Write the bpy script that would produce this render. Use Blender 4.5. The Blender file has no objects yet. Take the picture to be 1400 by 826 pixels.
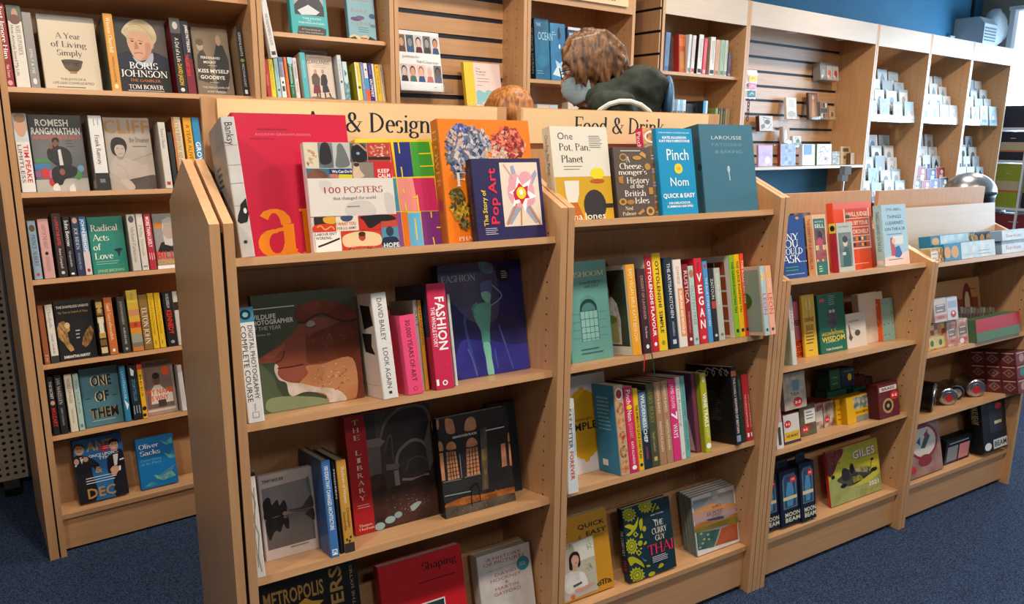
import bpy, math, random
from mathutils import Vector, Matrix, Euler
from mathutils.geometry import tessellate_polygon
random.seed(7)
S = bpy.context.scene
COL = S.collection
R = math.radians

# ------------------------------------------------------------------ camera, world, lights, exposure
CAM_Y, CAM_Z, F_PX = -1.6353, 1.6, 1032.88
cam = bpy.data.cameras.new('camera')
cam.sensor_width = 36.0
cam.lens = F_PX*36.0/1400
cam.clip_start, cam.clip_end = .05, 100
camo = bpy.data.objects.new('camera', cam); COL.objects.link(camo)
def cam_axes(yaw, pitch, roll):
    y, p, r = R(yaw), R(pitch), R(roll)
    fw = Vector((math.sin(y)*math.cos(p), math.cos(y)*math.cos(p), math.sin(p)))
    rt = Vector((math.cos(y), -math.sin(y), 0)); up = rt.cross(fw)
    return rt*math.cos(r)+up*math.sin(r), up*math.cos(r)-rt*math.sin(r), fw
_rt, _up, _fw = cam_axes(31.0319, -12.3148, .5952)
camo.matrix_world = Matrix(((_rt.x, _up.x, -_fw.x, 0), (_rt.y, _up.y, -_fw.y, CAM_Y), (_rt.z, _up.z, -_fw.z, CAM_Z), (0, 0, 0, 1)))
S.camera = camo
S.view_settings.view_transform = 'Standard'; S.view_settings.look = 'None'
S.view_settings.gamma = 1; S.view_settings.use_curve_mapping = False
S.view_settings.exposure = EXPOSURE = 0.08
w = bpy.data.worlds.new('sky'); S.world = w; w.use_nodes = True
bg = w.node_tree.nodes['Background']; bg.inputs[0].default_value = (.62, .78, 1, 1); bg.inputs[1].default_value = 2.0
# wall fixture frame: s along the back wall, d behind the fixture fronts
PHI = R(5.6088); WD = 3.1124
def wp(s, d, z=0): return Vector((math.cos(PHI)*s-math.sin(PHI)*(WD+d), CAM_Y+math.sin(PHI)*s+math.cos(PHI)*(WD+d), z))
def lamp(name, p, size, power, col, tgt=None, kind='AREA', sy=None, spread=None):
    l = bpy.data.lights.new(name, kind); l.energy = power; l.color = col
    if kind == 'AREA':
        l.size = size
        if sy: l.shape = 'RECTANGLE'; l.size_y = sy
        else: l.shape = 'DISK'
        if spread: l.spread = R(spread)
    else: l.shadow_soft_size = size
    o = bpy.data.objects.new(name, l); COL.objects.link(o); o.location = p
    o.rotation_euler = ((Vector(tgt)-Vector(p)) if tgt else Vector((0, 0, -1))).to_track_quat('-Z', 'Y').to_euler()
    return o
WARM = (1, .89, .76)
for x in (-.9, .6, 2.1, 3.6):
    lamp('ceiling_and_fill_lamp', (x, -.75, 2.88), .2, 25, WARM)
for s in (.4, 1.9, 3.4, 4.9, 6.4):
    lamp('ceiling_and_fill_lamp', wp(s, -.85, 2.88), .2, 17, WARM)
lamp('ceiling_and_fill_lamp', (.5, -2.8, 2.88), .6, 20, (1, .92, .84))  # unseen fill lamp added behind the camera to raise the ambient light
lamp('ceiling_and_fill_lamp', (3.2, -2.8, 2.88), .6, 20, (1, .94, .9))  # second added fill lamp, further along, also out of view
lamp('window_light', wp(9.36, -2.2, 1.78), 5.4, 330, (.52, .77, 1), wp(8, -2.2, 1.70), sy=1.6)

# ------------------------------------------------------------------ materials
MATS = {}
def lin(h):
    h = h.lstrip('#')
    if len(h) == 3: h = ''.join(c*2 for c in h)
    f = lambda v: v/12.92 if v <= .04045 else ((v+.055)/1.055)**2.4
    return tuple(f(int(h[i:i+2], 16)/255) for i in (0, 2, 4))
def mat(key):
    """'c0a' / 'cc00aa' plain printed colour; 'aaa~bbb~40' two colours mottled at that scale"""
    if key in MATS: return MATS[key]
    m = bpy.data.materials.new('ink_'+key); m.use_nodes = True
    nt = m.node_tree; b = nt.nodes['Principled BSDF']; b.inputs['Roughness'].default_value = .42
    b.inputs['Specular IOR Level'].default_value = .35
    if '~' in key:
        a, c, sc = key.split('~')
        n = nt.nodes.new('ShaderNodeTexNoise'); n.inputs['Scale'].default_value = float(sc); n.inputs['Detail'].default_value = 5
        tc = nt.nodes.new('ShaderNodeTexCoord'); nt.links.new(tc.outputs['Object'], n.inputs['Vector'])
        r = nt.nodes.new('ShaderNodeValToRGB'); r.color_ramp.elements[0].position = .38; r.color_ramp.elements[1].position = .62
        r.color_ramp.elements[0].color = (*lin(a), 1); r.color_ramp.elements[1].color = (*lin(c), 1)
        nt.links.new(n.outputs['Fac'], r.inputs[0]); nt.links.new(r.outputs[0], b.inputs['Base Color'])
    else: b.inputs['Base Color'].default_value = (*lin(key), 1)
    MATS[key] = m; return m
def special(name, rough=.5, metal=0, c1='fff', c2=None, sc=(1, 1, 1), nscale=8, bump=0, trans=0, alpha=1, lo=.35, hi=.65, detail=4, spec=.5):
    m = bpy.data.materials.new(name); m.use_nodes = True; nt = m.node_tree; b = nt.nodes['Principled BSDF']
    b.inputs['Roughness'].default_value = rough; b.inputs['Metallic'].default_value = metal
    b.inputs['Transmission Weight'].default_value = trans; b.inputs['Alpha'].default_value = alpha
    b.inputs['Specular IOR Level'].default_value = spec
    b.inputs['Base Color'].default_value = (*lin(c1), 1)
    if c2 or bump:
        tc = nt.nodes.new('ShaderNodeTexCoord'); mp = nt.nodes.new('ShaderNodeMapping'); mp.inputs['Scale'].default_value = sc
        n = nt.nodes.new('ShaderNodeTexNoise'); n.inputs['Scale'].default_value = nscale; n.inputs['Detail'].default_value = detail
        nt.links.new(tc.outputs['Object'], mp.inputs[0]); nt.links.new(mp.outputs[0], n.inputs['Vector'])
        if c2:
            r = nt.nodes.new('ShaderNodeValToRGB'); r.color_ramp.elements[0].position = lo; r.color_ramp.elements[1].position = hi
            r.color_ramp.elements[0].color = (*lin(c1), 1); r.color_ramp.elements[1].color = (*lin(c2), 1)
            nt.links.new(n.outputs['Fac'], r.inputs[0]); nt.links.new(r.outputs[0], b.inputs['Base Color'])
        if bump:
            bu = nt.nodes.new('ShaderNodeBump'); bu.inputs['Strength'].default_value = bump; bu.inputs['Distance'].default_value = .01
            nt.links.new(n.outputs['Fac'], bu.inputs['Height']); nt.links.new(bu.outputs[0], b.inputs['Normal'])
    MATS[name] = m; return name
WA, WB = 'c69567', 'cd9f73'
special('wood_v', .36, 0, WA, WB, (14, 14, .9), 5)
special('wood_h', .36, 0, WA, WB, (.9, 14, 14), 5)
special('wood_edge', .5, 0, 'cba066', 'd6ae76', (3, 3, 3), 6)
special('wood_pale', .33, 0, 'cdb9a4', 'd2bfac', (.9, 14, 14), 5)
special('carpet', .95, 0, '1e2737', '465878', (1, 1, 1), 190, .6, detail=2, spec=.1, lo=.36, hi=.7)
special('blue_paint', .7, 0, '2a6c90', '2e7296', (1, 1, 1), 3)
special('ceiling_paint', .9, 0, 'a8a49c')
special('wall_paint', .9, 0, '8f887c')
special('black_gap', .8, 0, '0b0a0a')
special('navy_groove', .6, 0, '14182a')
special('sign_cream', .5, 0, 'eccb9a')
special('pages', .8, 0, 'e3d9c4', 'cfc4ae', (1, 260, 1), 3)
special('glass', .02, 0, 'ffffff', trans=1)
special('acrylic', .05, 0, 'dfeeee', trans=.9, alpha=.22)
special('metal', .3, 1, 'b8b8bc')
special('darkmetal', .35, .6, '26262b')
special('pegboard', .6, 0, 'b8a490', 'c4b09c', (1, 1, 1), 6)
special('skin', .5, 0, 'd59c80', 'dba488', (1, 1, 1), 20)
special('hair_brown', .45, 0, '35200f', '7f5530', (14, 14, 3), 6, .3)
special('hair_ginger', .45, 0, '7a451c', 'c47e3a', (14, 14, 3), 6, .3)
special('jacket', .75, 0, '20261f', '2d342c', (1, 1, 1), 9, .3, spec=.3)
special('denim', .9, 0, '253347', '2f4059', (1, 1, 1), 60)
special('mask', .85, 0, 'a9c9d8', 'b7d4e0', (1, 1, 60), 6)
special('white_metal', .35, 0, 'd9dde2')

# ------------------------------------------------------------------ lettering
_G = {}
def sans_glyph(ch, bold):
    k = (ch, bold)
    if k in _G: return _G[k]
    def mk(t):
        c = bpy.data.curves.new('t', 'FONT'); c.body = t; c.size = 1; c.resolution_u = 2; c.fill_mode = 'FRONT'
        if bold: c.offset = .022
        o = bpy.data.objects.new('t', c); me = bpy.data.meshes.new_from_object(o)
        r = ([(v.co.x, v.co.y) for v in me.vertices], [tuple(p.vertices) for p in me.polygons])
        bpy.data.objects.remove(o); bpy.data.curves.remove(c); bpy.data.meshes.remove(me); return r
    if ch == ' ': _G[k] = ([], [], .3); return _G[k]
    v, f = mk(ch)
    ref = mk(ch+'I')[0]; x1 = max(p[0] for p in mk('I')[0]); adv = max(p[0] for p in ref)-x1
    s = 1/.70
    _G[k] = ([(x*s, y*s) for x, y in v], f, adv*s+(.03 if bold else 0)); return _G[k]
# serif letters drawn with a broad pen.  S x y0 y1 stem with serifs, s plain stem, A cx cy rx ry a0 a1 arc, L line, B x0 x1 y bar, T thin/F fat line, D dot
SER = {
'A': (.78, 'T.06,0,.38,1;F.38,1,.72,0;B-.03,.16,0;B.6,.83,0;T.17,.36,.58,.36'), 'B': (.66, 'S.14,0,1;A.14,.75,.36,.25,90,-90;A.14,.26,.44,.26,90,-90'),
'C': (.72, 'A.42,.5,.36,.5,50,310;T.68,.7,.68,.95'), 'D': (.78, 'S.14,0,1;A.14,.5,.55,.5,90,-90'), 'E': (.6, 'S.14,0,1;T.14,.98,.54,.98;T.14,.52,.44,.52;T.14,.02,.56,.02;T.54,.98,.54,.8;T.57,.02,.57,.2;T.44,.6,.44,.44'),
'F': (.56, 'S.14,0,1;T.14,.98,.54,.98;T.14,.5,.44,.5;T.54,.98,.54,.8;T.44,.58,.44,.42'), 'G': (.78, 'A.42,.5,.36,.5,50,350;F.68,.02,.68,.42;B.52,.78,.42;T.66,.72,.66,.95'),
'H': (.82, 'S.14,0,1;S.66,0,1;T.14,.52,.66,.52'), 'I': (.34, 'S.16,0,1'), 'J': (.4, 'F.22,1,.22,.1;A.08,.1,.14,.2,0,-100;B.08,.36,.98'),
'K': (.74, 'S.14,0,1;T.18,.42,.56,.98;F.32,.58,.66,0;B.46,.68,.98;B.54,.78,0'), 'L': (.6, 'S.14,0,1;T.14,.02,.56,.02;T.56,.02,.56,.24'), 'M': (.94, 'T.14,0,.14,1;F.14,1,.46,.05;T.46,.05,.78,1;F.78,1,.78,0;B0,.26,0;B.66,.9,0;B0,.2,.98;B.76,.9,.98'),
'N': (.8, 'T.14,0,.14,1;F.14,1,.66,0;T.66,0,.66,1;B0,.26,0;B.54,.8,.98;B0,.16,.98'), 'O': (.82, 'A.41,.5,.36,.5,0,360'), 'P': (.62, 'S.14,0,1;A.14,.73,.42,.26,90,-90'), 'Q': (.82, 'A.41,.5,.36,.5,0,360;F.42,.1,.72,-.2'),
'R': (.72, 'S.14,0,1;A.14,.74,.38,.25,90,-90;F.34,.48,.64,0;B.54,.76,0'), 'S': (.54, 'A.27,.74,.2,.25,30,240;A.27,.26,.22,.26,60,-140;T.46,.82,.46,.98;T.06,.04,.06,.24'), 'T': (.68, 'S.34,0,1;T.04,.98,.64,.98;T.04,.98,.04,.78;T.64,.98,.64,.78'),
'U': (.78, 'F.14,1,.14,.3;A.38,.3,.24,.3,180,360;T.62,.3,.62,1;B.02,.26,.98;B.52,.74,.98'), 'V': (.74, 'F.06,1,.38,0;T.38,0,.68,1;B-.04,.2,.98;B.56,.8,.98'), 'W': (1.04, 'F.06,1,.3,0;T.3,0,.52,.9;F.5,1,.74,0;T.74,0,.96,1;B-.04,.2,.98;B.4,.6,.98;B.86,1.06,.98'),
'X': (.74, 'F.06,1,.66,0;T.06,0,.64,1;B0,.2,.98;B.52,.74,.98;B0,.2,0;B.52,.74,0'), 'Y': (.7, 'F.06,1,.34,.48;T.34,.48,.64,1;S.34,0,.5;B-.02,.18,.98;B.54,.74,.98'), 'Z': (.64, 'T.08,.98,.56,.98;F.56,.98,.08,0;T.08,.02,.58,.02'),
'a': (.5, 'A.22,.44,.16,.2,150,0;F.38,.44,.38,.08;A.44,.08,.06,.08,180,320;A.22,.18,.17,.18,80,350;T.24,.36,.38,.38'), 'b': (.58, 'F.12,0,.12,1;B.02,.14,.98;A.3,.32,.2,.32,140,-140'), 'c': (.48, 'A.28,.32,.22,.32,50,310;D.43,.5'),
'd': (.58, 'F.44,0,.44,1;B.34,.46,.98;B.42,.56,0;A.26,.32,.2,.32,40,320'), 'e': (.5, 'A.27,.32,.2,.32,0,310;T.08,.36,.46,.36'), 'f': (.36, 'F.16,0,.16,.8;A.28,.8,.12,.2,180,40;T.04,.62,.32,.62;B.04,.3,0'),
'g': (.54, 'A.24,.42,.18,.2,0,360;T.36,.56,.52,.62;A.26,-.12,.22,.16,0,360;A.16,.12,.1,.1,120,270;T.14,.04,.3,.04'), 'h': (.6, 'F.12,0,.12,1;B.02,.14,.98;A.3,.4,.17,.22,150,0;F.46,.42,.46,0;B.02,.24,0;B.36,.58,0'),
'i': (.28, 'F.14,0,.14,.62;B.04,.16,.61;B.03,.26,0;D.14,.86'), 'j': (.28, 'F.16,-.1,.16,.62;B.06,.18,.61;A.06,-.1,.1,.16,0,-100;D.16,.86'), 'k': (.56, 'F.12,0,.12,1;B.02,.14,.98;T.14,.28,.42,.6;F.26,.4,.5,0;B.32,.52,.61;B.02,.24,0;B.4,.58,0'),
'l': (.28, 'F.13,0,.13,1;B.03,.15,.98;B.02,.25,0'), 'm': (.9, 'F.12,0,.12,.62;B.02,.14,.61;A.28,.42,.15,.2,150,0;F.43,.42,.43,0;A.6,.42,.16,.2,150,0;F.76,.42,.76,0;B.02,.22,0;B.34,.53,0;B.67,.87,0'),
'n': (.6, 'F.12,0,.12,.62;B.02,.14,.61;A.3,.4,.17,.22,150,0;F.46,.42,.46,0;B.02,.24,0;B.36,.58,0'), 'o': (.54, 'A.27,.31,.22,.32,0,360'), 'p': (.58, 'F.12,-.32,.12,.62;B.02,.14,.61;A.3,.31,.2,.32,140,-140;B.02,.24,-.32'),
'q': (.58, 'F.44,-.32,.44,.62;A.26,.31,.2,.32,40,320;B.34,.56,-.32'), 'r': (.42, 'F.13,0,.13,.62;B.03,.15,.61;A.27,.44,.13,.18,150,50;D.36,.55;B.03,.26,0'), 's': (.42, 'A.21,.47,.15,.16,30,240;A.21,.16,.16,.17,60,-140'),
't': (.36, 'F.15,.12,.15,.8;A.26,.12,.11,.13,180,320;T.03,.61,.3,.61'), 'u': (.6, 'F.12,.62,.12,.2;A.29,.2,.17,.21,180,340;F.46,.62,.46,0;B.02,.14,.61;B.36,.48,.61;B.44,.56,0'), 'v': (.54, 'F.06,.62,.27,0;T.27,0,.48,.62;B-.02,.16,.61;B.38,.56,.61'),
'w': (.78, 'F.05,.62,.22,0;T.22,0,.38,.6;F.38,.62,.55,0;T.55,0,.72,.62;B-.02,.14,.61;B.62,.8,.61'), 'x': (.54, 'F.06,.62,.46,0;T.06,0,.46,.62;B0,.16,.61;B.36,.52,.61;B0,.16,0;B.36,.54,0'), 'y': (.54, 'F.06,.62,.28,.02;T.48,.62,.2,-.28;D.14,-.26;B-.02,.16,.61;B.38,.56,.61'), 'z': (.48, 'T.06,.61,.4,.61;F.4,.61,.06,0;T.06,.01,.42,.01'),
'&': (.84, 'A.34,.78,.16,.21,-40,220;F.22,.64,.68,.02;A.3,.24,.24,.24,100,330;T.5,.12,.72,.5;B.6,.82,.52;T.46,.64,.26,.48'), '.': (.26, 'D.13,.05'), "'": (.2, 'F.1,1,.08,.78'), '-': (.36, 'B.04,.32,.3'), ',': (.26, 'D.13,.05;T.14,.04,.08,-.14'),
}
def serif_glyph(ch):
    k = (ch, 'serif')
    if k in _G: return _G[k]
    if ch not in SER: return sans_glyph(ch, False)
    adv, spec = SER[ch]; V, F = [], []
    n_ = [0]
    FAT, THIN = .13, .05
    def quad(pts):
        n_[0] += 1; i = len(V); V.extend((x, y, n_[0]*1.5e-5) for x, y in pts); F.append(tuple(range(i, i+len(pts))))
    def stroke(pts, wf):
        n = len(pts); Lp, Rp = [], []
        for i in range(n):
            a = pts[max(0, i-1)]; b = pts[min(n-1, i+1)]
            dx, dy = b[0]-a[0], b[1]-a[1]; l = math.hypot(dx, dy) or 1; hw = wf(abs(dy)/l)/2
            Lp.append((pts[i][0]-dy/l*hw, pts[i][1]+dx/l*hw)); Rp.append((pts[i][0]+dy/l*hw, pts[i][1]-dx/l*hw))
        n_[0] += 1; i = len(V); V.extend((x, y, n_[0]*1.5e-5) for x, y in Lp+Rp)
        for j in range(n-1): F.append((i+j, i+n+j, i+n+j+1, i+j+1))
    for c in spec.split(';'):
        o, a = c[0], [float(t) for t in c[1:].split(',')]
        if o in 'Ss':
            x, y0, y1 = a; quad([(x-FAT/2, y0), (x+FAT/2, y0), (x+FAT/2, y1), (x-FAT/2, y1)])
            if o == 'S':
                for y in (y0, y1-.035): quad([(x-.13, y), (x+.13, y), (x+.13, y+.035), (x-.13, y+.035)])
        elif o == 'A':
            cx, cy, rx, ry, a0, a1 = a; n = max(4, int(abs(a1-a0)/22)); rx -= .02; ry -= .01
            stroke([(cx+rx*math.cos(R(a0+(a1-a0)*i/n)), cy+ry*math.sin(R(a0+(a1-a0)*i/n))) for i in range(n+1)], lambda t: THIN+(FAT-THIN)*t**1.6)
        elif o == 'F': stroke([(a[0], a[1]), (a[2], a[3])], lambda t: FAT)
        elif o in 'TL': stroke([(a[0], a[1]), (a[2], a[3])], lambda t: THIN)
        elif o == 'B': quad([(a[0], a[2]), (a[1], a[2]), (a[1], a[2]+.035), (a[0], a[2]+.035)])
        elif o == 'D': quad([(a[0]+.065*math.cos(i*.785), a[1]+.065*math.sin(i*.785)) for i in range(8)])
    _G[k] = (V, F, adv); return _G[k]
def layout(txt, font):
    V, F, x = [], [], 0
    for ch in txt:
        g = serif_glyph(ch) if font == 's' else sans_glyph(ch, font == 'b')
        i = len(V); V += [(x+p[0], *p[1:]) for p in g[0]]; F += [tuple(i+q for q in f) for f in g[1]]; x += g[2]
    return V, F

# ------------------------------------------------------------------ mesh builder
class MB:
    def __init__(s): s.v, s.f, s.m, s.k = [], [], [], []
    def mi(s, key):
        if key not in s.k: s.k.append(key)
        return s.k.index(key)
    def add(s, vs, fs, key):
        i = len(s.v); s.v += [tuple(p) for p in vs]; k = s.mi(key)
        for f in fs: s.f.append(tuple(i+q for q in f)); s.m.append(k)
        return s
    def box(s, x0, y0, z0, x1, y1, z1, key, M=None):
        vs = [Vector(p) for p in ((x0, y0, z0), (x1, y0, z0), (x1, y1, z0), (x0, y1, z0), (x0, y0, z1), (x1, y0, z1), (x1, y1, z1), (x0, y1, z1))]
        if M: vs = [M @ p for p in vs]
        return s.add(vs, [(0, 3, 2, 1), (4, 5, 6, 7), (0, 1, 5, 4), (1, 2, 6, 5), (2, 3, 7, 6), (3, 0, 4, 7)], key)
    def prism(s, poly, f, h0, h1, key):
        """poly in a plane, f(u,v,h) -> xyz"""
        n = len(poly); vs = [f(u, v, h0) for u, v in poly]+[f(u, v, h1) for u, v in poly]
        return s.add(vs, [tuple(range(n))[::-1], tuple(range(n, 2*n))]+[(i, (i+1) % n, n+(i+1) % n, n+i) for i in range(n)], key)
    def tube(s, pts, r, key, n=8, cap=True):
        pts = [Vector(p) for p in pts]; rs = r if isinstance(r, (list, tuple)) else [r]*len(pts); vs, fs = [], []
        up = None
        for i, p in enumerate(pts):
            d = (pts[min(i+1, len(pts)-1)]-pts[max(i-1, 0)]).normalized()
            if up is None: up = d.orthogonal().normalized()
            u = (up-d*up.dot(d)).normalized(); up = u; w_ = d.cross(u)
            vs += [p+(u*math.cos(2*math.pi*j/n)+w_*math.sin(2*math.pi*j/n))*rs[i] for j in range(n)]
        for i in range(len(pts)-1):
            for j in range(n): fs.append((i*n+j, i*n+(j+1) % n, (i+1)*n+(j+1) % n, (i+1)*n+j))
        if cap: fs += [tuple(range(n))[::-1], tuple(range((len(pts)-1)*n, len(pts)*n))]
        return s.add(vs, fs, key)
    def build(s, name, parent=None, smooth=False):
        me = bpy.data.meshes.new(name); me.from_pydata(s.v, [], s.f)
        for k in s.k: me.materials.append(mat(k))
        me.polygons.foreach_set('material_index', s.m)
        if smooth: me.polygons.foreach_set('use_smooth', [True]*len(s.f))
        me.update()
        o = bpy.data.objects.new(name, me); COL.objects.link(o)
        if parent: o.parent = parent
        return o
def curve(q, closed, n=5):
    p = list(zip(q[::2], q[1::2])); m = len(p); out = []
    for i in range(m if closed else m-1):
        g = (lambda j: p[j % m]) if closed else (lambda j: p[min(max(j, 0), m-1)])
        a, b, c, d = g(i-1), g(i), g(i+1), g(i+2)
        for k in range(n):
            t = k/n; out.append(tuple(min(1, max(0, .5*(2*b[x]+(c[x]-a[x])*t+(2*a[x]-5*b[x]+4*c[x]-d[x])*t*t+(3*b[x]-a[x]-3*c[x]+d[x])*t**3))) for x in (0, 1)))
    if not closed: out.append(p[-1])
    return out
class Art:
    """flat print on a canvas of w x h; frame maps (u, v, lift) to the mesh"""
    def __init__(s, mb, w, h, f): s.mb, s.w, s.h, s.f, s.n = mb, w, h, f, 0
    def flat(s, pts, faces, key):
        if faces is None: faces = [tuple(r) for r in tessellate_polygon([[Vector((u, v, 0)) for u, v in pts]])]
        s.n += 1; e = .0002+.00006*s.n
        s.mb.add([s.f(q[0], q[1], e+(q[2] if len(q) > 2 else 0)) for q in pts], faces, key)
    def run(s, ops):
        w, h = s.w, s.h
        for o in ops:
            k = o[0]
            if k == 'r': _, a, b, c, d, col = o; s.flat([(a*w, b*h), (c*w, b*h), (c*w, d*h), (a*w, d*h)], [(0, 1, 2, 3)], col)
            elif k == 'e':
                _, cx, cy, rx, ry, col = o; n = 20
                s.flat([(w*(cx+rx*math.cos(i*2*math.pi/n)), h*(cy+ry*math.sin(i*2*math.pi/n))) for i in range(n)], [tuple(range(n))], col)
            elif k == 'p': q = o[1]; s.flat([(q[i]*w, q[i+1]*h) for i in range(0, len(q), 2)], None, o[2])
            elif k == 'c': s.flat([(u*w, v*h) for u, v in curve(o[1], True)], None, o[2])
            elif k == 'blob':       # a mass of little petals or tufts
                _, cx, cy, rx, ry, n, sz, cols = o; rr = random.Random(n*31+int(cx*997))
                for i in range(n):
                    a, q = rr.uniform(0, 6.283), math.sqrt(rr.random()); x, y = (cx+rx*q*math.cos(a))*w, (cy+ry*q*math.sin(a))*h; b = rr.uniform(0, 3.14); z = sz*w*rr.uniform(.5, 1)/2
                    dx, dy = z*math.cos(b), z*math.sin(b); k2 = rr.uniform(.4, .8)
                    pts = [(x-dx, y-dy), (x-dy*k2*.7+dx*.3, y+dx*k2*.7+dy*.3), (x+dx, y+dy), (x+dy*k2, y-dx*k2)]
                    s.flat([(min(max(u, .001), w-.001), min(max(v, .001), h-.001)) for u, v in pts], [(0, 1, 2, 3)], rr.choice(cols)); s.n -= .97
                s.n += 1
            elif k in ('l', 'sc'):
                q = o[1]; p = [(u*w, v*h) for u, v in (curve(q, False) if k == 'sc' else zip(q[::2], q[1::2]))]; t = o[2]*w/2
                for (a, b), (c, d) in zip(p, p[1:]):
                    l = math.hypot(c-a, d-b) or 1; nx, ny = -(d-b)/l*t, (c-a)/l*t
                    s.flat([(a-nx, b-ny), (c-nx, d-ny), (c+nx, d+ny), (a+nx, b+ny)], [(0, 1, 2, 3)], o[3]); s.n -= 1
                s.n += 1
            elif k == 'tv':         # a line of print reading upwards
                _, txt, cx, cy, tl, th, col, font = o; V, F = layout(txt, font); x0 = min(p[0] for p in V); x1 = max(p[0] for p in V); k_ = tl*h/(x1-x0)
                s.flat([(cx*w-(p[1]-.5)*th*w, cy*h+(p[0]-(x0+x1)/2)*k_, *p[2:]) for p in V], F, col)
            elif k in 'tu':
                _, txt, cx, cy, tw, th, col = o[:7]; font = o[7] if len(o) > 7 else 'n'
                if k == 'u':        # upright letters stacked down a spine: canvas x runs down, y to the right
                    n = len(txt)
                    for i, ch in enumerate(txt):
                        V, F = layout(ch, font)
                        if not F: continue
                        x0 = min(p[0] for p in V); x1 = max(p[0] for p in V); lw = min(th*h/max(x1-x0, .3), tw*w/n*.75)
                        c0 = (cx-tw/2+tw*(i+.5)/n)*w
                        s.flat([(c0-(p[1]-.5)*tw*w/n*.72, cy*h+(p[0]-(x0+x1)/2)*lw, *p[2:]) for p in V], F, col); s.n -= 1
                    s.n += 1; continue
                V, F = layout(txt, font)
                if not F: continue
                x0 = min(p[0] for p in V); x1 = max(p[0] for p in V); k_ = tw*w/(x1-x0)
                s.flat([((p[0]-(x0+x1)/2)*k_+cx*w, (p[1]-.5)*th*h+cy*h, *p[2:]) for p in V], F, col)
            elif k == 'lines':      # small lines of print: rows of short dark dashes
                _, x0, y0, x1, y1, n, col = o; rr = random.Random(int(x0*991+y0*77+n))
                for i in range(n):
                    y = y1+(y0-y1)*i/max(1, n-1); t = (y1-y0)/max(1, n)*.22 if n > 1 else .006; ww = (x1-x0)*rr.uniform(.75, 1)
                    s.flat([((x0)*w, (y-t)*h), ((x0+ww)*w, (y-t)*h), ((x0+ww)*w, (y+t)*h), (x0*w, (y+t)*h)], [(0, 1, 2, 3)], col); s.n -= 1
                s.n += 1
            elif k == 'grid':       # a patchwork of little pictures
                _, x0, y0, x1, y1, nx, ny, cols, gap = o
                for i in range(nx):
                    for j in range(ny):
                        a = x0+(x1-x0)*i/nx+gap; b = y0+(y1-y0)*j/ny+gap; c = x0+(x1-x0)*(i+1)/nx-gap; d = y0+(y1-y0)*(j+1)/ny-gap
                        s.flat([(a*w, b*h), (c*w, b*h), (c*w, d*h), (a*w, d*h)], [(0, 1, 2, 3)], cols[(i*7+j*3+i*j) % len(cols)]); s.n -= 1
                s.n += 1
def tag(o, label, cat, group=None, kind=None):
    o['label'] = label; o['category'] = cat
    if group: o['group'] = group
    if kind: o['kind'] = kind
    return o
def empty(name, loc=(0, 0, 0), rot=(0, 0, 0)):
    o = bpy.data.objects.new(name, None); COL.objects.link(o); o.location = loc; o.rotation_euler = rot; o.empty_display_size = .02; return o
def struct(o): o['kind'] = 'structure'; return o
# ------------------------------------------------------------------ the room
TILT = 12
def quadbox(name, x0, y0, z0, x1, y1, z1, m): return struct(MB().box(x0, y0, z0, x1, y1, z1, m).build(name))
FZ = .012
quadbox('floor', -5, -6, -.1, 11, 6, FZ, 'carpet')
quadbox('ceiling', -5, -6, 3.6, 11, 6, 3.7, 'ceiling_paint')
def wallbox(name, s0, d0, z0, s1, d1, z1, m):
    mb = MB(); vs = [wp(s, d, z) for z in (z0, z1) for s, d in ((s0, d0), (s1, d0), (s1, d1), (s0, d1))]
    mb.add(vs, [(0, 3, 2, 1), (4, 5, 6, 7), (0, 1, 5, 4), (1, 2, 6, 5), (2, 3, 7, 6), (3, 0, 4, 7)], m); return mb, name
mb, n = wallbox('wall_back', -4.5, .9, FZ, 9.5, 1.0, 3.6, 'blue_paint'); struct(mb.build(n))
mb, n = wallbox('wall_left', -4.6, -6, FZ, -4.5, 1.0, 3.6, 'wall_paint'); struct(mb.build(n))
mb, n = wallbox('wall_front', -4.5, -6, FZ, 9.5, -5.9, 3.6, 'wall_paint'); struct(mb.build(n))
# right wall with a wide shop window (sill .95 to 3.0)
mb = MB()
for a in ((9.4, -5.9, FZ, 9.5, .9, .95), (9.4, -5.9, 3.0, 9.5, .9, 3.6), (9.4, -5.9, .95, 9.5, -5.2, 3.0), (9.4, .62, .95, 9.5, .9, 3.0)):
    q, _ = wallbox('', *a, 'wall_paint'); mb.add(q.v, q.f, 'wall_paint')
struct(mb.build('wall_right'))
wf = MB()
for a in ((9.38, -5.2, .93, 9.52, .62, .97), (9.38, -5.2, 2.98, 9.52, .62, 3.02), *[(9.4, d-.025, .95, 9.5, d+.025, 3.0) for d in (-5.17, -3.3, -1.5, .0, .59)]):
    q, _ = wallbox('', *a, 'white_metal'); wf.add(q.v, q.f, 'white_metal')
win = struct(wf.build('window_1'))
q, _ = wallbox('', 9.445, -5.2, .95, 9.452, .62, 3.0, 'glass'); pn = MB().add(q.v, q.f, 'glass').build('glass_pane', win)
# vertical conduit on the back wall above the card bays
q, _ = wallbox('', 9.13, .885, 2.3, 9.18, .899, 3.6, 'navy_groove'); struct(MB().add(q.v, q.f, 'navy_groove').build('trim_1'))

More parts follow.
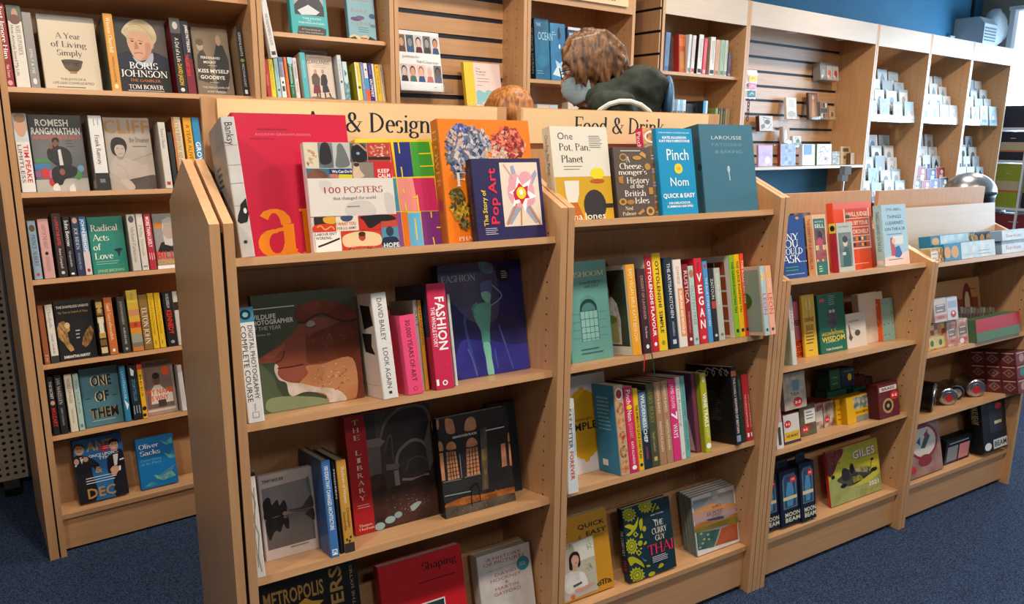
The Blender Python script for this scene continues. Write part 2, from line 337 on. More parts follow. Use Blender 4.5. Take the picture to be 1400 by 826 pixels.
# ------------------------------------------------------------------ bookcases (local frame: x along, y depth, z up)
def shelf_mb(x0, x1, y0, z, depth, tilt, th=.018, m='wood_h'):
    """top front lip at (y0, z), sloping down to the back"""
    t = R(tilt); mb = MB(); M = Matrix.Translation((0, y0, z)) @ Matrix.Rotation(-t, 4, 'X')
    return mb.box(x0, 0, -th, x1, depth, 0, m, M)
def holes(mb, x, face, ys, z0, z1, step=.032):
    """rows of shelf-pin holes in a side panel; face +1/-1 is the side they show on"""
    for y in ys:
        z = z0
        while z < z1:
            n = 6; mb.add([(x+face*.0004, y+.0032*math.cos(i*2*math.pi/n), z+.0032*math.sin(i*2*math.pi/n)) for i in range(n)], [tuple(range(n))], 'black_gap'); z += step
def side(name, par, prof, x0, x1, hl=None):
    mb = MB().prism(prof, lambda u, v, h: (h, u, v), x0, x1, 'wood_v')
    if hl: holes(mb, x1 if hl[0] > 0 else x0, hl[0], hl[1], hl[2], hl[3], .045)
    return mb.build(name, par)
def gap_shade(r, g0, g1, h):
    MB().box(g0+.0002, .012, .02, g1-.0002, .30, h-.02, 'black_gap').build('gap_shade_strip', r)  # black strip added in the panel gap, standing in for its shade
def gondola(name, label, group, x0, x1, zc, za, shelves, header, sign=None, extra=(), low=False):
    r = empty(name, (x0, 0, FZ)); tag(r, label, 'bookcase', group); W = x1-x0; t = .02; zo = FZ
    prof = [(0, 0), (0, zc-zo), (.30, za-zo), (.60, zc-zo), (.60, 0)]
    side('side_panel', r, prof, 0, t, (1, (.06, .26), .12, zc-.06)); side('side_panel', r, prof, W-t, W, (-1, (.06, .26), .12, zc-.06))
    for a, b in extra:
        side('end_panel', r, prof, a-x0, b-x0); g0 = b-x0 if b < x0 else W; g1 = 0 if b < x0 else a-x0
        gap_shade(r, g0, g1, zc-zo)
    MB().box(t+.001, .287, .05, W-t-.001, .303, header-zo, 'wood_v').build('back_panel', r)
    for z in shelves: shelf_mb(t+.001, W-t-.001, .025, z-zo, .255, TILT).build('shelf', r)
    bz = .19 if not low else .184
    MB().box(t+.001, .02, bz-.018-zo, W-t-.001, .286, bz-zo, 'wood_h').build('base_shelf', r)
    MB().box(t+.001, .03, .018, W-t-.001, .046, bz-.02-zo, 'wood_h').build('plinth', r)
    M = Matrix.Translation((0, .135 if not low else .12, bz+.001-zo)) @ Matrix.Rotation(R(-14), 4, 'X')
    MB().box(t+.002, 0, 0, W-t-.002, .012, .2, 'wood_h', M).build('display_board', r)
    if sign:
        sx0, sx1, txt = sign
        s = MB().box(sx0-x0, .274, 1.583-zo, sx1-x0, .2865, 1.681-zo, 'sign_cream')
        A = Art(s, sx1-sx0, .098, lambda u, v, e: (sx0-x0+u, .274-e, 1.583-zo+v)); A.run([('t', *txt, '1c2a34', 's')])
        s.build('sign_board', r)
    return r
gondola('display_bookcase', 'tall wooden display bookcase of art and photography books, end panel nearest the camera', 'joined display bookcases in the middle of the floor', .289, 1.152, 1.42, 1.542, (1.343, .969, .586), 1.684, (.343, 1.093, ('Art & Design', .495, .51, .457, .50)), extra=((.261, .2815),))
gondola('display_bookcase', 'tall wooden display bookcase full of cookbooks in the middle of the row', 'joined display bookcases in the middle of the floor', 1.156, 2.0, 1.42, 1.542, (1.382, .969, .590), 1.684, (1.18, 1.915, ('Food & Drink', .492, .56, .488, .50)), extra=((2.004, 2.022),))
gondola('display_bookcase', 'low wooden display bookcase with gift books and an upright plain header', 'joined display bookcases in the middle of the floor', 2.045, 2.898, 1.145, 1.26, (1.141, .831, .524), 1.402, extra=((2.0245, 2.0415),), low=True)
b4 = gondola('display_bookcase', 'low wooden display bookcase at the far end of the row holding games and tins', 'joined display bookcases in the middle of the floor', 2.901, 3.755, 1.14, 1.26, (1.133, .757, .474), 1.398, low=True)
M = Matrix.Translation((0, .20, 1.09-FZ)) @ Matrix.Rotation(R(-8), 4, 'X')
MB().box(.024, 0, 0, .83, .012, .24, 'wood_pale', M).build('display_board', b4)

def wall_case(name, label, s0, s1, parts_fn, group='wooden bookcases along the back wall'):
    r = empty(name, wp(s0, 0, FZ), (0, 0, PHI)); tag(r, label, 'bookcase', group); parts_fn(r, s1-s0, FZ); return r
def std_case(shelves, top=2.44, fascia=True, depth=.32, tilt=TILT, left_end=None, board=True, fz=(2.29, 2.438), fm='wood_h', base=True, back='wood_v', sd=.26):
    def fn(r, W, zo):
        t = .02; pr = [(0, 0), (0, top-zo), (depth, top-zo), (depth, 0)]
        side('side_panel', r, pr, 0, t, (1, (.06, .24), .15, 2.25)); side('side_panel', r, pr, W-t, W, (-1, (.06, .24), .15, 2.25))
        if left_end: side('end_panel', r, [(0, 0), (0, top-zo), (.55, top-zo), (.55, 0)], -.036, -.006); gap_shade(r, -.006, 0, top-zo-.02)
        MB().box(t+.001, depth-.02, .02, W-t-.001, depth-.004, top-zo, back).build('back_panel', r)
        MB().box(t+.001, .012, top-.02-zo, W-t-.001, depth-.021, top-zo, 'wood_h').build('top_panel', r)
        for z, tl in shelves: shelf_mb(t+.001, W-t-.001, .035, z-zo, sd, tl).build('shelf', r)
        if fascia: MB().box(t+.001, .0, fz[0]-zo, W-t-.001, .011, fz[1]-zo, fm).build('fascia', r)
        if base:
            MB().box(t+.001, .03, .15-zo, W-t-.001, depth-.021, .168-zo, 'wood_h').build('base_shelf', r)
            MB().box(t+.001, .04, .01, W-t-.001, .055, .149-zo, 'wood_h').build('plinth', r)
        if board:
            M = Matrix.Translation((0, .15, .169-zo)) @ Matrix.Rotation(R(-14), 4, 'X')
            b = MB().box(t+.002, 0, 0, W-t-.002, .012, .24, 'wood_h', M); b.build('display_board', r)
    return fn
wall_case('wall_bookcase', 'tall wooden end bookcase of biographies with a solid outer end panel', .183, 1.052, std_case([(1.75, TILT), (1.393, TILT), (1.083, TILT), (.767, TILT), (.488, TILT), (2.115, TILT)], left_end=True))
wall_case('wall_bookcase', 'tall wooden bookcase of travel books beside the slatted bay', 1.056, 1.655, std_case([(2.006, TILT), (1.75, TILT), (1.35, TILT), (.95, TILT), (.55, TILT)]))
# slatted bay between the travel and nature bookcases
def slat_panel(mb, x0, x1, y, z0, z1, pitch, m='wood_h', g='navy_groove', gap=.021):
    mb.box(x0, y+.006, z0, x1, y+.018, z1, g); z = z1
    while z > z0+.02:
        zb = max(z0, z-pitch+gap); mb.box(x0, y, zb, x1, y+.0055, z, m); z -= pitch
def slat_case(r, W, zo):
    pr = [(0, 0), (0, 2.44-zo), (.32, 2.44-zo), (.32, 0)]
    side('side_panel', r, pr, 0, .02); side('side_panel', r, pr, W-.02, W, (-1, (.06, .14), .9, 2.3))
    mb = MB(); slat_panel(mb, .021, W-.021, .175, .2, 2.35-zo, .095); mb.build('slatted_back', r)
    MB().box(.021, .0, 2.33-zo, W-.021, .014, 2.438-zo, 'wood_h').build('fascia', r)
    MB().box(.021, .03, .01, W-.021, .3, .19, 'wood_h').build('plinth', r)
wall_case('slatted_display_bay', 'wooden slatted display bay with two face-out books above the customers', 1.659, 2.39, slat_case)
def case_c(r, W, zo):
    std_case([(1.89, 0), (1.66, 0), (1.3, TILT), (.95, TILT), (.55, TILT)], fz=(2.258, 2.438))(r, W, zo)
    s = MB().box(.03, -.014, 2.29-zo, W-.07, -.001, 2.4-zo, 'sign_cream')
    Art(s, W-.1, .11, lambda u, v, e: (.03+u, -.014-e, 2.29-zo+v)).run([('t', 'Nature & Pets', .62, .40, .46, .42, '1c2a34', 's')]); s.build('sign_board', r)
wall_case('wall_bookcase', 'wooden bookcase with ocean books behind the masked customer', 2.394, 3.135, case_c)
def case_d(r, W, zo):
    std_case([(1.985, 0), (1.61, 0), (1.25, TILT), (.9, TILT), (.55, TILT)], fz=(2.29, 2.438), fm='wood_pale')(r, W, zo)
    mb = MB(); z = 2.43-zo
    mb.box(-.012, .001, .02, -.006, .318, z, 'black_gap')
    while z > .1: mb.box(-.02, .001, max(.02, z-.108), -.0125, .318, z, 'wood_v'); z -= .122
    mb.build('slatted_side', r)
wall_case('wall_bookcase', 'wooden bookcase of thin books with a slatted left side, beside the gift bay', 3.352, 4.128, case_d)
def gift_bay(r, W, zo):
    pr = [(0, 0), (0, 2.44-zo), (.32, 2.44-zo), (.32, 0)]
    side('side_panel', r, pr, 0, .02); side('side_panel', r, pr, W-.02, W)
    mb = MB(); slat_panel(mb, .021, W-.021, .28, 1.43-zo, 2.345-zo, .0965, gap=.018); mb.build('slatted_back', r)
    MB().box(.021, .285, .3, W-.021, .3, 1.428-zo, 'blue_paint').build('lower_back', r)
    MB().box(.021, .0, 2.298-zo, W-.021, .014, 2.438-zo, 'wood_pale').build('fascia', r)
    MB().box(.021, .015, 2.345-zo, W-.021, .3, 2.36-zo, 'wood_h').build('top_panel', r)
    MB().box(.021, .0, 1.402-zo, W-.021, .279, 1.42-zo, 'wood_pale').build('shelf', r)
    MB().box(.021, .02, 1.16-zo, W-.021, .284, 1.2-zo, 'wood_pale').build('ledge', r)
    MB().box(.021, .03, .01, W-.021, .284, .3, 'wood_h').build('plinth', r)
gb = wall_case('gift_display_bay', 'wide slatted gift bay with notebooks on its white-edged shelf', 4.13, 5.66, gift_bay)
def card_case(r, W, zo):
    pr = [(0, 0), (0, 2.44-zo), (.45, 2.44-zo), (.45, 0)]
    side('side_panel', r, pr, 0, .02); side('side_panel', r, pr, W-.02, W, (-1, (.06, .38), .9, 2.3))
    mb = MB(); slat_panel(mb, .021, W-.021, .43, .3, 2.40-zo, .12); mb.build('slatted_back', r)
    MB().box(.021, .0, 2.29-zo, W-.021, .014, 2.438-zo, 'wood_pale').build('fascia', r)
    MB().box(.021, .03, .01, W-.021, .42, .3, 'wood_h').build('plinth', r)
KB = [(5.664, 6.48), (6.484, 7.232), (7.236, 8.04)]
for (a, b), lb in zip(KB, ('nearest the gift bay', 'in the middle of the three', 'farthest along the wall')):
    wall_case('card_display_bay', 'tall wooden greeting card bay '+lb, a, b, card_case)

# ------------------------------------------------------------------ books
NB = [0]
def book_parts(r, mode, W, H, T, c, hard, f=(), s=(), b=()):
    cs = c.split('/'); c0 = cs[0]; c1 = cs[1] if len(cs) > 1 else c0
    if mode == 'S': front, spine, back = c1, c0, c1
    else: front, spine, back = c0, c1, c1
    P = (lambda x, y, z: (T-y, x, z)) if mode == 'S' else (lambda x, y, z: (x, y, z))
    tb = min(.0025 if hard else .0008, T*.3); ch = min(.003, T*.3); i = .003 if hard else .0006
    mb = MB()
    out = [(W, 0), (ch, 0), (ch*.3, ch*.3), (0, ch), (0, T-ch), (ch*.3, T-ch*.3), (ch, T), (W, T)]; inn = [(W, T-tb), (tb, T-tb), (tb, tb), (W, tb)]
    pl = out+inn; n = len(pl)
    vs = [P(x, y, 0) for x, y in pl]+[P(x, y, H) for x, y in pl]
    keys = [front, spine, spine, spine, spine, spine, back, back, back, back, front, front]
    for k in range(n):
        mb.add([vs[k], vs[(k+1) % n], vs[n+(k+1) % n], vs[n+k]], [(0, 1, 2, 3)], keys[k])
    # rims at head and foot: front board, back board, spine
    for z in (0, 1):
        o = z*n
        for quad, key in (((0, 1, 10, 11), front), ((1, 2, 3, 10), spine), ((3, 4, 9, 10), spine), ((4, 5, 6, 9), spine), ((6, 7, 8, 9), back)):
            q = [vs[o+k] for k in quad]; mb.add(q if z else q[::-1], [(0, 1, 2, 3)], key)
    if f: Art(mb, W, H, lambda u, v, e: P(u, -e, v)).run(f)
    if s: Art(mb, H, T, lambda u, v, e: P(-e, T-v, H-u)).run(s)
    if b: Art(mb, W, H, lambda u, v, e: P(W-u, T+e, v)).run(b)
    cov = mb.build('cover', r)
    pg = MB(); a = [P(tb+.0002, tb+.0002, i), P(W-i, T-tb-.0002, H-i)]
    pg.box(min(a[0][0], a[1][0]), min(a[0][1], a[1][1]), i, max(a[0][0], a[1][0]), max(a[0][1], a[1][1]), H-i, 'pages'); pg.build('pages', r)
    return cov
GRP = None
def B(sh, mode, x, Y, z, w, H, D, c, hard, lean, roll, label, f=(), s=(), b=(), n='book', ribbon=0):
    wall = sh[0] in 'ABCDSG'; NB[0] += 1
    r = empty(n, wp(x, Y, z) if wall else (x, Y, z), (R(-lean), R(roll), PHI if wall else 0))
    tag(r, label, n, GRP)
    W, T = (w, D) if mode == 'F' else (D, w)
    book_parts(r, mode, W, H, T, c, hard, f, s, b)
    if ribbon:
        for dx, col, ln_ in ((-.006, 'c01824', .05), (.022, '17402c', .08)):
            q = MB(); q.tube([(dx+.003, .01, .002), (dx, -.009, -.002), (dx-.003*(col[0] == 'c')*4, -.012, -ln_)], .0016, col, 5); q.build('ribbon_bookmark', r)
    return r
def X(name, cat, x, Y, z, w, H, D, c, lean, label, f=(), s=()):
    """carton: box with tucked lid flap and printed front"""
    cs = c.split('/'); c0 = cs[0]; c1 = cs[1] if len(cs) > 1 else c0
    r = empty(name, (x, Y, z), (R(-lean), 0, 0)); tag(r, label, cat, GRP)
    mb = MB(); b = min(.002, D*.2)
    pl = [(b, 0), (w-b, 0), (w, b), (w, D-b), (w-b, D), (b, D), (0, D-b), (0, b)]
    vs = [(u, v, 0) for u, v in pl]+[(u, v, H-b) for u, v in pl]; n = 8
    for k in range(8): mb.add([vs[k], vs[(k+1) % n], vs[n+(k+1) % n], vs[n+k]], [(0, 1, 2, 3)], c0 if k == 0 else c1)
    mb.add(vs[:8], [tuple(range(8))[::-1]], c1)
    if f: Art(mb, w, H-b, lambda u, v, e: (u, -e, v)).run(f)
    if s: Art(mb, H, D, lambda u, v, e: (-e, D-v, H-u)).run(s)
    mb.build('carton', r)
    lid = MB().prism([(0, H-b), (w, H-b), (w-b, H), (b, H)], lambda u, v, h: (u, h, v), b, D-b, c1); lid.build('lid', r)
    if name == 'torch_box' and 'navy' in label: MB().box(w*.2, D*.45, H, w*.8, D*.5, H+.03, c0).box(w*.35, D*.44, H+.012, w*.65, D*.449, H+.02, '05070c').build('hanging_tab', r)
    return r
GRP = 'art and design books on the slanting top shelf'
B('1t', 'F', 0.361, 0.152, 1.317, 0.271, 0.339, 0.04, 'c8123c/b01034', 1, 12, 0, 'very large crimson art book with orange letters along its foot', [('t', 'art', 0.575, 0.262, 0.92, 0.5, 'f08c10', 's'), ('lines', 0.2, 0.885, 0.52, 0.89, 1, '9a1838'), ('t', 'ANDREW GRAHAM-DIXON', 0.42, 0.855, 0.48, 0.018, 'e0788a', 'n'), ('t', 'REVISED EDITION', 0.24, 0.825, 0.2, 0.012, '8a2040', 'n')])
B('1t', 'S', 0.33, 0.045, 1.34, 0.029, 0.303, 0.165, 'cfccc8~bdb8b2~9/a79f97~b8b0a6~8', 1, 12, -2.5, 'tall white brick-patterned spine leaning at the left end of the top art shelf', [], [('t', 'Banksy', 0.12, 0.5, 0.16, 0.55, '111', 'n'), ('r', 0.2, 0, 0.203, 1, '8d8983'), ('r', 0.34, 0, 0.343, 1, '8d8983'), ('r', 0.47, 0, 0.473, 1, '8d8983'), ('r', 0.63, 0, 0.633, 1, '8d8983'), ('p', [0.58, 0.95, 0.62, 0.5, 0.66, 0.4, 0.7, 0.2, 0.74, 0.1, 0.76, 0.3, 0.75, 0.8, 0.7, 0.98], '17171a'), ('e', 0.67, 0.75, 0.02, 0.12, 'ddd'), ('e', 0.89, 0.45, 0.012, 0.14, '333'), ('lines', 0.92, 0.2, 0.93, 0.8, 1, '555')], [('r', 0, 0.2, 1, 0.203, '8a837b'), ('r', 0, 0.42, 1, 0.423, '8a837b'), ('r', 0, 0.62, 1, 0.623, '8a837b'), ('r', 0, 0.82, 1, 0.823, '8a837b'), ('e', 0.3, 0.46, 0.12, 0.07, '4a4038'), ('e', 0.36, 0.41, 0.08, 0.05, '6a5a4c'), ('l', [0.35, 0.4, 0.25, 0.22, 0.2, 0.05], 0.02, '3c342e'), ('lines', 0.25, 0.55, 0.6, 0.68, 4, '55504a')])
B('1t', 'F', 0.641, 0.128, 1.322, 0.206, 0.276, 0.035, 'f0b428/e2c21e', 1, 12, 0, 'colour-block art book half hidden behind the white poster book', [('r', 0, 0, 1, 1, 'e3c81e'), ('p', [0.013, 0.966, 0.449, 0.971, 0.473, 0.657, 0.014, 0.658], 'c23a30'), ('p', [0.013, 0.644, 0.472, 0.643, 0.481, 0.343, 0.007, 0.352], '3f8aa0'), ('p', [0.007, 0.345, 0.488, 0.336, 0.495, 0.01, 0, 0.02], '8a4a8a'), ('p', [0.485, 0.972, 0.702, 0.975, 0.706, 0.656, 0.489, 0.654], '252c78'), ('p', [0.707, 0.975, 0.963, 0.978, 0.997, 0.661, 0.706, 0.656], '3f9a30'), ('p', [0.488, 0.643, 0.691, 0.642, 0.733, 0.337, 0.489, 0.342], 'ea8f86'), ('p', [0.691, 0.642, 0.986, 0.641, 1, 0.335, 0.733, 0.337], 'c62a5e'), ('p', [0.496, 0.333, 0.576, 0.332, 0.576, 0.009, 0.5, 0.01], 'e0761c'), ('p', [0.575, 0.323, 0.742, 0.323, 0.753, 0.008, 0.576, 0.009], '63b2dc'), ('p', [0.755, 0.331, 1, 0.329, 1, 0.008, 0.757, 0.011], '77307a'), ('l', [0.548, 0.973, 0.553, 0.87], 0.016, 'e8cf1c'), ('l', [0.556, 0.746, 0.56, 0.648], 0.016, 'e8cf1c'), ('l', [0.808, 0.866, 0.989, 0.87], 0.016, 'e8cf1c'), ('l', [0.807, 0.749, 1, 0.753], 0.016, 'e8cf1c'), ('l', [0.552, 0.551, 0.56, 0.502], 0.016, 'e8cf1c'), ('l', [0.558, 0.418, 0.563, 0.342], 0.016, 'e8cf1c'), ('l', [0.673, 0.463, 0.738, 0.469], 0.016, 'e8cf1c'), ('l', [0.726, 0.487, 0.732, 0.339], 0.016, 'e8cf1c'), ('l', [0.666, 0.27, 0.668, 0.073], 0.016, 'e8cf1c'), ('l', [0.891, 0.326, 0.893, 0.269], 0.016, 'e8cf1c'), ('l', [0.886, 0.088, 0.899, 0.009], 0.016, 'e8cf1c'), ('l', [0.946, 0.176, 1, 0.174], 0.016, 'e8cf1c')])
B('1t', 'F', 0.5, 0.086, 1.331, 0.212, 0.258, 0.026, 'e6dcd0/d6c4c6', 1, 12, 0, 'white banded poster book with a patchwork of small pictures', [('p', [0, 1, 0.157, 0.998, 0.155, 0.772, 0.005, 0.772], 'd8ccb4'), ('blob', 0.076, 0.853, 0.058, 0.074, 16, 0.06, ['c89a58', '8a6a4c', 'b8a890']), ('p', [0.16, 0.998, 0.325, 0.998, 0.32, 0.768, 0.154, 0.769], '8a9498~5c6468~12'), ('c', [0.197, 0.981, 0.282, 0.986, 0.3, 0.826, 0.172, 0.812], '26262a'), ('p', [0.329, 0.998, 0.522, 0.998, 0.511, 0.762, 0.323, 0.768], 'b8bcba'), ('c', [0.383, 0.975, 0.435, 0.983, 0.492, 0.866, 0.492, 0.784, 0.346, 0.778, 0.366, 0.894], '6a706e'), ('p', [0.526, 0.998, 0.719, 0.998, 0.719, 0.818, 0.516, 0.818], '5c5854'), ('c', [0.554, 0.97, 0.686, 0.977, 0.707, 0.839, 0.548, 0.825], '1c1c22'), ('sc', [0.563, 0.976, 0.625, 0.988, 0.715, 0.922], 0.02, 'c08a70'), ('e', 0.613, 0.9, 0.021, 0.013, '7fa4c0'), ('p', [0.723, 0.998, 0.998, 0.999, 0.994, 0.817, 0.723, 0.818], 'b4402e'), ('blob', 0.863, 0.929, 0.108, 0.063, 30, 0.05, ['e0b8a0', 'd89a84', 'c8705c']), ('p', [0.728, 0.867, 0.996, 0.867, 0.997, 0.839, 0.728, 0.839], '2c1c18'), ('p', [0.005, 0.766, 0.516, 0.759, 0.512, 0.671, 0.009, 0.676], '3c6a80'), ('c', [0.039, 0.732, 0.117, 0.759, 0.206, 0.731, 0.226, 0.674, 0.026, 0.676], '8a5a44~6a4030~30'), ('c', [0.252, 0.69, 0.315, 0.724, 0.378, 0.673], 'c07060'), ('p', [0.259, 0.761, 0.521, 0.757, 0.519, 0.708, 0.263, 0.714], '1f2c58'), ('t', 'We Can Do It!', 0.41, 0.735, 0.24, 0.025, 'eee', 'b'), ('p', [0.365, 0.708, 0.519, 0.704, 0.519, 0.671, 0.361, 0.673], 'd8c820'), ('p', [0.523, 0.816, 0.776, 0.815, 0.775, 0.669, 0.519, 0.671], '8a7c74'), ('c', [0.555, 0.805, 0.599, 0.811, 0.619, 0.742, 0.657, 0.687, 0.533, 0.674], 'd8b898'), ('e', 0.58, 0.795, 0.032, 0.019, '3a2820'), ('p', [0.779, 0.815, 0.998, 0.815, 0.994, 0.667, 0.779, 0.669], 'c8232a'), ('t', 'KEEP', 0.895, 0.735, 0.14, 0.035, 'f4e6e0', 'b'), ('t', 'CALM', 0.895, 0.69, 0.15, 0.035, 'f4e6e0', 'b'), ('p', [0.009, 0.676, 0.998, 0.667, 0.996, 0.325, 0, 0.332], 'dcd6ce'), ('c', [0.139, 0.65, 0.272, 0.636, 0.231, 0.555, 0.148, 0.569], 'cfc9c2'), ('c', [0.871, 0.517, 0.977, 0.501, 0.98, 0.346, 0.888, 0.335], 'cac4be'), ('c', [0.441, 0.442, 0.686, 0.451, 0.745, 0.331, 0.413, 0.333], 'ccc6c0'), ('t', '100 POSTERS', 0.52, 0.565, 0.68, 0.058, 'a02a30', 's'), ('t', 'that changed the world', 0.52, 0.49, 0.5, 0.03, '6c6a6a', 's'), ('lines', 0.42, 0.405, 0.6, 0.41, 1, '888'), ('p', [0.032, 0.326, 0.272, 0.323, 0.265, 0.184, 0.031, 0.192], '2c2420'), ('c', [0.034, 0.255, 0.268, 0.255, 0.262, 0.187, 0.031, 0.192], 'c83a24'), ('c', [0.14, 0.319, 0.272, 0.32, 0.261, 0.262, 0.152, 0.272], 'd8a030'), ('sc', [0.056, 0.234, 0.099, 0.246, 0.146, 0.211, 0.216, 0.236, 0.247, 0.208], 0.015, 'e0a050'), ('p', [0.275, 0.323, 0.533, 0.323, 0.53, 0.189, 0.269, 0.189], 'e0d4c0'), ('c', [0.335, 0.321, 0.472, 0.323, 0.442, 0.28, 0.356, 0.279], '3a4a68'), ('t', 'I WANT YOU', 0.39, 0.255, 0.22, 0.03, 'b03028', 'b'), ('t', 'FOR U.S. ARMY', 0.39, 0.215, 0.22, 0.022, '2c3c6c', 'b'), ('p', [0.537, 0.323, 1, 0.323, 0.996, 0.184, 0.534, 0.189], 'c02c22'), ('c', [0.567, 0.315, 0.887, 0.321, 0.982, 0.276, 0.808, 0.253, 0.661, 0.201, 0.598, 0.273], '1c1a1a'), ('p', [0.024, 0.188, 0.313, 0.188, 0.312, 0.007, 0.022, 0.003], 'e4e2de'), ('t', "LABOUR ISN'T", 0.15, 0.17, 0.24, 0.025, '222', 'b'), ('t', 'WORKING.', 0.12, 0.135, 0.18, 0.025, '222', 'b'), ('sc', [0.047, 0.059, 0.167, 0.088, 0.298, 0.124], 0.02, '222'), ('p', [0.316, 0.188, 0.787, 0.183, 0.786, 0.023, 0.316, 0.014], 'c8341f'), ('c', [0.343, 0.143, 0.554, 0.177, 0.762, 0.142, 0.761, 0.045, 0.505, 0.041, 0.35, 0.047], 'dcc49a'), ('e', 0.556, 0.129, 0.042, 0.041, 'a8402c'), ('e', 0.558, 0.152, 0.042, 0.022, '3a2018'), ('blob', 0.538, 0.023, 0.211, 0.016, 30, 0.025, ['5a1a14', '2a1a18', 'd8b890']), ('p', [0.795, 0.26, 0.997, 0.264, 1, 0.007, 0.788, 0.009], '4f88a6'), ('p', [0.795, 0.26, 0.997, 0.264, 0.999, 0.205, 0.794, 0.2], 'b8483a'), ('e', 0.893, 0.163, 0.047, 0.048, '2a3c50'), ('c', [0.802, 0.099, 0.866, 0.111, 0.956, 0.108, 0.997, 0.064, 0.999, 0.028, 0.795, 0.029], '1c2a44'), ('t', 'HOPE', 0.9, 0.035, 0.19, 0.04, 'd8e4ea', 'b')])
B('1t', 'F', 0.847, 0.089, 1.33, 0.275, 0.321, 0.04, 'ee7d0c/b0641e', 1, 12, 0, 'thick orange flower book with a paper bouquet on its cover', [('e', 0.304, 0.794, 0.227, 0.151, '54596c~7c8090~50'), ('e', 0.151, 0.687, 0.084, 0.076, '62666e~4a4e58~50'), ('e', 0.172, 0.601, 0.057, 0.069, '4c5470'), ('e', 0.748, 0.797, 0.177, 0.125, 'b04234~7a2420~50'), ('blob', 0.151, 0.687, 0.092, 0.086, 60, 0.08, ['6c7078', '8a8e94', '4c5058', 'a8aaac', '3a3e46']), ('blob', 0.305, 0.8, 0.241, 0.16, 190, 0.085, ['5a6690', '8a94b4', '3c4870', 'c8c4c8', '6e7280', 'a0a4b0', '2c3658', 'd8b8a8', '45507c', 'b4b0b8']), ('blob', 0.257, 0.928, 0.086, 0.034, 26, 0.07, ['5060a0', '3c4a88', '7c88b8']), ('blob', 0.182, 0.839, 0.084, 0.054, 14, 0.06, ['d8b090', 'c8a088', 'e0d0c4']), ('blob', 0.169, 0.601, 0.063, 0.076, 40, 0.07, ['5a6690', '8a94b4', '3c4870', 'c8c4c8', '6e7280', 'a0a4b0', '2c3658', 'd8b8a8', '45507c', 'b4b0b8']), ('blob', 0.749, 0.804, 0.189, 0.132, 150, 0.085, ['b8382c', 'd8604a', '8a2420', 'e08068', 'a02e28', 'e8a890', 'c84a38', '6e1c1c', 'b87a5c']), ('blob', 0.59, 0.721, 0.123, 0.061, 50, 0.07, ['d8c8b8', 'c89a88', 'a8a494', 'e0a898']), ('c', [0.063, 0.421, 0.171, 0.446, 0.221, 0.355, 0.175, 0.305, 0.098, 0.357], '3c3a22~6a5c2c~30'), ('c', [0.048, 0.307, 0.124, 0.287, 0.203, 0.342, 0.237, 0.265, 0.19, 0.203, 0.099, 0.186, 0.072, 0.244], 'cf9f28~a87a1c~20'), ('blob', 0.156, 0.28, 0.099, 0.076, 50, 0.07, ['b8901e', 'd8b43a', '8a6a1c', '4a4426']), ('blob', 0.125, 0.382, 0.074, 0.058, 30, 0.06, ['5a4a2c', '8a7a3c', '3c3a22']), ('blob', 0.186, 0.153, 0.062, 0.045, 40, 0.06, ['3a3424', '6a5c34', '8a8048']), ('t', 'F', 0.195, 0.515, 0.11, 0.11, 'f8efe2', 's'), ('t', 'PHAIDON', 0.27, 0.04, 0.32, 0.034, 'f4e8d4', 's')], [('t', 'FLOWER', 0.315, 0.5, 0.47, 0.55, 'd9a050', 's'), ('e', 0.68, 0.5, 0.05, 0.3, 'a03a5a')])
B('1t', 'F', 0.909, 0.047, 1.339, 0.21, 0.211, 0.028, '2b2556/1e1a2c', 1, 12, 0, 'dark blue book with a red and pink burst picture at the right end', [('r', 0.4, 0.16, 0.95, 0.95, 'ead9c6'), ('p', [0.42, 0.2, 0.6, 0.5, 0.55, 0.9, 0.6, 0.92, 0.68, 0.6, 0.92, 0.86, 0.94, 0.8, 0.75, 0.5, 0.93, 0.2, 0.85, 0.18, 0.68, 0.4, 0.5, 0.18], '9fa6bd'), ('e', 0.68, 0.58, 0.2, 0.2, 'e8a4b0'), ('e', 0.6, 0.72, 0.09, 0.09, 'e8a4b0'), ('e', 0.76, 0.74, 0.1, 0.1, 'e8a4b0'), ('e', 0.8, 0.5, 0.08, 0.09, 'e8a4b0'), ('p', [0.5, 0.58, 0.6, 0.62, 0.64, 0.78, 0.7, 0.66, 0.84, 0.74, 0.78, 0.6, 0.9, 0.52, 0.76, 0.48, 0.72, 0.32, 0.66, 0.46, 0.54, 0.4, 0.58, 0.54], 'fff'), ('p', [0.56, 0.58, 0.62, 0.64, 0.66, 0.7, 0.72, 0.64, 0.79, 0.66, 0.77, 0.56, 0.8, 0.5, 0.73, 0.5, 0.68, 0.42, 0.64, 0.49, 0.58, 0.48], 'cf2030'), ('e', 0.68, 0.57, 0.07, 0.075, 'f2d830'), ('e', 0.68, 0.58, 0.03, 0.035, 'f5f0e0'), ('l', [0.44, 0.18, 0.6, 0.44], 0.02, 'd8843a'), ('l', [0.64, 0.17, 0.66, 0.38], 0.02, 'd8843a'), ('l', [0.92, 0.17, 0.78, 0.4], 0.02, 'd8843a'), ('l', [0.46, 0.93, 0.58, 0.75], 0.02, 'd8b0a0'), ('tv', 'The Story of', 0.14, 0.4, 0.44, 0.06, 'e8c83c', 'b'), ('tv', 'Pop Art', 0.27, 0.54, 0.68, 0.11, 'e02c48', 'b'), ('lines', 0.12, 0.08, 0.3, 0.15, 4, 'c8c4d8')], [('t', 'The Story of Pop Art', 0.45, 0.5, 0.7, 0.4, '8a3040', 'n')])
GRP = 'photography and fashion books on the second art shelf'
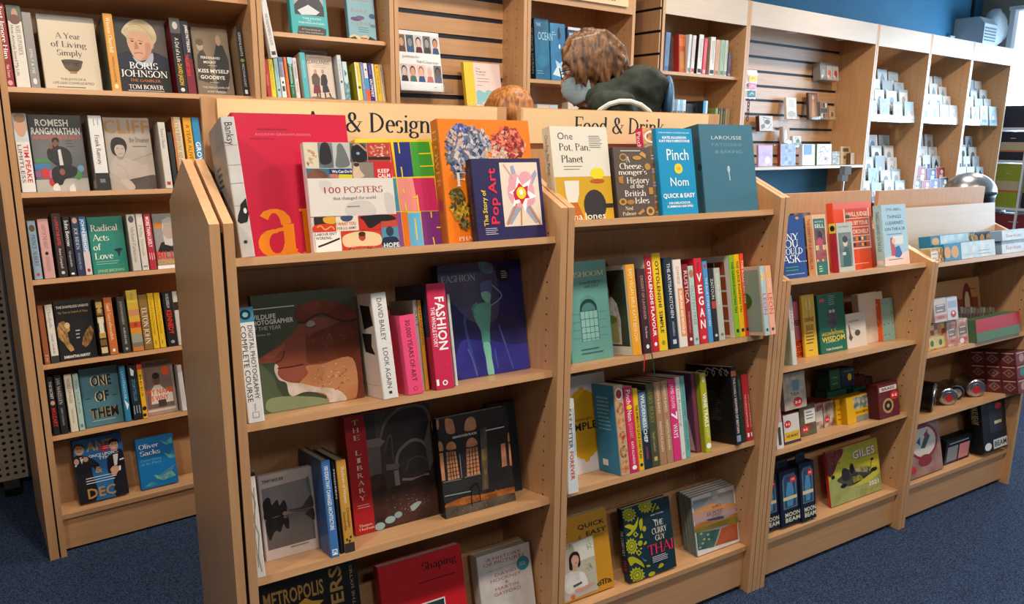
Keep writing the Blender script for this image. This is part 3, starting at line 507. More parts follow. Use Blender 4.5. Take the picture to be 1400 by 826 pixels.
B('1s2', 'F', 0.367, 0.124, 0.949, 0.257, 0.283, 0.02, '384032~4a5640~3/20281e', 1, 12, 0, 'dark green book with a huge close-up of a long-nosed monkey', [('c', [0, 0.443, 0.139, 0.309, 0.175, 0.188, 0.278, 0.086, 0.625, 0.037, 0.655, 0, 0, 0, 0, 0.222], '566248~48553e~3'), ('c', [0.071, 0.115, 0.281, 0.115, 0.559, 0.061, 0.639, 0, 0.106, 0], '8c9a74~76845f~4'), ('c', [0.458, 0.729, 0.334, 0.633, 0.196, 0.547, 0.064, 0.49, 0.022, 0.452, 0.041, 0.425, 0.167, 0.418, 0.198, 0.381, 0.182, 0.333, 0.216, 0.277, 0.293, 0.231, 0.404, 0.187, 0.661, 0.047, 0.998, 0, 0.999, 0.595, 1, 0.745, 0.795, 0.741, 0.593, 0.76], '844430~934d36~9'), ('c', [0.719, 0.668, 1, 0.715, 1, 0.138, 0.998, 0, 0.911, 0.011, 0.915, 0.348, 0.657, 0.371, 0.472, 0.378, 0.483, 0.516, 0.547, 0.626], '73371f~632c1b~14'), ('c', [0.453, 0.351, 0.621, 0.353, 0.916, 0.363, 0.911, 0.011, 0.657, 0.008, 0.597, 0.101, 0.449, 0.144, 0.372, 0.206, 0.464, 0.29], 'b4764e~c48a60~10'), ('c', [0.17, 0.406, 0.157, 0.35, 0.187, 0.271, 0.252, 0.233, 0.265, 0.147, 0.305, 0.112, 0.431, 0.131, 0.596, 0.089, 0.642, 0.035, 0.65, 0.003, 0.813, 0.002, 0.735, 0.105, 0.535, 0.158, 0.389, 0.21, 0.293, 0.231, 0.219, 0.27, 0.185, 0.321, 0.198, 0.381], 'ddcfc4~c4ae9e~30'), ('c', [0.196, 0.357, 0.306, 0.358, 0.424, 0.361, 0.455, 0.299, 0.376, 0.238, 0.285, 0.238, 0.214, 0.288], '96503f'), ('sc', [0.187, 0.367, 0.306, 0.364, 0.43, 0.37], 0.012, '47190f'), ('sc', [0.18, 0.417, 0.233, 0.439, 0.269, 0.507], 0.014, '5c2a1c'), ('c', [0.071, 0.482, 0.195, 0.533, 0.279, 0.567, 0.224, 0.501, 0.139, 0.453], 'a45a44'), ('c', [0.491, 0.646, 0.515, 0.556, 0.479, 0.443, 0.471, 0.532], '6d3020'), ('c', [0.4, 0.806, 0.426, 0.865, 0.524, 0.896, 0.691, 0.9, 0.874, 0.855, 1, 0.782, 1, 0.722, 0.895, 0.701, 0.76, 0.74, 0.663, 0.79, 0.552, 0.768, 0.466, 0.731, 0.407, 0.747], '88391f~6a2915~12'), ('sc', [0.418, 0.74, 0.474, 0.73, 0.552, 0.765, 0.663, 0.787, 0.777, 0.733, 0.903, 0.694, 1, 0.712], 0.02, '3f170d'), ('blob', 0.728, 0.578, 0.206, 0.088, 60, 0.03, ['7a3a22', '5a2616', '92502f']), ('blob', 0.695, 0.224, 0.189, 0.119, 60, 0.03, ['d8b898', 'a8683f', 'c08a5c']), ('c', [0.494, 0.695, 0.521, 0.736, 0.567, 0.732, 0.583, 0.692, 0.536, 0.682], 'a49896'), ('sc', [0.487, 0.693, 0.535, 0.68, 0.59, 0.695], 0.01, '4a2018'), ('t', 'WILDLIFE', 0.1, 0.815, 0.24, 0.038, 'f4f4f0', 'b'), ('t', 'PHOTOGRAPHER', 0.18, 0.768, 0.4, 0.038, 'f4f4f0', 'b'), ('t', 'OF THE YEAR', 0.12, 0.718, 0.28, 0.034, 'd4d6d0', 'n'), ('t', 'Portfolio 30', 0.07, 0.665, 0.17, 0.018, 'c9ccc4', 'n'), ('r', 0, 0.88, 0.4, 0.888, 'e8e8e4')])
B('1s2', 'S', 0.317, 0.025, 0.97, 0.036, 0.259, 0.19, 'e9e7e4/dddad6', 1, 12, 0, 'white photography manual spine with a blue lens picture at its head', [], [('r', 0, 0, 0.13, 1, '3f8fb0'), ('e', 0.065, 0.5, 0.045, 0.34, '1d2d3c'), ('e', 0.065, 0.5, 0.022, 0.17, '7fc4d8'), ('t', 'DIGITAL PHOTOGRAPHY', 0.48, 0.7, 0.64, 0.28, '333', 'n'), ('t', 'COMPLETE COURSE', 0.49, 0.28, 0.66, 0.32, '333', 'n'), ('t', 'NEW EDITION', 0.87, 0.5, 0.06, 0.12, '888', 'n'), ('r', 0.91, 0.3, 0.96, 0.7, '9a9a9a'), ('r', 0.915, 0.34, 0.955, 0.66, 'e9e7e4')])
B('1s2', 'S', 0.637, 0.025, 0.97, 0.039, 0.261, 0.2, 'e6e4e0/dedbd6', 1, 12, -1.5, 'thick white spine beside the monkey portrait book', [], [('t', 'DAVID BAILEY', 0.25, 0.5, 0.4, 0.32, '444', 'n'), ('t', 'LOOK AGAIN', 0.71, 0.5, 0.38, 0.32, '444', 'n'), ('r', 0.93, 0.4, 0.955, 0.6, '333')], [('p', [0.55, 0.9, 0.9, 0.88, 0.95, 0.7, 0.6, 0.66], '1a1a1c'), ('p', [0.5, 0.62, 0.86, 0.62, 0.8, 0.5, 0.9, 0.42, 0.55, 0.44], '1a1a1c'), ('r', 0.1, 0.12, 0.9, 0.125, '999'), ('r', 0.1, 0.06, 0.3, 0.13, '222'), ('l', [0.1, 0.2, 0.1, 0.85, 0.5, 0.85], 0.01, 'aaa')])
B('1s2', 'S', 0.702, 0.025, 0.97, 0.042, 0.199, 0.2, 'f0507e/ee5a80', 1, 12, -1.5, 'short bright pink chunky spine', [], [('t', '30,000 YEARS OF ART', 0.45, 0.5, 0.78, 0.3, '5a1830', 'n'), ('e', 0.93, 0.5, 0.03, 0.13, '8a2040'), ('e', 0.93, 0.5, 0.024, 0.1, 'f0507e')])
B('1s2', 'S', 0.685, 0.093, 0.955, 0.018, 0.216, 0.13, 'c8482a/b83e26', 1, 12, 0, 'orange-red book top behind the short pink spine')
B('1s2', 'S', 0.75, 0.054, 0.964, 0.011, 0.233, 0.16, 'b9b4ac/a8a39b', 1, 12, 0, 'light grey thin spine behind the short pink spine', [], [('t', 'ART', 0.2, 0.5, 0.2, 0.5, '555', 'n')])
B('1s2', 'S', 0.762, 0.054, 0.964, 0.011, 0.232, 0.16, 'd49a30/b98428', 1, 12, 0, 'thin mustard spine left of the tall crimson-pink spine', [], [('t', 'DRAWING', 0.3, 0.5, 0.4, 0.5, '6a4a10', 'n')])
B('1s2', 'S', 0.778, 0.025, 0.97, 0.053, 0.271, 0.21, 'd02a54/2c3350~1a2036~8', 1, 12, 0, 'tall crimson-pink spine with big white capital lettering', [], [('t', 'FASHION', 0.38, 0.62, 0.5, 0.46, 'fff', 'b'), ('t', 'THE WHOLE STORY', 0.41, 0.22, 0.38, 0.2, 'fbe6ec', 'b'), ('lines', 0.77, 0.3, 0.78, 0.7, 1, 'f4c4d0'), ('e', 0.94, 0.5, 0.025, 0.14, 'fff'), ('e', 0.94, 0.5, 0.015, 0.08, 'd02a54'), ('r', 0.9, 0.05, 0.96, 0.18, 'fff')], [('r', 0, 0, 1, 0.5, '9c2444'), ('p', [0.2, 0.5, 0.4, 0.85, 0.7, 0.9, 0.8, 0.5], '5a6a8c')])
B('1s2', 'S', 0.843, 0.045, 0.966, 0.008, 0.239, 0.19, 'dfd9d0', 0, 12, 0, 'very thin white spine touching the tall crimson-pink spine')
B('1s2', 'F', 0.864, 0.134, 0.947, 0.263, 0.318, 0.045, '29286e~1f1f58~4/191a3c', 1, 12, 0, 'large deep blue fashion book with a pale turquoise dress figure', [('c', [0.01, 0.983, 0.465, 0.998, 0.664, 0.958, 0.702, 0.697, 0.631, 0.474, 0.357, 0.486, 0.161, 0.643, 0.023, 0.805], '3e4166~524e6e~7'), ('c', [0.189, 0.323, 0.465, 0.306, 0.575, 0.301, 1, 0.232, 0.998, 0.003, 0.164, 0.001], '2c2c86~3b3da0~6'), ('c', [0.612, 0.475, 0.993, 0.439, 1, 0.232, 0.575, 0.301], '22235c~30316e~6'), ('sc', [0.315, 0.602, 0.258, 0.482, 0.308, 0.198, 0.346, 0.012], 0.03, '3f4f9c'), ('sc', [0.265, 0.259, 0.319, 0.127, 0.349, 0.004], 0.012, '5a6ab8'), ('sc', [0.663, 0.427, 0.734, 0.204, 0.791, 0.024], 0.02, '4a5ab0'), ('sc', [0.585, 0.222, 0.604, 0.048], 0.014, '5060b4'), ('c', [0.496, 0.812, 0.613, 0.83, 0.619, 0.746, 0.586, 0.649, 0.496, 0.668, 0.482, 0.742], '55699a'), ('c', [0.483, 0.725, 0.562, 0.736, 0.599, 0.702, 0.575, 0.633, 0.52, 0.652], '83c8b6'), ('c', [0.423, 0.632, 0.573, 0.636, 0.586, 0.578, 0.548, 0.396, 0.53, 0.268, 0.45, 0.274, 0.437, 0.394, 0.389, 0.483, 0.369, 0.566], '4f9c92~6ab6a8~7'), ('c', [0.451, 0.28, 0.532, 0.279, 0.539, 0.142, 0.55, 0, 0.48, 0, 0.466, 0.151], '80d2be~98e0cc~9'), ('sc', [0.627, 0.789, 0.733, 0.683, 0.581, 0.604], 0.012, '8aa6d2'), ('sc', [0.428, 0.645, 0.366, 0.608, 0.387, 0.536], 0.02, '4f9890'), ('c', [0.492, 0.997, 0.584, 0.994, 0.654, 0.93, 0.62, 0.892, 0.532, 0.909, 0.489, 0.946], '76b2b2~4a7a88~10'), ('c', [0.554, 0.976, 0.629, 0.98, 0.658, 0.933, 0.601, 0.896, 0.556, 0.922], '66789c'), ('t', 'FASHION', 0.235, 0.872, 0.4, 0.055, '93a8b8', 's'), ('e', 0.775, 0.882, 0.088, 0.072, '0e1018'), ('lines', 0.75, 0.845, 0.83, 0.9, 4, 'b8bcc8')])
GRP = 'architecture books on the third art shelf'
B('1s3', 'F', 0.355, 0.122, 0.566, 0.137, 0.213, 0.02, 'd9c9c2/c4b2ac', 1, 12, 0, 'pale framed book with a misty lake photograph', [('p', [0.047, 0.845, 0.91, 0.87, 0.929, 0.127, 0.059, 0.121], '857f80~9c9796~4'), ('c', [0.86, 0.86, 0.915, 0.866, 0.931, 0.641, 0.868, 0.72], '6f8084'), ('p', [0.058, 0.479, 0.933, 0.498, 0.929, 0.127, 0.059, 0.121], '67605f~78716e~5'), ('c', [0.049, 0.679, 0.118, 0.734, 0.177, 0.722, 0.201, 0.641, 0.249, 0.663, 0.309, 0.687, 0.335, 0.616, 0.397, 0.657, 0.443, 0.653, 0.467, 0.561, 0.417, 0.498, 0.252, 0.496, 0.059, 0.485, 0.046, 0.58], '1f1e1f~2b292a~20'), ('c', [0.487, 0.537, 0.724, 0.539, 0.829, 0.605, 0.927, 0.65, 0.928, 0.499, 0.6, 0.498], '453f3f~545050~9'), ('c', [0.068, 0.464, 0.25, 0.486, 0.457, 0.481, 0.467, 0.332, 0.411, 0.333, 0.372, 0.391, 0.308, 0.304, 0.243, 0.329, 0.183, 0.307, 0.13, 0.241, 0.087, 0.257], '1c1b1c~282627~20'), ('c', [0.786, 0.453, 0.937, 0.49, 0.94, 0.352, 0.852, 0.393], '393535'), ('e', 0.419, 0.509, 0.045, 0.024, 'b08874'), ('e', 0.42, 0.467, 0.037, 0.016, '8a6a5c'), ('sc', [0.486, 0.524, 0.72, 0.505, 0.914, 0.505], 0.008, 'a08a84'), ('t', 'TINY HOUSE', 0.26, 0.925, 0.38, 0.035, '333', 'b'), ('lines', 0.46, 0.095, 0.86, 0.1, 1, '8a7f7a')])
B('1s3', 'S', 0.313, 0.025, 0.587, 0.02, 0.249, 0.19, 'd8d4cc/cfcac2', 1, 12, 0, 'white line-drawn spine at the left end of the third art shelf', [], [('r', 0, 0, 0.04, 1, '1d2430'), ('l', [0.1, 0.2, 0.3, 0.7, 0.45, 0.3, 0.6, 0.7, 0.8, 0.4, 0.95, 0.6], 0.01, '8a867e'), ('l', [0.15, 0.7, 0.4, 0.5, 0.62, 0.25, 0.9, 0.3], 0.008, '8a867e')])
B('1s3', 'S', 0.489, 0.025, 0.587, 0.022, 0.24, 0.21, '3f72b0/2c5590', 1, 12, 0, 'blue spine leaning beside the misty lake book', [], [('t', '100 IDEAS THAT CHANGED ARCHITECTURE', 0.39, 0.5, 0.66, 0.42, 'e6eef6', 'b'), ('r', 0.92, 0.2, 0.98, 0.8, 'f0f4f8'), ('t', 'K', 0.95, 0.5, 0.04, 0.5, '3f72b0', 'b')])
B('1s3', 'S', 0.517, 0.035, 0.585, 0.008, 0.23, 0.2, '1f2026/17181c', 1, 12, 0, 'thin black spine between the blue and the yellow spines', [], [('t', 'MODERN', 0.24, 0.5, 0.32, 0.5, 'ddd', 'n')])
B('1s3', 'S', 0.527, 0.03, 0.586, 0.025, 0.232, 0.2, 'c8923c/6a4c24', 1, 12, 0, 'ochre yellow spine with dotted dark foot', [], [('t', 'Shadows of Heaven', 0.27, 0.6, 0.4, 0.36, 'f3e2c0', 'n'), ('t', 'Christopher', 0.63, 0.7, 0.22, 0.28, '40301a', 'n'), ('t', 'Somerville', 0.66, 0.3, 0.2, 0.28, '40301a', 'n'), ('r', 0.9, 0, 1, 1, '3a3030'), ('e', 0.86, 0.3, 0.015, 0.1, '2c241c'), ('e', 0.84, 0.7, 0.015, 0.1, '2c241c'), ('e', 0.88, 0.55, 0.015, 0.1, '2c241c')])
B('1s3', 'F', 0.589, 0.133, 0.564, 0.247, 0.316, 0.045, '3a3434~57504c~6/a01c24', 1, 12, 0, 'tall book with a red lettered band beside a domed library hall photograph', [('r', 0.22, 0, 1, 1, '332d2c~433a37~6'), ('c', [0.399, 0.758, 0.456, 0.864, 0.577, 0.95, 0.795, 0.999, 0.929, 0.941, 0.96, 0.833, 0.915, 0.674, 0.708, 0.713, 0.565, 0.634, 0.5, 0.556], '2b2727~3b3634~6'), ('sc', [0.376, 0.763, 0.44, 0.88, 0.54, 0.954, 0.658, 0.998, 0.816, 1, 0.941, 0.957, 0.987, 0.86], 0.035, '6f6560'), ('sc', [0.416, 0.655, 0.505, 0.787, 0.509, 0.554], 0.02, '574e4a'), ('p', [0.227, 0.753, 0.376, 0.758, 0.363, 0.461, 0.224, 0.462], '5a514c~6a605a~12'), ('p', [0.216, 0.779, 0.365, 0.779, 0.436, 0.741, 0.384, 0.703, 0.227, 0.713], '80766f'), ('p', [0.346, 0.996, 0.471, 1, 0.378, 0.777, 0.331, 0.781], '4a423e'), ('c', [0.582, 0.514, 0.62, 0.604, 0.742, 0.653, 0.88, 0.619, 0.916, 0.522, 0.89, 0.397, 0.639, 0.398], '3a3533~4c4642~8'), ('sc', [0.533, 0.5, 0.566, 0.604, 0.645, 0.666, 0.767, 0.701, 0.883, 0.66, 0.941, 0.572], 0.035, '83766c'), ('sc', [0.643, 0.445, 0.691, 0.527, 0.812, 0.55, 0.9, 0.502], 0.016, '5c534e'), ('sc', [0.588, 0.382, 0.735, 0.364, 0.909, 0.377], 0.028, '978a82'), ('p', [0.501, 0.471, 0.557, 0.471, 0.559, 0.34, 0.501, 0.341], '8d817a'), ('p', [0.416, 0.54, 0.574, 0.527, 0.561, 0.479, 0.418, 0.487], '756a64'), ('p', [0.895, 0.677, 0.989, 0.875, 1, 0.508, 0.921, 0.399], '6c625c'), ('c', [0.213, 0.455, 0.378, 0.459, 0.401, 0.324, 0.399, 0.117, 0.237, 0.084, 0.223, 0.298], '452a21~2c1a16~26'), ('c', [0.401, 0.324, 0.633, 0.342, 0.928, 0.352, 0.98, 0.015, 0.523, 0.013, 0.331, 0.009, 0.397, 0.192], '33211c~4b2f27~12'), ('blob', 0.675, 0.153, 0.22, 0.09, 46, 0.018, ['c8bcb4', '8a7a70', '6a4a3c', 'a8a09a']), ('blob', 0.464, 0.194, 0.114, 0.073, 30, 0.02, ['7a4a3a', '5a3428']), ('e', 0.277, 0.031, 0.059, 0.032, '9db9bd'), ('e', 0.401, 0.064, 0.06, 0.03, '93b0b4'), ('e', 0.499, 0.089, 0.046, 0.027, '86a4a8'), ('c', [0.653, 0.134, 0.736, 0.16, 0.785, 0.147, 0.71, 0.1, 0.665, 0.091], '9aa8a8'), ('r', 0, 0, 0.225, 1, 'b41d26'), ('t', 'T', 0.118, 0.945, 0.07, 0.04, 'f0d8c8', 's'), ('t', 'H', 0.118, 0.881, 0.07, 0.04, 'f0d8c8', 's'), ('t', 'E', 0.118, 0.817, 0.07, 0.04, 'f0d8c8', 's'), ('t', 'L', 0.118, 0.689, 0.07, 0.04, 'f0d8c8', 's'), ('t', 'I', 0.118, 0.625, 0.07, 0.04, 'f0d8c8', 's'), ('t', 'B', 0.118, 0.561, 0.07, 0.04, 'f0d8c8', 's'), ('t', 'R', 0.118, 0.497, 0.07, 0.04, 'f0d8c8', 's'), ('t', 'A', 0.118, 0.433, 0.07, 0.04, 'f0d8c8', 's'), ('t', 'R', 0.118, 0.369, 0.07, 0.04, 'f0d8c8', 's'), ('t', 'Y', 0.118, 0.305, 0.07, 0.04, 'f0d8c8', 's'), ('lines', 0.05, 0.225, 0.19, 0.245, 2, 'e8c0b0'), ('t', 'Thames', 0.12, 0.075, 0.15, 0.022, 'f0d0b8', 's'), ('t', 'Hudson', 0.13, 0.045, 0.17, 0.022, 'f0d0b8', 's')])
B('1s3', 'F', 1.023, 0.152, 0.56, 0.097, 0.275, 0.02, '1e2630/161c26', 1, 12, 0, 'dark navy book standing behind the ruined hall book')
B('1s3', 'F', 1.039, 0.157, 0.559, 0.084, 0.215, 0.02, 'c4bcb4/b0a8a0', 1, 12, 0, 'pale grey book peeking out rightmost on the third art shelf')
B('1s3', 'F', 0.827, 0.079, 0.575, 0.223, 0.276, 0.03, '1c1b1c~2a2828~8/141416', 1, 12, 0, 'black book showing tall glowing windows of a ruined hall', [('c', [0, 0.397, 0.539, 0.366, 0.558, 0.153, 0.018, 0.146], '26282a~323230~8'), ('p', [0.092, 0.657, 0.223, 0.648, 0.243, 0.372, 0.085, 0.372], 'a8704e~d09068~26'), ('p', [0.369, 0.647, 0.529, 0.644, 0.53, 0.367, 0.345, 0.37], 'a8704e~d09068~26'), ('p', [0, 0.661, 0.051, 0.659, 0.046, 0.382, 0, 0.384], 'a8704e~d09068~26'), ('p', [0.864, 0.618, 0.927, 0.619, 0.928, 0.38, 0.851, 0.376], 'a8704e~d09068~26'), ('p', [0.977, 0.613, 1, 0.595, 1, 0.368, 0.965, 0.375], 'a8704e~d09068~26'), ('c', [0.107, 0.681, 0.115, 0.734, 0.176, 0.753, 0.225, 0.723, 0.226, 0.671], 'a8704e~d09068~26'), ('c', [0.379, 0.663, 0.398, 0.729, 0.464, 0.748, 0.519, 0.717, 0.522, 0.663], 'a8704e~d09068~26'), ('c', [0, 0.689, 0, 0.768, 0.034, 0.775, 0.057, 0.732, 0.056, 0.683], 'a8704e~d09068~26'), ('c', [0.118, 0.976, 0.169, 0.989, 0.225, 0.954, 0.235, 0.835, 0.127, 0.849], 'a8704e~d09068~26'), ('c', [0.377, 0.832, 0.399, 0.927, 0.473, 0.961, 0.531, 0.926, 0.525, 0.829], 'a8704e~d09068~26'), ('c', [0.97, 0.632, 0.979, 0.704, 1, 0.721, 1, 0.678, 1, 0.623], 'a8704e~d09068~26'), ('c', [1, 0.906, 1, 0.921, 1, 0.808, 0.998, 0.822], 'a8704e~d09068~26'), ('c', [0.004, 0.99, 0.031, 0.994, 0.031, 0.915, 0, 0.901], 'a8704e~d09068~26'), ('l', [0.124, 0.655, 0.125, 0.372], 0.008, '2a1e18'), ('l', [0.157, 0.652, 0.164, 0.372], 0.008, '2a1e18'), ('l', [0.19, 0.65, 0.204, 0.372], 0.008, '2a1e18'), ('l', [0.091, 0.616, 0.226, 0.608], 0.006, '3a281e'), ('l', [0.09, 0.575, 0.229, 0.569], 0.006, '3a281e'), ('l', [0.089, 0.534, 0.232, 0.529], 0.006, '3a281e'), ('l', [0.088, 0.493, 0.235, 0.49], 0.006, '3a281e'), ('l', [0.087, 0.452, 0.238, 0.45], 0.006, '3a281e'), ('l', [0.086, 0.412, 0.241, 0.411], 0.006, '3a281e'), ('l', [0.409, 0.646, 0.391, 0.369], 0.008, '2a1e18'), ('l', [0.449, 0.645, 0.437, 0.369], 0.008, '2a1e18'), ('l', [0.489, 0.645, 0.483, 0.368], 0.008, '2a1e18'), ('l', [0.366, 0.607, 0.529, 0.604], 0.006, '3a281e'), ('l', [0.362, 0.567, 0.529, 0.564], 0.006, '3a281e'), ('l', [0.359, 0.527, 0.529, 0.525], 0.006, '3a281e'), ('l', [0.355, 0.488, 0.529, 0.485], 0.006, '3a281e'), ('l', [0.352, 0.448, 0.529, 0.446], 0.006, '3a281e'), ('l', [0.348, 0.409, 0.529, 0.406], 0.006, '3a281e'), ('l', [0.009, 0.367, 0.259, 0.359], 0.012, '7a7670'), ('l', [0.308, 0.366, 0.534, 0.363], 0.012, '7a7670'), ('l', [0.268, 0.616, 0.267, 0.369], 0.01, '8a8680'), ('p', [0.579, 0.819, 0.676, 0.834, 0.625, 0.195, 0.533, 0.187], '3a3b38~5c5246~14'), ('p', [0.579, 0.61, 0.644, 0.611, 0.611, 0.215, 0.565, 0.204], '8a6a3c~4a3c2c~30'), ('l', [0.011, 0.229, 0.372, 0.214], 0.014, '8e9494'), ('c', [0.018, 0.146, 0.27, 0.174, 0.558, 0.153, 0.854, 0.153, 1, 0.143, 1, 0.084, 0.598, 0.091, 0.26, 0.096, 0.025, 0.108], 'b56c31~7c4521~22'), ('c', [0.016, 0.112, 0.355, 0.087, 1, 0.084, 1, 0, 0, 0], '38342f~5f564b~18'), ('blob', 0.506, 0.134, 0.435, 0.037, 70, 0.02, ['d88a48', '8a4a20', 'c87838', '5a3418']), ('blob', 0.469, 0.044, 0.433, 0.043, 60, 0.022, ['6a6258', '8a8074', '4a443c']), ('l', [0.365, 0.06, 0.378, 0.257, 0.467, 0.284, 0.493, 0.214, 0.488, 0.093], 0.012, '101112'), ('t', 'ABANDONED PLACES', 0.36, 0.79, 0.34, 0.022, 'e8e4e0', 'b'), ('lines', 0.66, 0.785, 0.97, 0.79, 1, 'ccc')])
GRP = 'art books on the bottom art shelf'
B('1b', 'F', 0.337, 0.075, 0.198, 0.255, 0.305, 0.03, '17161a/111', 1, 14, 0, 'black and gold jazz-age lettered poster book on the bottom shelf', [('r', 0, 0, 0.64, 1, '1b1712'), ('t', 'METROPOLIS', 0.33, 0.84, 0.6, 0.12, 'b8904c', 'b'), ('p', [0.05, 0.7, 0.2, 0.66, 0.16, 0.56, 0.3, 0.62, 0.36, 0.5, 0.42, 0.62, 0.58, 0.56, 0.52, 0.66, 0.62, 0.72, 0.5, 0.74, 0.44, 0.78, 0.3, 0.72], 'd8a838'), ('r', 0.04, 0.3, 0.6, 0.5, '8a6a30'), ('tv', 'POSTERS', 0.76, 0.56, 0.82, 0.13, 'b8904c', 'b'), ('tv', 'SILENTS TO THE SIXTIES', 0.93, 0.6, 0.7, 0.03, 'b8a070', 'n')])
B('1b', 'F', 0.643, 0.065, 0.199, 0.253, 0.265, 0.035, 'cc1c26/a8141c', 1, 14, 0, 'red book with a dark picture and black heading on the bottom art shelf', [('t', 'Shaping', 0.72, 0.875, 0.42, 0.085, '2a0a0c', 's'), ('lines', 0.45, 0.7, 0.93, 0.715, 1, '7a1014'), ('r', 0.36, 0.1, 0.74, 0.5, 'e8e4e0'), ('r', 0.375, 0.115, 0.725, 0.485, '1d2a30~40585c~6')])
B('1b', 'F', 0.94, 0.065, 0.202, 0.181, 0.209, 0.045, 'd6d0cc~cac4c0~30/c4bcb8', 1, 14, 0, 'white embossed picture-history book with a teal sticker', [('t', 'A HISTORY', 0.5, 0.915, 0.66, 0.045, 'b03a34', 'n'), ('t', 'OF PICTURES', 0.5, 0.85, 0.78, 0.045, 'b03a34', 'n'), ('l', [0.12, 0.75, 0.88, 0.77], 0.006, '5a9a6a'), ('t', 'DAVID', 0.5, 0.68, 0.4, 0.045, 'b06a60', 'n'), ('t', 'HOCKNEY', 0.5, 0.61, 0.58, 0.045, 'b06a60', 'n'), ('t', '&', 0.5, 0.55, 0.07, 0.04, 'b06a60', 'n'), ('t', 'MARTIN', 0.5, 0.48, 0.44, 0.045, 'b06a60', 'n'), ('t', 'GAYFORD', 0.5, 0.41, 0.5, 0.045, 'b06a60', 'n'), ('e', 0.84, 0.73, 0.12, 0.1, '2f8a96'), ('lines', 0.77, 0.71, 0.9, 0.75, 3, 'bfe0e4')])
GRP = 'cookbooks on the slanting top shelf'
B('2t', 'F', 1.167, 0.064, 1.374, 0.194, 0.262, 0.04, 'd2a31c/c9bda6', 1, 12, 0, 'cream and mustard cookbook with a dark pan on its cover', [('r', 0, 0.47, 1, 1, 'e4dccb'), ('t', 'One', 0.25, 0.9, 0.26, 0.075, '2a2a2c', 'n'), ('t', 'Pot, Pan,', 0.4, 0.785, 0.54, 0.075, '2a2a2c', 's'), ('t', 'Planet', 0.34, 0.66, 0.38, 0.075, '2a2a2c', 's'), ('lines', 0.18, 0.55, 0.52, 0.58, 2, '666'), ('lines', 0.66, 0.78, 0.9, 0.9, 7, '777'), ('e', 0.76, 0.5, 0.125, 0.065, 'e8d81c'), ('e', 0.75, 0.42, 0.13, 0.025, 'b8581c'), ('p', [0.16, 0.43, 0.42, 0.43, 0.4, 0.28, 0.36, 0.2, 0.2, 0.2, 0.17, 0.28], 'e6e0d0'), ('p', [0.2, 0.2, 0.36, 0.2, 0.45, 0.05, 0.42, 0, 0.2, 0], 'c4641a'), ('e', 0.67, 0.16, 0.2, 0.17, '322c2c'), ('r', 0.8, 0.13, 1, 0.175, '2a2628'), ('t', 'Anna Jones', 0.45, 0.05, 0.78, 0.07, 'fbf4e4', 'n')], [('t', 'One Pot, Pan, Planet', 0.29, 0.5, 0.42, 0.4, '6a6458', 'n')])
B('2t', 'F', 1.53, 0.108, 1.365, 0.158, 0.273, 0.03, 'c0452f~e0b070~40/d0285a', 1, 12, 0, 'pink-spined cookbook with food photos, behind the brown cheese book', [('e', 0.25, 0.9, 0.2, 0.07, 'eee6da'), ('e', 0.25, 0.9, 0.15, 0.05, '8a2a1c~e0a868~90'), ('e', 0.2, 0.75, 0.2, 0.07, 'eee6da'), ('e', 0.2, 0.75, 0.15, 0.05, 'c87a3c~e0a868~90'), ('e', 0.2, 0.6, 0.2, 0.07, 'eee6da'), ('e', 0.2, 0.6, 0.15, 0.05, 'b0402a~e0a868~90'), ('e', 0.2, 0.45, 0.2, 0.07, 'eee6da'), ('e', 0.2, 0.45, 0.15, 0.05, 'd89a48~e0a868~90'), ('e', 0.2, 0.3, 0.2, 0.07, 'eee6da'), ('e', 0.2, 0.3, 0.15, 0.05, '6a7a2c~e0a868~90'), ('e', 0.25, 0.12, 0.2, 0.07, 'eee6da'), ('e', 0.25, 0.12, 0.15, 0.05, 'c0283c~e0a868~90')], [('t', 'Pinch of Nom', 0.27, 0.5, 0.46, 0.6, 'fff', 'n')])
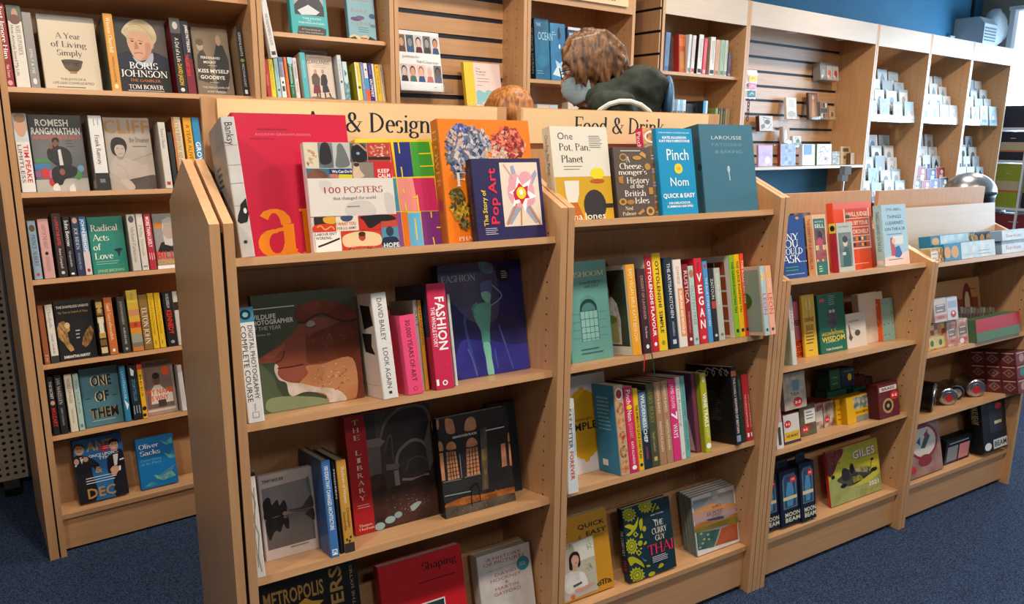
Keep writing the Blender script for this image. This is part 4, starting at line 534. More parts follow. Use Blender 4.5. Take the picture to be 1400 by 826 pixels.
B('2t', 'F', 1.367, 0.054, 1.377, 0.141, 0.202, 0.03, '5a4c44/3a302a', 1, 12, 0, 'brown-grey book with gold cheeses and white old-style lettering', [('t', 'A', 0.38, 0.83, 0.1, 0.085, 'f2ece0', 's'), ('t', 'Cheese-', 0.46, 0.735, 0.62, 0.085, 'f2ece0', 's'), ('t', "monger's", 0.48, 0.65, 0.74, 0.075, 'f2ece0', 's'), ('t', 'History', 0.6, 0.53, 0.6, 0.085, 'f2ece0', 's'), ('t', 'of the', 0.56, 0.45, 0.36, 0.065, 'f2ece0', 's'), ('t', 'British', 0.5, 0.345, 0.56, 0.085, 'f2ece0', 's'), ('t', 'Isles', 0.66, 0.24, 0.38, 0.085, 'f2ece0', 's'), ('t', 'Ned', 0.3, 0.135, 0.2, 0.05, 'e8d8b0', 's'), ('t', 'Palmer', 0.3, 0.06, 0.36, 0.05, 'e8d8b0', 's'), ('lines', 0.2, 0.945, 0.8, 0.95, 1, 'd8d0c0'), ('e', 0.26, 0.86, 0.1, 0.055, 'b8863c'), ('e', 0.26, 0.86, 0.07, 0.035, '5a4c44'), ('e', 0.62, 0.85, 0.12, 0.03, 'c08c40'), ('p', [0.68, 0.9, 0.85, 0.84, 0.86, 0.9, 0.76, 0.94], 'c8964a'), ('e', 0.88, 0.72, 0.08, 0.05, 'b8863c'), ('p', [0.08, 0.58, 0.22, 0.6, 0.2, 0.48, 0.1, 0.5], 'b07a34'), ('p', [0.86, 0.42, 0.97, 0.42, 0.97, 0.32, 0.86, 0.32], 'b8863c'), ('e', 0.15, 0.23, 0.1, 0.05, 'c08c40'), ('e', 0.15, 0.23, 0.05, 0.025, '5a4c44'), ('e', 0.35, 0.22, 0.1, 0.035, 'b07a34'), ('e', 0.85, 0.08, 0.11, 0.065, 'c8964a'), ('e', 0.85, 0.08, 0.06, 0.035, '5a4c44'), ('p', [0.5, 0.05, 0.66, 0.12, 0.7, 0.08, 0.56, 0.03], 'b8863c')])
B('2t', 'F', 1.534, 0.054, 1.377, 0.144, 0.259, 0.018, '0e93c4/0a7ca8', 0, 12, 0, 'turquoise-blue cookbook with white script lettering', [('t', 'THE NUMBER ONE BESTSELLER', 0.5, 0.95, 0.86, 0.014, 'cdeaf5', 'b'), ('t', 'KATE ALLINSON', 0.5, 0.895, 0.66, 0.028, 'fff', 'b'), ('t', 'KAY FEATHERSTONE', 0.5, 0.855, 0.84, 0.028, 'fff', 'b'), ('t', 'Pinch', 0.55, 0.7, 0.6, 0.13, 'fff', 'n'), ('e', 0.54, 0.535, 0.115, 0.06, 'f2cf1c'), ('t', 'OF', 0.54, 0.535, 0.09, 0.025, '0e7ca8', 'b'), ('t', 'Nom', 0.54, 0.385, 0.5, 0.1, 'fff', 'n'), ('t', 'QUICK & EASY', 0.5, 0.225, 0.88, 0.05, 'fff', 'b'), ('t', '100 DELICIOUS,', 0.5, 0.14, 0.6, 0.025, 'fff', 'b'), ('t', 'SLIMMING RECIPES', 0.5, 0.1, 0.72, 0.025, 'fff', 'b')])
B('2t', 'F', 1.702, 0.049, 1.378, 0.235, 0.273, 0.075, '3f7186/2a5262', 1, 12, 0, 'thick blue-grey boxed baking book at the right end of the top shelf', [('t', 'LAROUSSE', 0.5, 0.85, 0.56, 0.04, 'c8d4d8', 'n'), ('t', 'PATISSERIE', 0.5, 0.77, 0.56, 0.035, '6f98a8', 'n'), ('t', '& BAKING', 0.52, 0.69, 0.5, 0.035, '7fa4b2', 'n'), ('e', 0.49, 0.49, 0.025, 0.04, 'b4c4cc'), ('l', [0.49, 0.46, 0.5, 0.36], 0.018, 'b4c4cc')], [('e', 0.48, 0.9, 0.04, 0.12, '1b3440'), ('t', 'LAROUSSE', 0.425, 0.35, 0.25, 0.2, 'a8c4cc', 'n')])
GRP = 'cookbook spines on the second food shelf'
B('2s2', 'F', 1.236, 0.079, 0.958, 0.155, 0.294, 0.03, '68a49c/4c8880', 1, 12, 0, 'sea-green cookbook with a line-drawn arched doorway', [('t', 'DISHOOM', 0.5, 0.87, 0.84, 0.05, 'ecd9a0', 's'), ('t', 'From BOMBAY', 0.6, 0.785, 0.5, 0.03, '1d4a50', 's'), ('t', 'with LOVE', 0.62, 0.745, 0.34, 0.03, '1d4a50', 's'), ('p', [0.28, 0.2, 0.28, 0.5, 0.34, 0.62, 0.5, 0.67, 0.66, 0.62, 0.72, 0.5, 0.72, 0.2], '5c968e'), ('e', 0.5, 0.52, 0.2, 0.1, '203c42'), ('e', 0.5, 0.51, 0.16, 0.07, '4d837c'), ('r', 0.3, 0.2, 0.7, 0.5, '8cc0b8'), ('l', [0.3, 0.2, 0.3, 0.5], 0.008, '2c5058'), ('l', [0.4, 0.2, 0.4, 0.5], 0.008, '2c5058'), ('l', [0.5, 0.2, 0.5, 0.5], 0.008, '2c5058'), ('l', [0.6, 0.2, 0.6, 0.5], 0.008, '2c5058'), ('l', [0.7, 0.2, 0.7, 0.5], 0.008, '2c5058'), ('l', [0.3, 0.22, 0.7, 0.22], 0.008, '2c5058'), ('l', [0.3, 0.28, 0.7, 0.28], 0.008, '2c5058'), ('l', [0.3, 0.34, 0.7, 0.34], 0.008, '2c5058'), ('l', [0.3, 0.42, 0.7, 0.42], 0.008, '2c5058'), ('l', [0.3, 0.5, 0.7, 0.5], 0.008, '2c5058'), ('l', [0.1, 0.24, 0.28, 0.24], 0.004, '3c6c6c'), ('l', [0.1, 0.32, 0.28, 0.32], 0.004, '3c6c6c'), ('l', [0.1, 0.4, 0.28, 0.4], 0.004, '3c6c6c'), ('l', [0.1, 0.48, 0.28, 0.48], 0.004, '3c6c6c'), ('l', [0.72, 0.24, 0.9, 0.24], 0.004, '3c6c6c'), ('l', [0.72, 0.32, 0.9, 0.32], 0.004, '3c6c6c'), ('l', [0.72, 0.4, 0.9, 0.4], 0.004, '3c6c6c'), ('l', [0.72, 0.48, 0.9, 0.48], 0.004, '3c6c6c'), ('lines', 0.25, 0.08, 0.8, 0.12, 2, '3a6a6a')])
B('2s2', 'S', 1.421, 0.025, 0.97, 0.034, 0.271, 0.2, 'eda322/d8d2c4', 0, 12, 0, 'amber spine with a photograph of a woman carrying a basket on its back', [], [('t', 'EASY VEGAN BIBLE  KATY BESKOW', 0.45, 0.5, 0.8, 0.4, 'fbe7b8', 'n')], [('r', 0.15, 0.1, 0.95, 0.95, '2c3226~4a5240~8'), ('p', [0.35, 0.12, 0.4, 0.5, 0.46, 0.62, 0.6, 0.66, 0.72, 0.58, 0.78, 0.4, 0.76, 0.12], 'd8d4cc~b8b4ac~60'), ('e', 0.52, 0.73, 0.08, 0.075, 'c99a80'), ('e', 0.56, 0.76, 0.1, 0.085, '2a1c16'), ('e', 0.5, 0.72, 0.065, 0.06, 'cc9c82'), ('p', [0.3, 0.14, 0.3, 0.38, 0.7, 0.4, 0.72, 0.14], 'a8a86c'), ('e', 0.5, 0.4, 0.2, 0.05, '6a8a3c'), ('r', 0.2, 0.11, 0.42, 0.16, 'eee')])
B('2s2', 'S', 1.463, 0.025, 0.97, 0.032, 0.254, 0.18, '43242e/3a2028', 1, 12, 0, 'dark plum spine left of the red and yellow pair', [], [('t', 'DESSERT OF LAVENDER', 0.34, 0.5, 0.52, 0.3, 'c9a080', 'n'), ('t', 'Tom Brown', 0.75, 0.5, 0.14, 0.25, 'ddd', 'n'), ('e', 0.92, 0.5, 0.025, 0.18, 'eee')], ribbon=1)
B('2s2', 'S', 1.497, 0.025, 0.97, 0.028, 0.293, 0.18, 'c8202c/d8d4d0', 1, 12, 0, 'red spine in the red and yellow cookbook pair', [], [('t', 'OTTOLENGHI FLAVOUR', 0.45, 0.5, 0.78, 0.44, 'fff', 'b'), ('e', 0.92, 0.5, 0.02, 0.2, 'fff')])
B('2s2', 'S', 1.525, 0.025, 0.97, 0.034, 0.297, 0.18, 'f0c818/e0dcd6', 1, 12, 0, 'bright yellow spine in the red and yellow cookbook pair', [], [('t', 'OTTOLENGHI  SIMPLE', 0.45, 0.5, 0.74, 0.38, '222', 'b'), ('e', 0.92, 0.5, 0.025, 0.2, 'a88a10')])
B('2s2', 'S', 1.57, 0.025, 0.97, 0.035, 0.28, 0.2, '232f42/1c2636', 1, 12, 0, 'navy spine just right of the yellow cookbook spine', [], [('t', 'THE ARTISAN KITCHEN', 0.36, 0.5, 0.6, 0.36, 'eee', 'n'), ('t', 'JAMES STRAWBRIDGE', 0.78, 0.5, 0.16, 0.24, 'bcc4cc', 'n'), ('r', 0.9, 0.3, 0.95, 0.7, 'ccd')])
B('2s2', 'S', 1.607, 0.025, 0.97, 0.034, 0.272, 0.19, 'ece4da/e2dad0', 0, 12, 0, 'white and peach spine beside the navy spine', [], [('r', 0.33, 0.3, 0.88, 1, 'ee9a5c'), ('t', 'CHINESE', 0.18, 0.5, 0.2, 0.3, 'c88a60', 'n'), ('t', 'DUMPLINGS AND NOODLES', 0.605, 0.62, 0.49, 0.3, 'fff', 'b')])
B('2s2', 'S', 1.643, 0.025, 0.97, 0.024, 0.255, 0.19, '8c1f2c/7a1a26', 1, 12, 0, 'maroon spine next to the white and peach spine', [], [('t', 'RUSTICA', 0.28, 0.5, 0.4, 0.6, 'f0d8cc', 'n'), ('t', 'THEO MICHAELS', 0.71, 0.5, 0.26, 0.3, 'd8a8a0', 'n'), ('e', 0.92, 0.5, 0.02, 0.2, 'eee')])
B('2s2', 'S', 1.668, 0.025, 0.97, 0.022, 0.248, 0.19, 'b8d0cc/d8d4cc', 0, 12, 0, 'pale aqua spine with faint grey lettering', [], [('t', 'GLUTEN FREE', 0.5, 0.5, 0.5, 0.55, '7a9a98', 'n'), ('e', 0.1, 0.5, 0.05, 0.4, 'b87a5a'), ('e', 0.93, 0.5, 0.02, 0.25, '7a8a8a')])
B('2s2', 'S', 1.695, 0.025, 0.97, 0.033, 0.27, 0.2, 'd42a3c/c02434', 1, 12, 0, 'scarlet spine with white letters stacked upright', [], [('u', 'VEGAN', 0.5, 0.5, 0.68, 0.62, 'fff', 'b'), ('t', 'Recipes', 0.1, 0.5, 0.1, 0.3, '8a1420', 'n'), ('e', 0.93, 0.5, 0.02, 0.22, 'f4c8c8')])
B('2s2', 'S', 1.73, 0.025, 0.97, 0.021, 0.258, 0.19, '4a9ad4/3c84ba', 0, 12, 0, 'sky blue spine right of the scarlet spine', [], [('t', 'THE BLUE ZONES KITCHEN', 0.5, 0.5, 0.6, 0.4, 'e8f4fc', 'n'), ('e', 0.06, 0.5, 0.025, 0.3, 'd83a5a')])
B('2s2', 'S', 1.753, 0.025, 0.97, 0.023, 0.233, 0.18, '2c3036/a03a30~5a2420~40', 1, 12, 0, 'charcoal spine with a red patterned back', [], [('t', 'ZAITOUN', 0.28, 0.5, 0.28, 0.5, 'ddd', 'n'), ('r', 0.45, 0.1, 0.55, 0.9, 'b84a3a'), ('e', 0.92, 0.5, 0.02, 0.25, 'ccc')])
B('2s2', 'S', 1.777, 0.025, 0.97, 0.027, 0.233, 0.18, 'b9c0b4/a8aea4', 1, 12, 0, 'light grey-green spine left of the colour-striped trio', [], [('t', 'Ostro the pleasure', 0.29, 0.5, 0.42, 0.4, 'f4f6f2', 'n'), ('e', 0.92, 0.5, 0.02, 0.25, '777')])
B('2s2', 'S', 1.85, 0.025, 0.97, 0.022, 0.269, 0.21, '8fc02c/e4ded4', 1, 12, 0, 'lime green spine, first of the striped trio in a white case', [], [('t', 'THE GREEN ROASTING TIN', 0.39, 0.5, 0.62, 0.45, '2c4a10', 'b'), ('r', 0.9, 0.25, 0.94, 0.75, '234')], [('grid', 0, 0.02, 0.9, 0.94, 4, 5, ['8a3a24', 'c8a040', '5a6a2c', 'a8502c', '6a2a20', 'b8843c'], 0.012)])
B('2s2', 'S', 1.873, 0.025, 0.97, 0.023, 0.27, 0.21, 'f2bf1c/e8c030', 1, 12, 0, 'golden yellow spine, middle of the striped trio', [], [('t', 'THE QUICK ROASTING TIN', 0.39, 0.5, 0.62, 0.45, '5a420a', 'b'), ('r', 0.9, 0.25, 0.94, 0.75, '234')])
B('2s2', 'S', 1.897, 0.025, 0.97, 0.019, 0.271, 0.13, 'ee4f22/e8522a', 1, 12, 0, 'vivid orange spine, last of the striped trio', [], [('t', 'THE ROASTING TIN', 0.34, 0.5, 0.52, 0.45, 'fbe0d0', 'b'), ('r', 0.9, 0.25, 0.94, 0.75, '234')])
B('2s2', 'S', 1.912, -0.04, 0.984, 0.023, 0.225, 0.17, 'a9c4c8/d8b496', 1, 12, 0, 'pale blue spine with a leafy back cover', [], [('e', 0.16, 0.45, 0.06, 0.32, 'e8c048'), ('t', 'LEON', 0.55, 0.5, 0.3, 0.7, 'd8405a', 'n'), ('t', 'FAST VEGAN', 0.18, 0.25, 0.24, 0.3, 'f0f6f6', 'n'), ('r', 0.9, 0.3, 0.94, 0.7, '345')], [('r', 0.15, 0.05, 0.95, 0.95, '8a9a94'), ('e', 0.4, 0.75, 0.2, 0.1, '3f6a2c'), ('e', 0.5, 0.5, 0.25, 0.14, '2f5a24'), ('e', 0.4, 0.25, 0.2, 0.12, '46722e')])
B('2s2', 'S', 1.936, -0.04, 0.984, 0.028, 0.224, 0.17, 'efae8e/e8a888', 1, 12, 0, 'salmon pink spine at the right end of the second food shelf', [], [('t', 'LEON', 0.55, 0.5, 0.3, 0.7, 'd8405a', 'n'), ('t', 'FAST & FREE', 0.2, 0.5, 0.24, 0.3, 'f8e0c8', 'n'), ('e', 0.12, 0.6, 0.06, 0.25, 'e8b848'), ('r', 0.9, 0.3, 0.94, 0.7, '345')])
GRP = 'cookbook spines on the third food shelf'
B('2s3', 'F', 1.258, 0.14, 0.566, 0.195, 0.309, 0.03, 'dcd8d6/c8c4c0', 1, 12, 0, 'white cookbook with one big yellow lemon', [('e', 0.5, 0.5, 0.39, 0.36, 'dfa818'), ('p', [0.44, 0.84, 0.48, 0.88, 0.54, 0.88, 0.58, 0.84], 'dfa818'), ('p', [0.44, 0.16, 0.48, 0.11, 0.54, 0.11, 0.58, 0.16], 'dfa818'), ('t', 'Ottolenghi', 0.46, 0.555, 0.42, 0.035, '2a2418', 'n'), ('t', 'SIMPLE', 0.46, 0.48, 0.6, 0.075, '222018', 'b')])
B('2s3', 'S', 1.178, -0.004, 0.597, 0.037, 0.275, 0.19, 'd4dbd8/c8cfcc', 0, 8, 0, 'pale aqua-white spine jutting out at the left end of the third food shelf', [], [('t', 'EAT BETTER', 0.31, 0.5, 0.42, 0.34, '4a5a64', 'b'), ('t', 'FOREVER', 0.705, 0.5, 0.31, 0.34, 'cc4a3a', 'b'), ('t', 'HUGH FEARNLEY WHITTINGSTALL', 0.35, 0.85, 0.5, 0.14, '8a9498', 'n')])
B('2s3', 'S', 1.396, 0.025, 0.591, 0.035, 0.278, 0.11, 'c9a27c/2b7ea4', 0, 12, 0, 'spine of little food photographs with a blue back cover', [], [('e', 0.1, 0.5, 0.07, 0.45, 'e8e0d4'), ('e', 0.1, 0.5, 0.05, 0.3, 'a83a20'), ('e', 0.26, 0.5, 0.07, 0.42, '8a4a24~d8a878~80'), ('e', 0.42, 0.5, 0.07, 0.42, 'c07a3c~d8a878~80'), ('e', 0.58, 0.5, 0.07, 0.42, 'a03a28~d8a878~80'), ('e', 0.74, 0.5, 0.07, 0.42, '6a3a20~d8a878~80'), ('e', 0.9, 0.5, 0.07, 0.42, 'b86a3a~d8a878~80')], [('lines', 0.15, 0.5, 0.75, 0.85, 9, '7fb8d0'), ('r', 0.2, 0.08, 0.45, 0.15, 'eee')])
B('2s3', 'S', 1.432, 0.025, 0.591, 0.035, 0.268, 0.11, 'd02a56/c02450', 0, 12, 0, 'hot pink spine with a yellow dot between white words', [], [('t', 'Pinch', 0.12, 0.5, 0.16, 0.5, 'fff', 'n'), ('e', 0.24, 0.5, 0.03, 0.3, 'f2cf1c'), ('t', 'Nom', 0.34, 0.5, 0.12, 0.5, 'fff', 'n'), ('t', 'QUICK & EASY', 0.51, 0.5, 0.18, 0.4, 'f8a0b8', 'n'), ('t', 'KATE ALLINSON', 0.77, 0.5, 0.26, 0.25, 'fbd0dc', 'b'), ('e', 0.94, 0.5, 0.025, 0.25, 'fff')])
B('2s3', 'S', 1.468, 0.025, 0.591, 0.02, 0.257, 0.2, 'e8b81c/d8a818', 0, 12, 0, 'thin yellow spine right of the hot pink spine', [], [('t', 'THE 30 MINUTE QUICK START PLAN', 0.525, 0.5, 0.65, 0.5, '3a2c08', 'b'), ('e', 0.93, 0.5, 0.02, 0.3, '222')])
B('2s3', 'S', 1.49, 0.025, 0.591, 0.029, 0.246, 0.2, '5f7f9c/3a4a5c', 1, 12, 0, 'steel blue and navy spine with white lettering', [], [('r', 0.5, 0, 1, 1, '1e2a3c'), ('t', 'WILDERNESS CHEF', 0.355, 0.5, 0.61, 0.46, 'f0f4f6', 'b'), ('t', 'RAY MEARS', 0.8, 0.5, 0.16, 0.3, 'c8503c', 'n'), ('r', 0, 0, 0.02, 1, '223')])
B('2s3', 'S', 1.521, 0.025, 0.591, 0.032, 0.263, 0.2, '4c4e32/3c3e28', 1, 12, 0, 'dark olive spine with a gold badge near its foot', [], [('t', 'MARY BERRY', 0.27, 0.5, 0.42, 0.5, '8a8a50', 's'), ('t', 'Simple Comforts', 0.7, 0.5, 0.24, 0.28, 'b8b488', 's'), ('r', 0.88, 0.3, 0.93, 0.7, 'c8b060')])
B('2s3', 'S', 1.554, 0.025, 0.591, 0.028, 0.264, 0.2, 'a8805c/98724f', 1, 12, 0, 'tan spine next to the olive spine', [], [('t', 'NADIYA BAKES', 0.22, 0.5, 0.32, 0.36, 'efe0cc', 'n'), ('t', 'NADIYA HUSSAIN', 0.66, 0.5, 0.36, 0.36, 'efe0cc', 'n')])
B('2s3', 'S', 1.583, 0.025, 0.591, 0.028, 0.264, 0.2, 'ac8460/98724f', 1, 12, 0, 'tan spine next to the raspberry pink spine', [], [('t', 'NADIYA BAKES', 0.22, 0.5, 0.32, 0.36, 'efe0cc', 'n'), ('t', 'NADIYA HUSSAIN', 0.66, 0.5, 0.36, 0.36, 'efe0cc', 'n')])
B('2s3', 'S', 1.612, 0.025, 0.591, 0.033, 0.263, 0.2, 'd8357a/c02c6a', 1, 12, 0, 'raspberry pink spine with a big white numeral', [], [('t', 'JAMIE OLIVER', 0.21, 0.5, 0.3, 0.4, 'fbd8e6', 'n'), ('t', '7', 0.45, 0.5, 0.1, 0.7, 'fff', 'b'), ('t', 'WAYS', 0.635, 0.5, 0.17, 0.55, 'fff', 'n')])
B('2s3', 'S', 1.645, 0.025, 0.591, 0.019, 0.266, 0.2, 'dcdcd6/d0d0ca', 0, 12, 0, 'white spine between the raspberry and teal spines', [], [('t', 'The Roasting', 0.35, 0.5, 0.5, 0.5, '888', 'n'), ('t', 'x', 0.935, 0.5, 0.03, 0.3, '444', 'n')])
B('2s3', 'S', 1.664, 0.025, 0.591, 0.02, 0.266, 0.19, '6cada6/5c9a94', 0, 12, 0, 'teal-green spine right of the white spine', [], [('t', 'COASTAL KITCHEN', 0.29, 0.5, 0.42, 0.4, '24605c', 'n'), ('t', 'REBECCA SMITH', 0.725, 0.5, 0.35, 0.4, '24605c', 'n')])
B('2s3', 'S', 1.732, 0.045, 0.587, 0.02, 0.265, 0.19, '7a3a52/744060', 0, 12, 0, 'thin plum spine with a pink-white curve on its purple back', [], [], [('p', [0, 0.02, 0, 0.3, 0.3, 0.55, 0.6, 0.6, 0.85, 0.4, 0.95, 0.02], 'd8a8b8'), ('e', 0.4, 0.75, 0.12, 0.07, '8a5a40'), ('e', 0.3, 0.12, 0.1, 0.06, 'b83a30')])
B('2s3', 'S', 1.752, 0.025, 0.591, 0.027, 0.262, 0.2, 'b5b428/a4a420', 0, 12, 0, 'yellow-green spine with white capital lettering', [], [('t', 'WINE TRAILS', 0.465, 0.5, 0.43, 0.55, 'fff', 'b'), ('t', 'EUROPE', 0.76, 0.5, 0.12, 0.35, 'f4f0d0', 'n'), ('e', 0.92, 0.5, 0.035, 0.38, 'fff'), ('e', 0.08, 0.5, 0.04, 0.25, 'f4f0c0')])
B('2s3', 'S', 1.884, 0.015, 0.593, 0.023, 0.265, 0.21, '23283a/17161a', 0, 12, 0, 'tall black spine with a white swirl across its back cover', [], [('r', 0.05, 0, 0.12, 1, 'a85a3a'), ('t', 'THE FAMILY BREWERS OF BRITAIN', 0.495, 0.5, 0.71, 0.45, 'd8c8b8', 'b'), ('r', 0.88, 0.1, 0.96, 0.9, '8a9ab0')], [('r', 0.05, 0.1, 0.22, 0.18, 'd8b898'), ('e', 0.16, 0.08, 0.12, 0.05, 'c8642c'), ('e', 0.3, 0.16, 0.05, 0.03, 'd89858'), ('lines', 0.35, 0.3, 0.72, 0.66, 14, '4a464a'), ('l', [0.96, 0.92, 0.9, 0.97, 0.86, 0.92, 0.9, 0.88, 0.93, 0.93, 0.8, 0.98, 0.74, 0.92, 0.79, 0.88, 0.8, 0.94, 0.64, 0.98, 0.58, 0.92, 0.62, 0.87, 0.66, 0.93, 0.48, 0.97, 0.4, 0.9, 0.46, 0.86, 0.5, 0.92, 0.3, 0.93, 0.14, 0.88, 0.06, 0.8], 0.016, 'd8d4d0'), ('t', 'FOR', 0.39, 0.76, 0.1, 0.03, 'bbb', 'n')])
B('2s3', 'S', 1.918, 0.025, 0.591, 0.021, 0.242, 0.19, '22382f/2a4438~1c2a24~20', 1, 12, 0, 'dark bottle-green spine left of the two red spines', [], [('t', 'WHISKY', 0.25, 0.5, 0.3, 0.4, '7a9a8a', 'n')])
B('2s3', 'S', 1.943, 0.025, 0.591, 0.019, 0.231, 0.18, 'b42a34/a02430', 1, 12, 0, 'left one of the two red spines at the end of the third food shelf', [], [('t', 'THE CURIOUS BARTENDER', 0.55, 0.5, 0.5, 0.45, 'f4c8c0', 'n'), ('r', 0.88, 0.25, 0.94, 0.75, 'eee')])
B('2s3', 'S', 1.962, 0.025, 0.591, 0.011, 0.228, 0.18, 'b82c36/a02430', 1, 12, 0, 'right one of the two red spines at the end of the third food shelf', [], [('t', 'THE CURIOUS BARTENDER', 0.55, 0.5, 0.5, 0.45, 'f4c8c0', 'n'), ('r', 0.88, 0.25, 0.94, 0.75, 'eee')])
GRP = 'cookbooks on the bottom food shelf'
B('2b', 'F', 1.201, 0.054, 0.196, 0.21, 0.256, 0.02, 'c98e24/b07a1c', 0, 14, 0, 'mustard cookbook with a woman in a white jumper at a kitchen table', [('t', 'QUICK', 0.7, 0.845, 0.5, 0.055, '2a2014', 'b'), ('t', 'EASY', 0.78, 0.745, 0.38, 0.055, '2a2014', 'b'), ('t', '&', 0.48, 0.7, 0.09, 0.09, '6a5020', 's'), ('lines', 0.6, 0.675, 0.95, 0.695, 2, '4a3c1c'), ('lines', 0.1, 0.77, 0.28, 0.85, 3, '6a5020'), ('p', [0.083, 0.693, 0.702, 0.701, 0.699, 0.036, 0.076, 0.017], 'c4bca8~aea690~4'), ('p', [0.325, 0.677, 0.702, 0.701, 0.701, 0.455, 0.383, 0.444], 'dcd8cc'), ('blob', 0.252, 0.657, 0.088, 0.028, 24, 0.03, ['6a8a3a', '88a45a', '4c6a2c']), ('blob', 0.623, 0.602, 0.062, 0.055, 26, 0.03, ['6a8a3a', '88a45a']), ('blob', 0.581, 0.341, 0.074, 0.043, 26, 0.03, ['4f7a34', '6a9448']), ('p', [0.079, 0.622, 0.168, 0.623, 0.166, 0.512, 0.079, 0.507], '9a8c7c'), ('p', [0.082, 0.103, 0.706, 0.111, 0.699, 0.036, 0.081, 0.016], 'b8b2a8'), ('c', [0.108, 0.301, 0.2, 0.348, 0.288, 0.35, 0.412, 0.329, 0.49, 0.27, 0.497, 0.145, 0.382, 0.101, 0.207, 0.098, 0.11, 0.145], 'dedad2~ccc8c0~30'), ('c', [0.399, 0.316, 0.494, 0.254, 0.521, 0.125, 0.434, 0.124, 0.404, 0.222], 'e6e2da'), ('c', [0.226, 0.438, 0.243, 0.531, 0.305, 0.576, 0.388, 0.57, 0.427, 0.516, 0.426, 0.406, 0.379, 0.382, 0.388, 0.507, 0.327, 0.533, 0.281, 0.493, 0.277, 0.375, 0.227, 0.383], '281a16'), ('c', [0.273, 0.494, 0.327, 0.536, 0.394, 0.514, 0.404, 0.449, 0.355, 0.405, 0.293, 0.42], 'd2a28a'), ('p', [0.286, 0.429, 0.355, 0.405, 0.345, 0.34, 0.281, 0.351], 'c8967c'), ('sc', [0.328, 0.441, 0.373, 0.443], 0.012, 'a8443c'), ('p', [0.251, 0.184, 0.415, 0.201, 0.418, 0.173, 0.266, 0.154], '55555a'), ('c', [0.284, 0.125, 0.409, 0.128, 0.609, 0.142, 0.636, 0.115, 0.455, 0.082, 0.306, 0.09], 'cc9a82'), ('e', 0.233, 0.048, 0.04, 0.027, 'd8642a'), ('t', 'ella', 0.82, 0.105, 0.28, 0.065, '2a2014', 'n'), ('sc', [0.731, 0.123, 0.831, 0.137, 0.939, 0.105], 0.008, '2a2014')])
